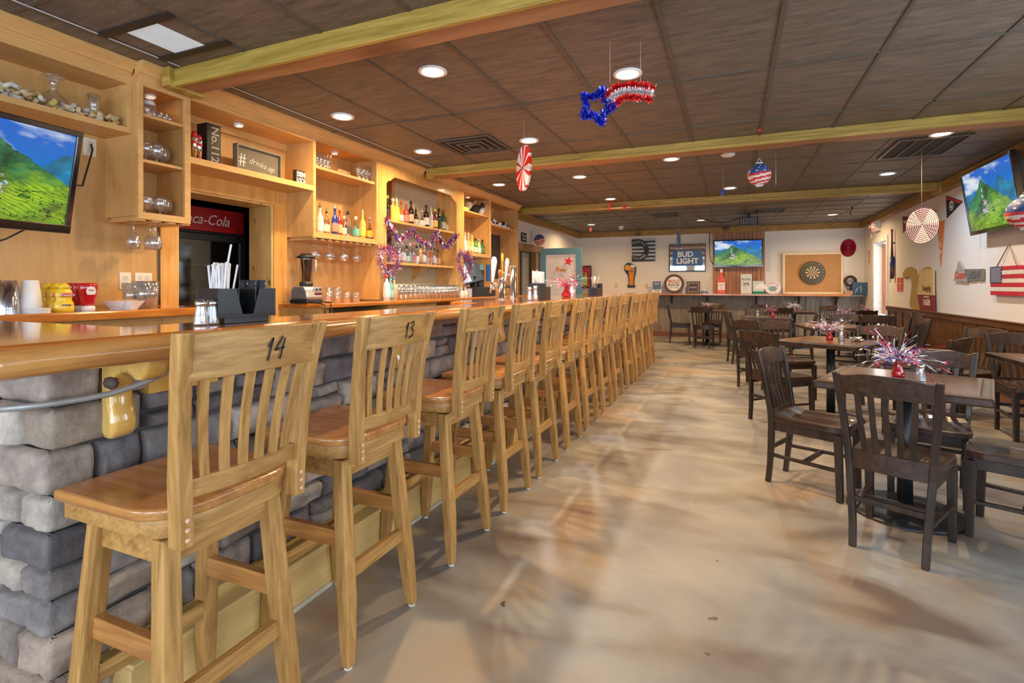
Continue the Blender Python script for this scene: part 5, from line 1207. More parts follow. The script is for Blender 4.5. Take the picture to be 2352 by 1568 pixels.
# black and white cut-out letters in the last bay
t = T('cutout_letters', 'black and white patterned cut-out sculpture on the last bay shelf', 'ornament', (-3.62, 8.0, 2.283))
b = MB(); rnd = random.Random(5)
for k in range(26):
    c = Vector((rnd.uniform(-.02, .02), rnd.uniform(-.36, .34), .04+rnd.random()*.06)); r = rnd.uniform(.018, .034); b.lathe([(0, -r), (r*.7, -r*.7), (r, 0), (r*.7, r*.7), (0, r)], c=tuple(c), n=8, m=k % 2)
b.box(-.03, .03, -.38, .36, 0, .04, 1).build('figure', [BLK, WINK], t)
# blackboard on the wall of the last bay
y0_, y1_ = Yat(1131, XW+.02), Yat(1149, XW+.02)
t = T('blackboard', 'tall black menu board hanging on the wall in the last bay', 'board', (XW+.0, (y0_+y1_)/2, 1.85)); MB().box(.001, .02, -(y1_-y0_)/2, (y1_-y0_)/2, -.42, .35).build('board', mat('slate', (.045, .045, .05), .5), t, bevel=.003)

# ------------------------------------------------------------------ blender
x = -3.60; y = Yat(703, x)
t = T('blender', 'silver commercial blender with clear jug and black lid on the right back counter', 'blender', (x, y, 1.14))
b = MB(); b.prism([(-.095, .035), (.105, .035), (.11, .06), (.10, .10), (.085, .125), (.06, .155), (-.06, .155), (-.09, .13)], -.095, .095, 'y'); b.build('motor_base', mat('blender_silver', (.42, .41, .41), .3, .7), t, bevel=.012)
MB().box(-.10, .11, -.10, .10, 0, .035).build('foot', BLACKP, t, bevel=.008)
b = MB().box(.098, .106, .0, .085, .055, .095).build('name_plate', mat('maroon_plate', (.10, .015, .015), .4), t)
b = MB().box(.085, .10, .005, .085, .105, .145).build('control_panel', mat('silver_panel', (.5, .5, .5), .3, .5), t, bevel=.004)
for yy in (.022, .066): MB().cyl((.10, yy, .126), (.110, yy, .126), .009, n=12).build('switch', BLACKP, b)
MB().openlathe([(.052, .165), (.060, .20), (.078, .40), (.082, .42), (.078, .42), (.057, .20)], n=4).build('jug', glass('jug_plastic', (.62, .58, .58), .18), t, rz=R(45))
MB().lathe([(0, .155), (.055, .155), (.062, .168), (.058, .195), (0, .195)], n=20).build('jug_collar', BLACKP, t)
MB().lathe([(0, .41), (.082, .41), (.084, .43), (.06, .44), (.045, .455), (0, .455)], n=24).build('lid', BLACKP, t)
MB().tube([(.0, .055, .40), (.01, .11, .395), (.01, .112, .36), (.01, .105, .29)], .009, 8).build('handle', mat('clear_handle', (.7, .72, .75), .2), t)
wire([(-3.58, 3.65, 1.148), (-3.50, 3.60, 1.150), (-3.42, 3.57, 1.15), (-3.295, 3.56, 1.13), (-3.285, 3.54, 1.03), (-3.28, 3.60, 1.0), (-3.285, 3.63, 1.08), (-3.30, 3.64, 1.150), (-3.4, 3.66, 1.152)], .007, 'black power cord looping over the counter edge left of the blender')

# ------------------------------------------------------------------ things on the bar
ZB = BT
x = -1.66; y0_ = Yat(470, x); 
sh1 = shaker(-1.60, Yat(461, -1.60), ZB, 'glass salt shaker on the bar in front of the black caddy, left of two', r=.020, h=.085, group='shakers beside the near bar caddy')
sh2 = shaker(-1.60, Yat(487, -1.60), ZB, 'glass pepper shaker on the bar in front of the black caddy, right of two', (.42, .40, .38), r=.020, h=.085, group='shakers beside the near bar caddy', frac=.9)
def caddy(x, y, rz, label, s=1, straws='box', nap=True):
    t = T('bar_caddy', label, 'caddy', (x, y, ZB), rz=rz); t.scale = (s,)*3
    b = MB(); CM = mat('caddy_plastic', (.010, .012, .018), .35)
    b.box(-.055, .055, -.085, .085, 0, .028)
    o = b.build('foot', CM, t, bevel=.003)
    b = MB()
    b.box(-.06, .06, -.11, -.106, .022, .12).box(-.06, .06, .106, .11, .022, .12).box(-.06, -.056, -.11, .11, .022, .12).box(-.06, .06, -.11, .11, .022, .03)
    b.prism([(-.11, .022), (-.018, .022), (-.045, .12), (-.11, .12)], .056, .060, 'x').prism([(.11, .022), (.018, .022), (.045, .12), (.11, .12)], .056, .060, 'x').box(-.056, .056, -.035, -.031, .03, .12).box(-.056, .056, .031, .035, .03, .12)
    b.build('tray', CM, t, bevel=.001)
    return t
def strawbunch(parent, c, n_, h, r, m_, seed, lean=.05, name='straw'):
    rnd = random.Random(seed)
    for i in range(n_):
        a = rnd.uniform(0, 6.3); q = rnd.uniform(0, r); p = Vector(c)+Vector((q*math.cos(a), q*math.sin(a), 0)); d = Vector((rnd.uniform(-lean, lean), rnd.uniform(-lean, lean), h*rnd.uniform(.93, 1.03)))
        MB().cyl(p, p+d, .0032, None, 6).build(name, m_, parent)
cx_, cy_ = -1.63, Yat(545, -1.63)
cd_ = caddy(cx_, cy_, R(-4), 'black bar caddy holding white straws on the bar at the nearest stool')
st = T('straw_bundle', 'bundle of paper-wrapped white straws standing in the near caddy', 'straws', (cx_-.0, cy_-.07, ZB+.031)); PS = mat('paper_straw', (.84, .83, .84), .6)
strawbunch(st, (0, 0, 0), 64, .175, .033, PS, 3, .022)
MB().cyl((.0, .0, .02), (.0, .045, .245), .0035, None, 6).build('straw', PS, st)
t = T('stir_cups', 'small dark portion cups stacked in the right side of near caddy', 'cups', (cx_, cy_+.07, ZB+.031))
for i, (dx, dy) in enumerate(((-.03, -.018), (.01, -.015), (-.02, .02), (.02, .018))):
    for k in range(2): MB().openlathe([(.012, .06+k*.02), (.017, .10+k*.02), (.016, .10+k*.02), (.011, .061+k*.02)], c=(dx, dy, -.0), n=12).build('portion_cup', mat('smoke_cup', (.05, .055, .07), .2), t)
MB().box(-.04, .045, -.034, .034, 0, .06).build('stack_base', mat('smoke_cup', (.05, .055, .07), .2), t)
# second caddy
cx2 = -1.68; cy2 = Yat(1235, cx2)
t = T('bar_caddy', 'black bar caddy with napkins and straws beside the tap tower', 'caddy', (cx2, cy2, ZB))
MB().box(-.06, .06, -.10, .06, 0, .15).build('tray', mat('caddy_plastic', (.010, .012, .018), .35), t, bevel=.003)
MB().box(-.06, .06, .065, .20, 0, .12).build('menu_holder', mat('dark_brown_holder', (.05, .025, .02), .4), t, bevel=.003)
t2 = T('straw_bundle', 'white straws fanned out in the caddy beside the taps', 'straws', (cx2, cy2-.05, ZB+.151))
strawbunch(t2, (0, 0, 0), 8, .12, .03, PS, 8, .06)
t2 = T('napkin_stack', 'white bar napkins standing in the caddy beside the taps', 'napkins', (cx2, cy2+.01, ZB+.151)); MB().box(-.05, .05, -.035, .045, 0, .11).build('napkins', mat('napkin_paper', (.85, .84, .86), .8), t2, bevel=.01)
shaker(-1.60, Yat(1229, -1.60), ZB, 'salt shaker on the bar before the second caddy', r=.024, h=.13, group=None or 'shakers beside the second caddy')
shaker(-1.62, Yat(1216, -1.62), ZB, 'pepper shaker on the bar left of the second caddy', (.35, .3, .3), r=.022, h=.12, group='shakers beside the second caddy')
# third caddy further away
x3 = -1.66; y3_ = Yat(1368, x3)
t = T('bar_caddy', 'small black caddy with pale straws at the far end of the bar', 'caddy', (x3, y3_, ZB)); MB().box(-.06, .06, -.14, .14, 0, .10).box(-.06, .06, .05, .14, .10, .16).build('tray', mat('caddy_plastic', (.010, .012, .018), .35), t, bevel=.003)
t2 = T('straw_bundle', 'pale straws in the far bar caddy', 'straws', (x3, y3_-.05, ZB+.101)); strawbunch(t2, (0, 0, 0), 12, .15, .03, mat('kraft_straw', (.72, .62, .52), .6), 12, .03)
# red vase spray on the bar near the blue door
x4 = -1.75; t = T('centerpiece', 'red foil spray in a red vase on the bar in front of the blue door', 'centerpiece', (x4, Yat(1301, x4), ZB))
MB().lathe([(0, 0), (.05, .002), (.06, .03), (.04, .06), (.024, .10), (.034, .14), (.028, .14), (.018, .1), (0, .09)], n=20).build('vase', mat('red_vase_glass', (.62, .01, .05), .08), t)
spray(MB(), (0, 0, .12), 120, .32, 30, wts=(.35, .6, .05)).build('foil_spray', [FOIL, FOILR, FOILB], t, fixn=False)
shaker(-1.70, Yat(1313, -1.70), ZB, 'tall pale shaker on the bar in front of the blue door', r=.045, h=.23, group=None or 'shakers in front of the blue door')
# beer taps
def tap_tower(u, x, h, label, hcol, hh, lean, kind):
    y = Yat(u, x); t = T('beer_tap', label, 'beer tap', (x, y, ZB))
    MB().lathe([(0, 0), (.055, 0), (.055, .01), (.036, .014), (.034, h-.01), (.030, h), (0, h)], n=24).build('column', CHROME, t)
    MB().cyl((-.03, 0, h*.72), (-.10, -.02, h*.78), .012).cyl((-.10, -.02, h*.82), (-.11, -.02, h*.3), .009).build('faucet', CHROME, t)
    return t
tap_tower(1152, -2.02, .20, 'chrome tap column standing on the bar, left of two', None, 0, 0, 0)
tap_tower(1178, -2.05, .33, 'taller chrome tap column standing on the bar, right of two', None, 0, 0, 0)
def tap_handle(u, v, h, w_, c1, label, lean, top=None, X=-2.12):
    y = Yat(u, X); z = Zat(v, X, y); t = T('draft_tap', label, 'beer tap', (X, y, z), rot=(lean, 0, 0))
    MB().lathe([(0, 0), (w_*.35, 0), (w_*.4, h*.1), (w_*.8, h*.55), (w_, h*.85), (w_*.6, h), (0, h)], n=14, sx=.6).build('paddle', c1, t)
    MB().cyl((0, 0, -.05), (0, 0, .01), .008).build('stem', CHROME, t)
    if top: MB().lathe([(0, h-.01), (w_*1.3, h), (w_*1.5, h+.04), (w_*1.1, h+.08), (0, h+.09)], n=14, sx=.5).build('topper', top, t)
WT = mat('white_handle', (.78, .74, .76), .25, coat=.5)
tap_handle(1131, 651, .26, .045, WT, 'tall white paddle tap handle with purple mark, leftmost', R(-10)); tap_handle(1154, 640, .17, .014, mat('orange_handle', (.80, .33, .03), .3), 'slim orange tap handle with yellow disc on top', 0, mat('yellow_disc', (.85, .60, .04), .3))
tap_handle(1160, 650, .26, .034, mat('pale_tap', (.62, .55, .55), .3), 'pale grey and red leaning tap handle, right of the orange one', R(-14)); tap_handle(1150, 650, .14, .03, mat('copper_tap', (.42, .16, .05), .35), 'short copper brown tap handle behind the chrome column', R(12), X=-2.2)
b = MB(); b.cyl((-2.12, Yat(1129, -2.12), Zat(662, -2.12, Yat(1129, -2.12))), (-2.08, Yat(1172, -2.08), Zat(657, -2.08, Yat(1172, -2.08))), .016).build('pipe', CHROME)
o = bpy.data.objects['pipe']; o.name = 'tap_manifold'; tag(o, 'horizontal chrome manifold bar carrying the tap handles', 'pipe')
# till
x = -3.50; y = Yat(1088, x)
t = T('cash_register', 'black point of sale terminal with tilted screen on the back counter', 'cash register', (x, y, 1.14))
MB().box(-.22, .18, -.30, .38, 0, .14).build('cash_drawer', BLACKP, t, bevel=.006)
b = MB(); b.box(-.02, .02, -.20, .20, 0, .34, 0, Matrix.Translation((.02, -.05, .20)) @ Matrix.Rotation(R(-25), 4, 'Y') @ Matrix.Rotation(R(-30), 4, 'Z')); o = b.build('monitor', BLACKP, t, bevel=.01)
b = MB(); b.box(.021, .023, -.17, -.03, .03, .31, 0, Matrix.Translation((.02, -.05, .20)) @ Matrix.Rotation(R(-25), 4, 'Y') @ Matrix.Rotation(R(-30), 4, 'Z')); b.build('screen', mat('pos_screen', (.5, .55, .55), .3, em=(.7, .8, .8), ems=.5), t)
b = MB(); b.box(-.02, .03, .12, .30, .14, .40).build('printer', BLACKP, t, bevel=.01)
MB().bar((0, 0, .14), (0, 0, .30), .08, .08).build('stand', BLACKP, t)
for i, (u, c) in enumerate(((1060, (.82, .74, .55)), (1068, (.80, .72, .50)))):
    bottle(-3.45, Yat(u, -3.45), 1.14, .13, .036, 'square', (.8, .75, .65), c, (.7, .7, .7), 'small cream labelled bottle left of the till, %s' % ('left of two', 'right of two')[i], 'small bottles left of the till', False)
t = T('tissue_box', 'small pale box beside the till', 'box', (-3.42, Yat(1079, -3.42), 1.14)); MB().box(-.05, .05, -.05, .05, 0, .12).build('carton', mat('lilac_box', (.55, .52, .62), .5), t, bevel=.003)
for i, (u, c) in enumerate(((1106, (.25, .55, .55)), (1122, (.03, .14, .45)))):
    t = T('hanging_snack_card', '%s card of snacks hanging under the cap cabinet' % ('teal', 'blue')[i], 'snacks', (-3.70, Yat(u, -3.70), 1.50)); MB().box(-.01, .01, -.07, .07, -.13, .15).build('card', mat('card_%d' % i, c, .4), t, bevel=.004)
# bottles on the counter near the tinsel
for i, (u, c, lc) in enumerate(((888, (.84, .84, .86), (.8, .8, .84)), (897, (.20, .45, .38), (.3, .6, .5)), (905, (.75, .50, .25), (.7, .4, .2)))):
    bottle(-3.42, Yat(u, -3.42), 1.14, .27-.02*i, .038, 'round', c, lc, (.7, .05, .06) if i == 0 else (.2, .4, .35), 'bottle on the counter under the left tinsel bunch, %s from left' % ORD[i], 'bottles under the left tinsel bunch', i != 0)
# patriotic tinsel
TR = mat('tinsel_red', (.60, .02, .05), .25, .5); TB_ = mat('tinsel_blue', (.05, .05, .45), .25, .5); TS = mat('tinsel_silver', (.86, .84, .93), .2, .85); TP = mat('tinsel_purple', (.16, .04, .16), .35, .4)
def fluff(path, r, dens, seed, mats=(0, 1, 2), wts=(1, 1, 1), ln=.03, wd=.0016, mb=None):
    rnd = random.Random(seed); mb = mb or MB(); path = [Vector(p) for p in path]
    for a, c in zip(path, path[1:]):
        L_ = (c-a).length; n = max(1, int(L_*dens))
        for i in range(n):
            p = a.lerp(c, rnd.random()); d = Vector((rnd.gauss(0, 1), rnd.gauss(0, 1), rnd.gauss(0, 1))).normalized(); e = d.orthogonal().normalized()*wd; l_ = r*rnd.uniform(.6, 1.15)
            q = p+d*l_; m_ = p+d*l_*.5+Vector((0, 0, -.004))
            mb.add([p-e, p+e, m_+e, m_-e, q+e*.6, q-e*.6], [(0, 1, 2, 3), (3, 2, 4, 5)], rnd.choices(mats, wts)[0])
    return mb
gy0, gy1 = Yat(890, -3.48), Yat(1052, -3.48); pts = []
for i in range(61):
    s_ = i/60; sw = abs(math.sin(math.pi*(s_*3.0))); base = 2.02+.0*s_; pts.append((-3.50, gy0+(gy1-gy0)*s_, base+.01-.165*sw+.02*math.sin(s_*30)-.06*s_*(1-s_)*4))
mb = fluff(pts, .05, 1300, 4, (0, 1, 2, 3), (.9, 1.2, .9, 1.6), wd=.0022)
rnd = random.Random(6)
for i in range(46):
    p = Vector(pts[rnd.randrange(61)])+Vector((.035, rnd.uniform(-.02, .02), rnd.uniform(-.05, .03)))
    mb.prism(star_pts(.028, .012), -.0006, .0006, 'z', 2 if rnd.random() < .7 else 0, Matrix.Translation(p) @ Matrix.Rotation(R(90)+rnd.uniform(-.5, .5), 4, 'Y') @ Matrix.Rotation(rnd.uniform(0, 6), 4, 'Z'))
tag(mb.build('tinsel_garland', [TR, TB_, TS, TP], fixn=False), 'red, blue and silver star tinsel garland draped along the upper mirror shelf', 'garland')
def heart(u, v, X, s, label, seed):
    y = Yat(u, X); z = Zat(v, X, y); pts = []
    for i in range(41):
        a = 2*math.pi*i/40; pts.append((X+.0, y+s*.9*(16*math.sin(a)**3)/17, z+s*(13*math.cos(a)-5*math.cos(2*a)-2*math.cos(3*a)-math.cos(4*a))/17))
    mb = fluff(pts, .075, 620, seed, (0, 1, 2, 3), (1.1, 1.1, .8, 1.7), wd=.0018)
    # trailing strands
    rnd = random.Random(seed)
    for k in range(60):
        p = Vector(rnd.choice(pts)); q = p+Vector((rnd.uniform(-.03, .05), rnd.uniform(-.08, .08), -rnd.uniform(.05, .2))); e = Vector((0, .0016, 0)); mb.add([p-e, p+e, q+e, q-e], [(0, 1, 2, 3)], rnd.choice((0, 1, 2, 3)))
    t = T('tinsel_bunch', label, 'decoration', (0, 0, 0)); mb.build('tinsel', [TR, TB_, TS, TP], t, fixn=False)
    MB().tube([(X, y, z-s*.9), (X-.01, y, z-s*1.5)], .004, 6).build('stem', STRING, t)
heart(894, 598, -3.44, .20, 'heart-shaped red and blue tinsel wreath at the left of the mirror bay', 41)
heart(1068, 606, -3.42, .22, 'heart-shaped tinsel wreath on the post right of the mirror bay', 43)
# blue framed door leaning open past the bar
yd = Yat(1240, -3.1)
t = T('blue_door', 'open half-glazed door with blue frame, red star and paper cups picture behind the bar end', 'door', (0, 0, 0))
DYp = 8.75; dx0, dx1 = Xat(1241, DYp), Xat(1336, DYp); dz1 = Zat(571, dx0, DYp)
BF = mat('teal_blue_paint', (.075, .19, .235), .45); fw = .13
b = MB(); b.box(dx0, dx0+fw*.8, DYp, DYp+.04, .02, dz1).box(dx1-fw*.8, dx1, DYp, DYp+.04, .02, dz1).box(dx0, dx1, DYp, DYp+.04, dz1-fw*.85, dz1).box(dx0, dx1, DYp, DYp+.04, .02, .5)
b.build('door_frame', BF, t, bevel=.004)
b = MB(); b.box(dx0+.09, dx1-.09, DYp+.015, DYp+.025, .5, dz1-.1); b.build('glass_panel', mat('frosted_pane', (.60, .54, .50), .25, coat=.6), t)
sx_, sz_ = Xat(1306, DYp), Zat(600, Xat(1306, DYp), DYp)
MB().prism(star_pts(.085, .036), -.004, .004, 'y', 0, Matrix.Translation((sx_, DYp-.012, sz_)) @ Matrix.Rotation(R(12), 4, 'Y')).build('red_star', RED, t)
lx, lz = Xat(1290, DYp), Zat(620, Xat(1290, DYp), DYp)
MB().box(lx-.05, lx+.08, DYp-.004, DYp, lz-.018, lz+.018).build('amber_decal', mat('amber_decal', (.55, .26, .03), .5), t); MB().prism([(lx-.10, lz-.02), (lx-.075, lz-.02), (lx-.055, lz+.03), (lx-.07, lz+.075), (lx-.09, lz+.05), (lx-.105, lz+.02)], DYp-.004, DYp, 'y').build('flame_decal', mat('flame_decal', (.65, .14, .05), .5), t)
text('Thirsty', .028, BLK, t, (lx+.02, DYp-.005, lz), (R(90), 0, 0))
# things behind the left doorway
t = T('sliding_door', 'pale grey sliding door in the rustic left doorway', 'door', (XL-.10, 0, 0)); MB().box(-.03, .0, LY0+.45, LY1-.10, 0, 2.0).build('panel', mat('pale_grey_door', (.36, .37, .36), .5), t, bevel=.003)
t = T('curtain', 'ochre brown curtain at the right of the left doorway', 'curtain', (XL-.06, 0, 0)); b = MB(); n = 24
vs = []; 
for i in range(n+1):
    y = LY1-.32+.30*i/n; vs += [(.02*math.sin(i*1.3), y, .02), (.02*math.sin(i*1.3), y, 2.0)]
b.add(vs, [(2*i, 2*i+2, 2*i+3, 2*i+1) for i in range(n)], 0, True).build('cloth', mat('ochre_curtain', (.22, .12, .025), .8), t)

# ------------------------------------------------------------------ back wall
ys = 13.52; SZ = 1.105
b = MB(); b.box(-2.0, XR-.32, ys, YB-.03, SZ-.045, SZ)
dr = T('drink_rail', 'long orange-brown drink rail shelf along the far wall', 'shelf', (0, 0, 0)); b.build('shelf_board', SHELFW, dr, bevel=.006)
MB().box(-3.7, -2.0, ys-.08, YB-.03, SZ-.045, SZ).build('side_shelf_board', BARW, dr, bevel=.006)
b_ = [(-1.4), (-.55), .55, 1.45, 2.2]
for x in b_: MB().prism([(YB-.03, SZ-.05), (ys+.06, SZ-.05), (ys+.07, SZ-.07), (YB-.06, SZ-.26), (YB-.03, SZ-.26)], x-.015, x+.015, 'x').build('bracket', DARK, dr)
def bw(u0, v0, u1, v1, Yp):        # rectangle on a plane parallel to the back wall
    x0_, x1_ = Xat(u0, Yp), Xat(u1, Yp); xm = (x0_+x1_)/2; um = (u0+u1)/2
    return x0_, x1_, Zat(v1, xm, Yp), Zat(v0, xm, Yp)
# goose island style corrugated sign
x0_, x1_, z0_, z1_ = bw(1452, 549, 1505, 600, YB)
t = T('brewery_sign', 'square corrugated metal sign with black goose-neck C shape and white lettering', 'sign', (0, 0, 0)); b = MB(); n = 12
for k in range(n): zc = z0_+(z1_-z0_)*(k+.5)/n; b.box(x0_, x1_, YB-.03-.008*(k % 2), YB-.02, zc-(z1_-z0_)/n/2, zc+(z1_-z0_)/n/2, k % 2)
b.build('corrugated_panel', [mat('slot_dark', (.05, .05, .05), .6), mat('galvanised', (.40, .41, .39), .35, .5)], t)
cx_, cz_ = x0_+.10, (z0_+z1_)/2; ro, ri = (z1_-z0_)*.50, (z1_-z0_)*.24; pts = []
for i in range(33): a = R(95-190*i/32); pts.append((cx_+.06+ro*.95*math.cos(a), cz_+ro*math.sin(a)))
for i in range(33): a = R(-80+160*i/32); pts.append((cx_+.06+ri*1.15*math.cos(a), cz_-.01+ri*math.sin(a)))
MB().prism([(x0_, cz_+ro), ]+pts[:33]+[(x0_, cz_-ro), (x0_, cz_-ri*.9)]+pts[33:]+[(x0_, cz_+ri*.7)], YB-.055, YB-.04, 'y').build('goose_shape', BLACKM, t)
def arc_text(s_, cx, cz, r, a0, a1, size, m_, parent, Yp, up=True):
    for i, ch in enumerate(s_):
        a = a0+(a1-a0)*(i/(len(s_)-1)); text(ch, size, m_, parent, (cx+r*math.cos(R(a)), Yp, cz+r*math.sin(R(a))), (R(90), -(R(a)-R(90)) if up else -(R(a)+R(90)), 0), bold=.001)
arc_text('GOOSE', cx_+.06, cz_, (ro+ri)/2*1.02, 120, 40, .075, WINK, t, YB-.057); arc_text('ISLAND', cx_+.06, cz_, (ro+ri)/2*1.02, -125, -40, .07, WINK, t, YB-.057, False)
# beer glass shaped sign
x0_, x1_, z0_, z1_ = bw(1434, 603, 1462, 660, YB); w_ = x1_-x0_; h_ = z1_-z0_
t = T('beer_glass_sign', 'beer glass shaped wall sign with orange slice and blue outline', 'sign', (0, 0, 0))
def gl_out(g):
    base = [(.28, 0), (.88, 0), (.90, .06), (.80, .16), (.84, .35), (.95, .62), (.98, .80), (.86, .88), (.66, .95), (.45, 1.0), (.20, .98), (.02, .88), (.0, .72), (.12, .60), (.28, .52), (.34, .35), (.36, .16), (.26, .06)]
    return [(x0_+w_*(.5+(p-.5)*g), z0_+h_*(.5+(q-.5)*g)) for p, q in base]
MB().prism(gl_out(1), YB-.03, YB, 'y').build('outline_panel', mat('navy_outline', (.02, .06, .10), .3), t)
MB().prism([(x0_+w_*p, z0_+h_*q) for p, q in ((.42, .09), (.78, .09), (.74, .18), (.80, .5), (.88, .78), (.5, .80), (.38, .62), (.42, .35))], YB-.034, YB-.03, 'y').build('beer', mat('orange_beer', (.80, .25, .02), .3), t)
MB().prism([(x0_+w_*.28+.07*math.cos(R(a)), z0_+h_*.80+.075*math.sin(R(a))) for a in range(0, 360, 20)], YB-.038, YB-.033, 'y').build('orange_slice', mat('orange_slice', (.85, .34, .05), .4), t)
MB().prism([(x0_+w_*.62+.035*math.cos(R(a)), z0_+h_*.66+.035*math.sin(R(a))) for a in range(0, 360, 24)], YB-.040, YB-.034, 'y').build('blue_emblem', mat('blue_emblem', (.04, .22, .40), .4), t)
MB().prism([(x0_+w_*.45, z0_+h_*.82), (x0_+w_*.9, z0_+h_*.80), (x0_+w_*.86, z0_+h_*.88), (x0_+w_*.6, z0_+h_*.92)], YB-.037, YB-.033, 'y').build('foam', WINK, t)
# Bud Light mirror
x0_, x1_, z0_, z1_ = bw(1537, 560, 1621, 623, YB)
t = T('bar_mirror', 'black framed mirror with blue BUD LIGHT panel', 'mirror', (0, 0, 0)); b = MB(); f_ = .022
for q in ((x0_, x1_, z0_, z0_+f_), (x0_, x1_, z1_-f_, z1_), (x0_, x0_+f_, z0_, z1_), (x1_-f_, x1_, z0_, z1_)): b.box(q[0], q[1], YB-.035, YB, q[2], q[3])
b.build('frame', BLACKP, t); MB().box(x0_+f_, x1_-f_, YB-.015, YB-.005, z0_+f_, z1_-f_).build('mirror_glass', MIRR, t)
bx0, bx1, bz0, bz1 = bw(1545, 574, 1613, 610, YB-.016)
MB().box(bx0, bx1, YB-.019, YB-.015, bz0, bz1).build('blue_panel', mat('light_blue_panel', (.01, .09, .33), .3), t)
text('BUD', .19, WINK, t, ((bx0+bx1)/2-.05, YB-.0195, (bz0+bz1)/2+.085), bold=.006); text('LIGHT', .19, WINK, t, ((bx0+bx1)/2, YB-.0195, (bz0+bz1)/2-.085), bold=.006)
# outlets on back wall
plate(Xat(1349, YB), YB, Zat(579, Xat(1349, YB), YB), 'y', 'ivory switch plate on the far wall near the blue door')
plate(Xat(1485, YB), YB, Zat(657, Xat(1485, YB), YB), 'y', 'outlet on the far wall below the beer glass sign', m=mat('beige_plate', (.62, .48, .36), .5))
plate(Xat(1415, YB), YB, Zat(655, Xat(1415, YB), YB), 'y', 'outlet with black plug on the far wall right of the far caddy', m=mat('beige_plate', (.62, .48, .36), .5))
# lit bottle sign beside the blue door
x0_, x1_, z0_, z1_ = bw(1334, 610, 1358, 662, YB-.2)
t = T('bottle_sign', 'tall framed sign with two green bottles on red at the far left corner', 'sign', (0, 0, 0)); MB().box(x0_-.2, x1_, YB-.2, YB-.16, z0_, z1_).build('frame', BLACKP, t, bevel=.01)
MB().box(x0_-.18, x1_-.03, YB-.203, YB-.2, z0_+.05, z1_-.05).build('red_picture', mat('dark_red_print', (.28, .01, .03), .3), t)
for k in (0, 1): MB().lathe(prof_bottle(.36, .045, 'round'), c=(x0_+.045+.09*k, YB-.207, z0_+.07), n=14, sy=.12).build('printed_bottle', mat('green_print', (.30, .55, .22), .3), t)
# items on the drink rail
def card(u0, v0, u1, v1, Yp, name, label, cat, m_, th=.02):
    x0_, x1_, z0_, z1_ = bw(u0, v0, u1, v1, Yp); z0_ = SZ+.001; t = T(name, label, cat, (0, 0, 0)); MB().box(x0_, x1_, Yp, Yp+th, z0_, z1_).build('panel', m_, t, bevel=.003); return t, x0_, x1_, z0_, z1_
YP = 13.66
t, x0_, x1_, z0_, z1_ = card(1498, 645, 1519, 667, YP, 'brewery_plaque', 'small blue and white plaque at the left of the drink rail', 'sign', WINK)
MB().box(x0_+.01, x1_-.01, YP-.003, YP, z0_+.10, z1_-.01).build('print', mat('blue_print', (.12, .16, .32), .5), t); text('ALE', .07, WINK, t, ((x0_+x1_)/2, YP-.004, z1_-.07)); text('HOPS', .05, BLUE, t, ((x0_+x1_)/2, YP-.004, z0_+.06))
def disc(u, v, r, Yp, m_, parent, y0_=0, n=40, name='disc', sx=1):
    x_ = Xat(u, Yp); z_ = Zat(v, x_, Yp); MB().prism([(x_+r*sx*math.cos(2*math.pi*i/n), z_+r*math.sin(2*math.pi*i/n)) for i in range(n)], Yp-.012-y0_, Yp+.012-y0_, 'y').build(name, m_, parent); return x_, z_
t = T('round_rock_sign', 'round dark barrel-rim sign reading BOLD ROCK on the drink rail', 'sign', (0, 0, 0)); z_ = SZ+.245
x_ = Xat(1548, YP); b = MB(); b.prism([(x_+.245*math.cos(R(a)), z_+.243*math.sin(R(a))) for a in range(0, 360, 9)], YP, YP+.03, 'y'); b.build('barrel_rim', mat('barrel_dark', (.12, .06, .05), .45), t, bevel=.006)
MB().prism([(x_+.18*math.cos(R(a)), z_+.18*math.sin(R(a))) for a in range(0, 360, 9)], YP-.006, YP, 'y').build('face_disc', WINK, t)
text('BOLD', .11, mat('rust_ink', (.62, .12, .04), .5), t, (x_, YP-.007, z_+.06), bold=.003); text('ROCK', .10, mat('grey_ink', (.15, .15, .17), .5), t, (x_, YP-.007, z_-.03), bold=.003); text('HARD CIDER', .04, mat('grey_ink', (.15, .15, .17), .5), t, (x_, YP-.007, z_-.10))
t, x0_, x1_, z0_, z1_ = card(1577, 646, 1608, 668, YP, 'framed_photo', 'small black framed picture on the drink rail under the mirror', 'picture', BLACKP)
MB().box(x0_+.025, x1_-.025, YP-.003, YP, z0_+.03, z1_-.03).build('mat_board', mat('tan_mat', (.45, .28, .18), .6), t); MB().box(x0_+.045, x1_-.045, YP-.005, YP-.002, z0_+.05, z1_-.05).build('print', mat('dark_print', (.08, .05, .08), .5), t); text('RACING', .045, WINK, t, ((x0_+x1_)/2, YP-.006, (z0_+z1_)/2))
t = T('toy_car', 'small dark toy car on the drink rail right of the framed picture', 'toy', (Xat(1618, YP-.04), YP-.04, SZ)); MB().prism([(-.09, .02), (.09, .02), (.09, .05), (.05, .055), (.03, .085), (-.04, .085), (-.06, .055), (-.09, .05)], -.035, .035, 'y').build('car_body', mat('navy_car', (.02, .03, .06), .2, coat=.6), t, bevel=.006)
b = MB(); [b.cyl((xx, yy-.006, .02), (xx, yy+.006, .02), .02, n=12) for xx in (-.055, .055) for yy in (-.034, .034)]; b.build('wheels', BLACKP, t)
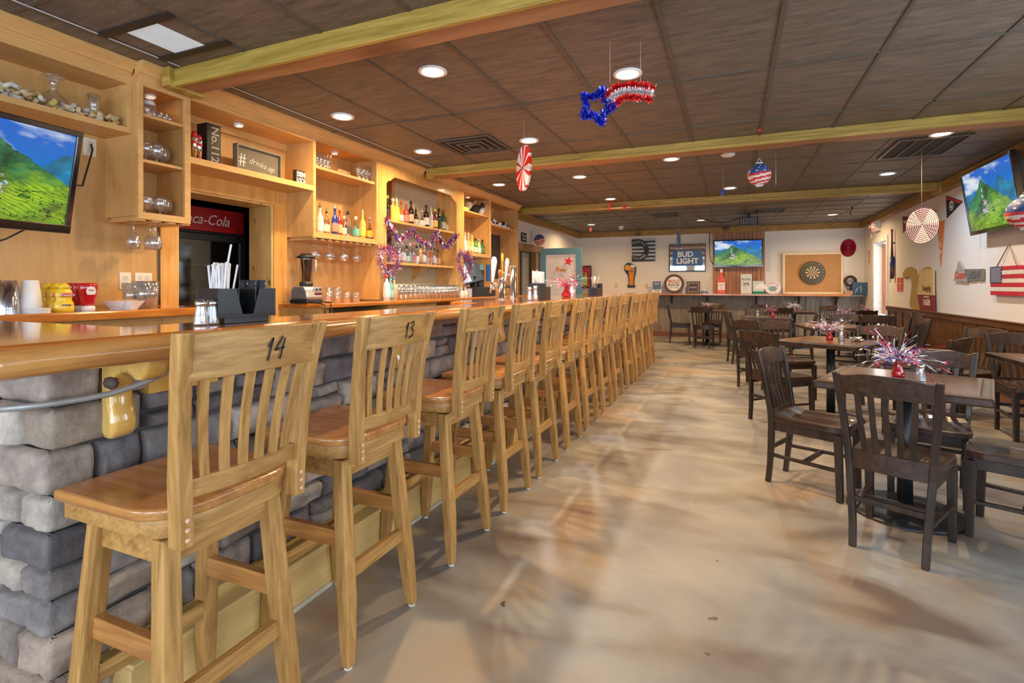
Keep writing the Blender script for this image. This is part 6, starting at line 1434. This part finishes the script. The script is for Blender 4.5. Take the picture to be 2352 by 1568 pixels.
# big beer bottle sign
x_ = Xat(1657, YP); t = T('bottle_standee', 'red and white beer bottle shaped display on the drink rail left under the far television', 'sign', (x_, YP, SZ)); RB = mat('red_bottle_print', (.78, .10, .04), .35)
MB().prism([(-.085, 0), (.085, 0), (.085, .32), (.075, .38), (.035, .44), (.028, .58), (-.028, .58), (-.035, .44), (-.075, .38), (-.085, .32)], 0, .02, 'y').build('bottle_shape', RB, t, bevel=.004)
MB().prism([(-.028, .52), (.028, .52), (.028, .60), (-.028, .60)], -.004, .022, 'y').build('bottle_neck_label', WINK, t); MB().box(-.08, .08, -.004, 0, .09, .27).build('bottle_label', WINK, t); text('BEER', .05, mat('rust_ink', (.62, .12, .04), .5), t, (0, -.005, .21)); text('V', .08, RB, t, (0, -.005, .13))
# white rounded sign
x0_, x1_, z0_, z1_ = bw(1701, 629, 1727, 671, YP); w_ = x1_-x0_; z0_ = SZ+.001; h_ = z1_-z0_; t = T('rounded_sign', 'white round-cornered tall sign reading Rudolf 205 under the far television', 'sign', (0, 0, 0))
MB().box(x0_, x1_, YP, YP+.02, z0_, z1_).build('panel', mat('pale_sign', (.72, .74, .70), .4), t, bevel=.009); text('Rudolfs', .075, mat('green_ink', (.05, .10, .08), .5), t, ((x0_+x1_)/2, YP-.002, z1_-.13), sx=.85); text('2*5', .10, mat('green_ink', (.05, .10, .08), .5), t, ((x0_+x1_)/2, YP-.002, z1_-.25), bold=.002)
t, x0_, x1_, z0_, z1_ = card(1729, 645, 1755, 671, YP, 'golf_sign', 'square white sign with green bottom and white cap shape', 'sign', mat('cool_white', (.68, .72, .72), .4))
MB().box(x0_, x1_, YP-.003, YP, z0_, z0_+.06).build('green_band', mat('turf_green', (.01, .28, .16), .5), t); MB().prism([(x0_+.05+.13*(1-math.cos(R(a))), z0_+.12+.13*math.sin(R(a))) for a in range(0, 181, 15)], YP-.004, YP, 'y').build('white_cap', mat('pure_white', (.9, .9, .9), .4), t)
t = T('oval_sign', 'white oval sign with red lettering beside the dart board cabinet', 'sign', (0, 0, 0)); x_ = Xat(1775, YP); z_ = SZ+.145
MB().prism([(x_+.175*math.cos(R(a)), z_+.143*math.sin(R(a))) for a in range(0, 360, 10)], YP, YP+.02, 'y').build('oval_panel', WINK, t)
MB().prism([(x_+.09*math.cos(R(a)), z_-.02+.065*math.sin(R(a))) for a in range(0, 360, 15)], YP-.003, YP, 'y').build('centre_print', mat('teal_print', (.25, .40, .45), .5), t); arc_text('BREWING', x_, z_, .115, 155, 25, .045, RED, t, YP-.004)
# dart board
x0_, x1_, z0_, z1_ = bw(1797, 580, 1936, 671, YB); t = T('dart_backboard', 'big framed cork backboard for darts on the far wall', 'board', (0, 0, 0)); z0_ = SZ+.002
MB().box(x0_+.05, x1_-.05, YB-.05, YB, z0_+.04, z1_-.05).build('cork_panel', mat('cork_board', (.50, .26, .10), .8), t); b = MB()
for q in ((x0_, x1_, z0_, z0_+.045), (x0_, x1_, z1_-.05, z1_), (x0_, x0_+.05, z0_, z1_), (x1_-.05, x1_, z0_, z1_)): b.box(q[0], q[1], YB-.075, YB, q[2], q[3])
b.build('frame', mat('pale_pine_frame', (.80, .66, .44), .5), t, bevel=.004)
x_ = Xat(1866, YB-.08); z_ = Zat(626, x_, YB-.08); t = T('dart_board', 'round dart board with black rim and tan wedges on the cork backboard', 'dart board', (x_, YB-.085, z_), rot=(R(90), 0, 0)); t.scale = (.88, .88, 1)
MB().lathe([(0, .03), (.285, .03), (.295, .02), (.295, 0), (0, 0)], n=48, ).build('rim', mat('dart_black', (.10, .095, .07), .7), t); b = MB()
for k in range(20):
    a0_, a1_ = R(k*18-9), R(k*18+9)
    for r0_, r1_, mm in ((.014, .100, 1-k % 2), (.100, .110, 2+k % 2), (.11, .160, k % 2), (.160, .172, 2+k % 2)): b.add([(r0_*math.cos(a0_), r0_*math.sin(a0_), .032), (r1_*math.cos(a0_), r1_*math.sin(a0_), .032), (r1_*math.cos(a1_), r1_*math.sin(a1_), .032), (r0_*math.cos(a1_), r0_*math.sin(a1_), .032)], [(0, 1, 2, 3)], mm)
b.lathe([(0, .034), (.016, .034), (.016, .03)], n=16, m=2); b.build('scoring_face', [mat('dart_tan', (.62, .50, .28), .8), mat('dart_dark', (.05, .045, .04), .8), mat('dart_red', (.42, .06, .04), .8), mat('dart_green', (.08, .25, .10), .8)], t, fixn=False)
for i, nn in enumerate((20, 1, 18, 4, 13, 6, 10, 15, 2, 17, 3, 19, 7, 16, 8, 11, 14, 9, 12, 5)): a = R(90-18*i); text(str(nn), .035, mat('dart_numbers', (.55, .52, .4), .5), t, (.255*math.cos(a), .255*math.sin(a), .0305), (0, 0, a-R(90)), ext=.0005, name='number')
# cooler bag + fan at the right of the rail
x_ = Xat(1980, YP); t = T('cooler_bag', 'dark blue cooler bag with pale strap at the right end of drink rail', 'bag', (x_, YP-.02, SZ)); MB().box(-.20, .17, -.10, .12, 0, .27).build('bag_body', mat('navy_fabric', (.035, .09, .18), .7), t, bevel=.03); MB().tube([(-.16, -.105, .02), (-.12, -.11, .12), (-.05, -.11, .20), (-.04, -.108, .02)], .010, 6).build('strap', mat('pale_strap', (.5, .52, .56), .6), t)
x_ = Xat(1955, YP); t = T('wreath_ornament', 'small dark round ornament on the wall above the blue bag', 'ornament', (x_, YP+.08, SZ+.30)); MB().tube([(.10*math.cos(R(a)), 0, .10*math.sin(R(a))) for a in range(0, 361, 20)], .03, 8).build('ring', mat('dark_twig', (.07, .035, .03), .8), t); MB().cyl((0, .02, -.28), (0, .02, -.10), .01).build('stand', BLACKM, t); MB().box(-.07, .07, -.02, .06, -.30, -.27).build('foot', BLACKM, t)
t = T('basket', 'small box left of the blue bag on the drink rail', 'box', (Xat(1948, YP-.08), YP-.08, SZ)); MB().box(-.08, .08, -.05, .05, 0, .085).build('carton', mat('brown_carton', (.40, .22, .12), .7), t, bevel=.003)
t = T('candle_jar', 'low pale candle at the right end of the drink rail', 'candle', (Xat(1996, YP-.08), YP-.08, SZ)); MB().lathe([(0, 0), (.05, 0), (.055, .03), (.05, .045), (0, .045)], n=20).build('wax', mat('wax', (.75, .55, .40), .5), t)
wire([(Xat(1630, YB-.02), YB-.02, 2.6), (Xat(1629, YB-.02), YB-.02, 2.2), (Xat(1632, YB-.02), YB-.02, 1.95), (Xat(1642, YB-.05), YB-.05, 1.75)], .008, 'black cord hanging on the far wall left of the television')
# ------------------------------------------------------------------ right wall
RW = (R(90), 0, R(-90))          # text reading on the right wall: +x text runs toward -y
def rw(u, v, X=None): X = X or XR; y = Yat(u, X); return y, Zat(v, X, y)
def rpoly(pix, X=None): X = X or XR; return [rw(u, v, X) for u, v in pix]
def pennant(pix, label, m_, txt, size, tm, trot=0, edge=None):
    p = rpoly(pix); t = T('pennant', label, 'pennant', (0, 0, 0)); MB().prism(p, XR-.008, XR-.003, 'x').build('felt', m_, t)
    cy = sum(q[0] for q in p)/len(p); cz = sum(q[1] for q in p)/len(p)
    if edge: MB().prism(rpoly(edge), XR-.011, XR-.008, 'x').build('binding', BLK, t)
    text(txt, size, tm, t, (XR-.0095, cy, cz), (R(90), R(trot), R(-90)), sx=.9, bold=.002); return t
MAR = mat('maroon_felt', (.22, .02, .04), .8); ORF = mat('orange_felt', (.82, .22, .04), .8); BKF = mat('black_felt', (.03, .025, .025), .8)
pennant([(2074, 497), (2101, 498), (2075, 535)], 'maroon felt pennant behind the paper spiral', MAR, 'GAMECOCKS', .06, WINK, 10)
pennant([(2119, 479), (2154, 483), (2137, 500), (2124, 505)], 'small orange felt pennant above the paper spiral', ORF, 'TIGERS', .07, WINK, 10)
t = pennant([(2174, 449), (2213, 462), (2176, 501)], 'black felt pennant with white G beside the right television', BKF, 'G', .02, WINK); 
y, z = rw(2187, 472); MB().prism([(y+.075*math.cos(R(a)), z+.065*math.sin(R(a))) for a in range(0, 360, 20)], XR-.011, XR-.008, 'x').build('oval', WINK, t); MB().prism([(y+.062*math.cos(R(a)), z+.052*math.sin(R(a))) for a in range(0, 360, 20)], XR-.013, XR-.010, 'x').build('oval_centre', BKF, t)
text('G', .115, WINK, t, (XR-.0135, y, z), RW, bold=.003); y0_, z0_ = rw(2175, 452); y1_, z1_ = rw(2210, 463)
MB().prism(rpoly([(2175, 450), (2212, 462), (2206, 467), (2175, 457)]), XR-.012, XR-.008, 'x').build('red_stripe', mat('red_felt', (.5, .04, .05), .8), t)
t = pennant([(2154, 510), (2171, 505), (2162, 615)], 'long orange pennant hanging vertically with white letters', ORF, ' ', .05, WINK)
y, z = rw(2163, 528); [text(ch, .10, mat('purple_ink', (.35, .30, .55), .6) if k_ < 2 else WINK, t, (XR-.010, y-.0+.004*k_, z+.02-.115*k_), RW, bold=.002) for k_, ch in enumerate('UTEP')]
# baseball bat
t = T('baseball_bat', 'dark red and blue baseball bat mounted upright on the right wall', 'bat', (0, 0, 0)); pr = [(0, -.46), (.018, -.46), (.020, -.44), (.014, -.42), (.014, -.2), (.022, .0), (.033, .2), (.034, .38), (.026, .44), (0, .455)]
y, z = rw(2055, 584); t.location = (XR-.04, y, z); MB().lathe([(r, -zz) for r, zz in pr][::-1] if False else [(r, zz) for r, zz in pr], n=18, M=Matrix.Rotation(R(180), 4, 'X')).build('bat_body', mat('bat_maroon', (.14, .015, .035), .3, coat=.5), t); MB().openlathe([(.0335, -.05), (.0345, -.04), (.036, -.20), (.035, -.21)], n=18, M=None).build('blue_band', BLUE, t); MB().box(0, .04, -.02, .02, -.12, -.10).box(0, .04, -.02, .02, .2, .22).build('wall_hook', BLACKM, t)
# red rules sign + switch
p0 = rw(2062, 638); p1 = rw(2075, 669); t = T('notice_sign', 'small red notice sign with white lines beside the squirrel board', 'sign', (0, 0, 0)); MB().box(XR-.008, XR, p1[0], p0[0], p1[1], p0[1]).build('panel', mat('notice_red', (.62, .08, .06), .5), t)
for k, s_ in enumerate(('NO', 'DRINKS', 'PAST', 'THIS', 'POINT')): text(s_, .045, WINK, t, (XR-.009, (p0[0]+p1[0])/2, p0[1]-.045-.058*k), RW)
y, z = rw(2045, 641); plate(XR, y, z, 'x-', 'grey switch plate beside the open door on the right wall', m=mat('grey_plate', (.3, .3, .28), .5))
y, z = rw(2216, 802); plate(XR-.026, y, z, 'x-', 'ivory outlet on the wainscot behind the nearest table')
# squirrel sign
t = T('squirrel_sign', 'cut-out wooden squirrel holding a tan and maroon LAGER board', 'sign', (0, 0, 0))
SQ = mat('squirrel_tan', (.46, .30, .09), .6)
tail = rpoly([(2078, 634), (2079, 625), (2086, 616), (2096, 612), (2105, 618), (2108, 632), (2110, 642), (2115, 628), (2124, 616), (2136, 612), (2141, 616), (2138, 624), (2133, 640), (2130, 660), (2120, 664), (2116, 678), (2120, 690), (2124, 705), (2121, 713), (2108, 712), (2095, 705), (2094, 690), (2097, 672), (2099, 655), (2097, 642), (2091, 634), (2086, 637), (2081, 640)])
MB().prism(tail, XR-.03, XR-.005, 'x').build('squirrel', SQ, t, bevel=.003)
b0 = rpoly([(2120, 619), (2152, 617), (2153, 678), (2115, 676)]); MB().prism(b0, XR-.045, XR-.028, 'x').build('tan_board', mat('tan_board', (.72, .54, .24), .5), t)
b1 = rpoly([(2115, 677), (2153, 678), (2154, 716), (2121, 713)]); MB().prism(b1, XR-.045, XR-.028, 'x').build('maroon_board', mat('maroon_board', (.25, .02, .03), .5), t)
y, z = rw(2136, 662); text('Yuengling', .125, mat('brown_ink2', (.20, .11, .03), .6), t, (XR-.048, y, z), RW, shear=.3, sx=.8, bold=.001)
y, z = rw(2137, 695); text('LAGER', .125, mat('cream_ink', (.78, .68, .52), .6), t, (XR-.047, y, z), RW, sx=.8, bold=.003); y, z = rw(2136, 682); text('TRADITIONAL', .036, mat('cream_ink', (.78, .68, .52), .6), t, (XR-.047, y, z), RW)
# Coors light style sign
t = T('mountain_sign', 'grey metal sign with mountain cut-out and red and grey lettering', 'sign', (0, 0, 0))
MB().prism(rpoly([(2208, 599), (2219, 618), (2227, 648), (2196, 645)]), XR-.03, XR-.012, 'x').build('mountain_panel', mat('brushed_grey', (.45, .46, .44), .35, .3), t)
MB().prism(rpoly([(2217, 618), (2264, 617), (2264, 643), (2222, 646)]), XR-.025, XR-.008, 'x').build('bar_panel', mat('dark_brushed', (.24, .24, .23), .4, .3), t)
y, z = rw(2212, 632); text('Coors', .14, mat('bright_red_ink', (.60, .07, .05), .5), t, (XR-.032, y, z), RW, sx=.9, bold=.003); y, z = rw(2244, 632); text('LIGHT', .125, mat('dim_ink', (.12, .13, .14), .5), t, (XR-.027, y, z), RW, sx=1.0, bold=.004)
# wooden flag
t = T('wooden_flag', 'wooden plank American flag hanging from a rope under the right television', 'flag', (0, 0, 0))
ya_, yb_ = 7.62, 6.98; za_, zb_ = 1.535, 1.185; X_ = XR-.05; n = 7; hgt = (za_-zb_)/n
za_ = rw(2275, 611, X_)[1]; ya_ = Yat(2275, X_); yb_ = Yat(2341, X_); zb_ = Zat(679, X_, (ya_+yb_)/2-.15); za_ = Zat(611, X_, (ya_+yb_)/2); hgt = (za_-zb_)/n
for k in range(n): MB().box(X_, XR-.012, yb_, ya_, za_-(k+1)*hgt+.001, za_-k*hgt-.001).build('red_plank' if k % 2 == 0 else 'white_plank', mat('flag_red_paint', (.50, .02, .04), .5) if k % 2 == 0 else mat('flag_white_paint', (.72, .68, .64), .5), t, bevel=.002)
MB().box(X_-.004, X_+.002, ya_-(ya_-yb_)*.42, ya_, za_-4*hgt, za_).build('canton', mat('canton_navy', (.05, .06, .14), .5), t); b = MB()
for i in range(9):
    for j in range(6 if i % 2 == 0 else 5): yy = ya_-.014-(ya_-yb_)*.42*(j*2+1+(i % 2))/12.5; zz = za_-.01-(4*hgt-.02)*(i+.5)/9; b.prism([(yy+.010*math.sin(R(72*k*2 % 360 if False else 36*k))*(1 if k % 2 == 0 else .45), zz+.010*math.cos(R(36*k))*(1 if k % 2 == 0 else .45)) for k in range(10)], X_-.006, X_-.004, 'x')
b.build('stars', WINK, t); ym = (ya_+yb_)/2; MB().tube([(X_+.02, ya_-.10, za_), (XR-.01, ym, za_+.235), (X_+.02, yb_+.10, za_)], .006, 6).build('rope', mat('jute', (.42, .30, .18), .9), t)
# exit sign with lamps
y, z = rw(2018, 519); t = T('exit_sign', 'lit red EXIT sign with two emergency lamps above the open door', 'exit sign', (XR-.06, y, z)); MB().box(-.03, .06, -.16, .16, -.10, .10).build('housing', WPL, t, bevel=.008)
MB().box(-.032, -.03, -.14, .14, -.08, .08).build('red_face', mat('exit_glow', (.8, .05, .02), .4, em=(1, .10, .04), ems=1.3), t); text('EXIT', .14, mat('exit_letters', (.9, .5, .4), .4, em=(1, .55, .4), ems=1.2), t, (-.034, 0, 0), RW, bold=.003)
for s_ in (-1, 1): MB().lathe([(0, 0), (.035, .01), (.045, .05), (0, .055)], n=14, M=Matrix.Translation((-.02, s_*.19, .02)) @ Matrix.Rotation(R(-90), 4, 'Y')).build('emergency_lamp', mat('lamp_face', (.8, .85, .85), .2), t)
y, z = rw(2003, 542); t = T('door_sensor', 'small white box under the emergency lamp near the corner', 'sensor', (XR-.03, y, z)); MB().box(0, .03, -.04, .04, -.06, .06).build('case', WPL, t, bevel=.006)
y, z = rw(1997, 590); t = T('hanging_star_strip', 'faint red paper star strip on the right wall beside the corner', 'decoration', (XR-.01, y, z)); MB().prism([(-.05, -.13), (.05, -.13), (.01, -.02), (.05, .13), (-.05, .13), (-.01, .0)], -.003, .003, 'x').build('paper', mat('faded_red', (.68, .30, .24), .8), t)
# small sign above left doorway
X_ = XL+.02; y = Yat(1204, X_); z = Zat(545, X_, y); t = T('door_sign', 'small dark sign with white words above the left doorway', 'sign', (X_, y, z)); MB().box(-.02, 0, -.13, .13, -.09, .09).build('panel', BLACKP, t); text('Welcome', .06, WINK, t, (.001, 0, .035), (R(90), 0, R(90))); text('Friends', .06, WINK, t, (.001, 0, -.035), (R(90), 0, R(90)))

# ------------------------------------------------------------------ hanging decorations
def hang(t, x, y, z0, m_=None, r=.0011): MB().tube([(x, y, z0), (x, y, CZ-GH)], r, 5).build('string', m_ or STRING, t)
def at(u, v, d): dx, dy, dz = ray(u, v); return Vector((dx*d, dy*d, H0+dz*d))
# shooting star of tinsel
c = at(1371, 243, 3.05); rt = Vector((CT, ST, 0)); up = Vector((0, 0, 1)); k_ = 3.05/FPX
t = T('shooting_star', 'tinsel shooting star with blue star and red and white tail hanging from the ceiling', 'decoration', (0, 0, 0))
sp = [c+rt*x*k_+up*z*k_ for x, z in [(q[0], q[1]) for q in star_pts(40, 22, 5, 70)]]; sp.append(sp[0])
mb = fluff(sp, .030, 2600, 51, (0, 1), (.84, .16), wd=.0034)
mb.build('star', [mat('tinsel_royal', (.015, .04, .70), .25, .6), mat('tinsel_pale', (.55, .62, .95), .2, .8)], t, fixn=False)
for k, (off, mm, nm) in enumerate(((16, mat('tinsel_scarlet', (.80, .02, .02), .25, .5), 'upper_red_tail'), (0, mat('tinsel_white', (.85, .85, .88), .2, .6), 'white_tail'), (-17, mat('tinsel_scarlet', (.80, .02, .02), .25, .5), 'lower_red_tail'))):
    pt = [(14, 12), (24, 27), (40, 37), (60, 42), (82, 42), (100, 40), (118, 36)]; P = []
    for i, (x, z) in enumerate(pt): P.append(c+rt*(x+(-.45 if i < 3 else .12)*off+10)*k_+up*(z-7+off*(.85 if i else .6))*k_)
    fluff(P, .026, 2300, 60+k, (0, 1), (.86, .14), wd=.0034).build(nm, [mm, mat('tinsel_glint', (.85, .80, .85), .15, .8)], t, fixn=False)
hang(t, *(c+rt*30*k_+up*52*k_)); hang(t, *(c+rt*100*k_+up*55*k_))
# paper fan
def paper_fan(p, r, label, cols, face, n=28, name='paper_fan', tube=0):
    t = T(name, label, 'decoration', (0, 0, 0)); f = Vector(face).normalized(); side = f.cross(up).normalized(); mb = MB()
    for i in range(n):
        a0_, a1_, am = 2*math.pi*i/n, 2*math.pi*(i+1)/n, 2*math.pi*(i+.5)/n; P = lambda a, q, d: p+side*math.cos(a)*q+up*math.sin(a)*q+f*d; ci = cols(i, n)
        for s_ in (1, -1): mb.add([P(a0_, .012, .012*s_), P(a0_, r*.97, .014*s_), P(am, r*1.0, -.012*s_), P(a1_, r*.97, .014*s_), P(am, .012, -.004*s_)], [(0, 1, 2, 4), (0, 4, 2, 3)], ci)
    return t, mb
HR = mat('paper_red', (.80, .035, .03), .6); HW = mat('paper_white', (.88, .84, .88), .6); HB = mat('paper_navy', (.04, .05, .20), .6)
p = at(1203, 386, 4.5); t, mb = paper_fan(p, .198, 'folded red and white paper fan hanging edge-on under a cool light', lambda i, n: (0 if (i*4//n) % 2 == 0 else 1) if i % 9 not in (2, 6) else (1 if (i*4//n) % 2 == 0 else 0), (.777, .632, 0), 36); mb.build('folded_paper', [HR, HW], t, fixn=False); hang(t, p.x, p.y, p.z+.19)
p = at(2117, 517, 5.4); t, mb = paper_fan(p, .185, 'navy and white spiral striped paper fan hanging by right wall', lambda i, n: i % 2, (-.55, -.83, 0), 36, 'spiral_fan')
f = Vector((-.85, -.52, 0)).normalized(); side = f.cross(up).normalized()
mb = MB()
for j in range(27):
    for i in range(48):
        a0_, a1_ = 2*math.pi*i/48, 2*math.pi*(i+1)/48; r0_, r1_ = .185*j/27, .185*(j+1)/27; P = lambda a, q: p+side*math.cos(a)*q+up*math.sin(a)*q+f*.0012*(1 if round(a*24/math.pi) % 2 else -1)
        mb.add([P(a0_, r0_), P(a0_, r1_), P(a1_, r1_), P(a1_, r0_)], [(0, 1, 2, 3)], 0 if int((j+i/48*3)*.6667) % 2 else 1)
mb.build('folded_paper', [mat('plum_print', (.16, .06, .14), .6), HW], t, fixn=False); hang(t, p.x, p.y, p.z+.18)
p = at(1948, 569, 8.6); t, mb = paper_fan(p, .15, 'dark red pleated paper fan hanging before the far right wall', lambda i, n: 0, (-.8, -.6, 0), 30); mb.build('folded_paper', [mat('paper_dark_red', (.45, .015, .04), .6)], t, fixn=False); hang(t, p.x, p.y, p.z+.14)
# flag lanterns
def lantern(p, r, label, string_m=None, hung=True):
    t = T('paper_lantern', label, 'lantern', tuple(p)); n, m = 36, 26; vs = []; fs = []; cols = []; mb = MB()
    for j in range(m+1):
        th = math.pi*(.10+.80*j/m)
        for i in range(n): a = 2*math.pi*i/n; q = r*(1+.012*(-1)**j); vs.append((q*math.sin(th)*math.cos(a), q*math.sin(th)*math.sin(a), q*math.cos(th)*1.02))
    for j in range(m):
        for i in range(n):
            s_ = j+2.4*math.sin(2*math.pi*i/n+1.0)
            if s_ < 10.5: c = (.72, .72, .74) if ((i+ (j//3)) % 4 == 0 and j % 3 == 1) else (.035, .08, .26)
            else: c = (.62, .04, .05) if int((s_-10.5)/2.1) % 2 == 0 else (.78, .68, .66)
            fs.append((j*n+i, j*n+(i+1) % n, (j+1)*n+(i+1) % n, (j+1)*n+i)); cols.append(c)
    mb.add(vs, fs, 0, True, None, cols).build('paper_shade', attrmat('lantern_paper', .6), t, fixn=False)
    MB().openlathe([(r*.30, r*.96), (r*.32, r*.97), (r*.30, r*1.10), (r*.28, r*1.10)], n=20).build('top_collar', WPL, t); MB().openlathe([(r*.30, -r*.96), (r*.30, -r*1.10), (r*.28, -r*1.10)], n=20).build('bottom_collar', WPL, t)
    MB().tube([(-r*.25, 0, r*1.08), (0, 0, r*1.5), (r*.25, 0, r*1.08)], .003, 5).build('wire_handle', WPL, t)
    if hung: MB().tube([(0, 0, r*1.5), (0, 0, CZ-GH-p.z)], .0015, 5).build('string', string_m or STRING, t)
    return t
t = lantern(at(1744, 401, 4.7), .098, 'round flag patterned paper lantern hanging in the middle of the room', mat('red_thread', (.5, .05, .04), .6)); MB().lathe([(0, 0), (.014, .01), (.016, .03), (0, .04)], n=10).build('red_pin', RED, t, loc=(0, 0, CZ-GH-.045-at(1744, 401, 4.7).z))
lantern(at(2358, 488, 4.4), .135, 'flag patterned paper lantern cut by the right edge of the picture')
pl = Vector((XL+.16, Yat(1239, XL+.16), 0)); pl.z = Zat(551, pl.x, pl.y); lantern(pl, .115, 'small flag patterned lantern above the rustic left doorway')
# little stars
def star_orn(u, v, d, s, m_, label, rz=0, st=True):
    p = at(u, v, d); t = T('hanging_star', label, 'decoration', (0, 0, 0)); M_ = Matrix.Translation(p) @ Matrix.Rotation(TH+rz, 4, 'Z') @ Matrix.Rotation(R(90), 4, 'X'); b = MB(); sp_ = star_pts(s, s*.40); n = 10
    b.add([(0, 0, .012), (0, 0, -.012)]+[(q[0], q[1], 0) for q in sp_], [(0, 2+i, 2+(i+1) % n) for i in range(n)]+[(1, 2+(i+1) % n, 2+i) for i in range(n)], 0, False, M_).build('star', m_, t); hang(t, p.x, p.y, p.z+s*.98)
star_orn(1661, 442, 6.4, .058, mat('star_blue', (.03, .06, .35), .4), 'small blue five-pointed star hanging before a light')
star_orn(1434, 475, 7.6, .062, mat('star_pinkred', (.62, .06, .10), .4), 'small red star hanging in front of the third beam', .3)
star_orn(1357, 527, 9.5, .055, mat('star_red', (.60, .04, .05), .4), 'tiny red star under the far left recessed light', .6)
for u, v, d, lb, cs in ((1400, 472, 7.6, 'small red and white twisted ornament hanging left of the red star', (0, 2)), (1955, 483, 8.5, 'tiny dark ornament hanging near the third beam on the right', (3,)), (1782, 405, 5.6, 'thin pale streamer hanging right of the lantern', (2,))):
    p = at(u, v, d); t = T('hanging_ornament', lb, 'decoration', (0, 0, 0)); P = [p+up*.07+Vector((.02*math.sin(i*.9), .02*math.cos(i*.9), -.02*i)) for i in range(8)]
    if u == 1782: MB().tube([p+up*.08, p-up*.09], .003, 6).build('streamer', STRING, t)
    else: MB().tube(P, .014 if u == 1400 else .007, 8, cs[0]).build('twist', [HR, HB, HW, BLK], t)
    hang(t, p.x, p.y, p.z+.07)
p = at(1559, 552, 9.5); t = T('hanging_swirl', 'blue and white foil swirl hanging in front of the beer mirror', 'decoration', (0, 0, 0)); fluff([p+up*.16, p-up*.15], .05, 1400, 71, (0, 1), (1, 1), wd=.004).build('swirl', [mat('swirl_blue', (.12, .22, .55), .3, .5), TS], t, fixn=False); hang(t, p.x, p.y, p.z+.15)
p = at(1513, 500, 10.2)
bpy.context.view_layer.update()
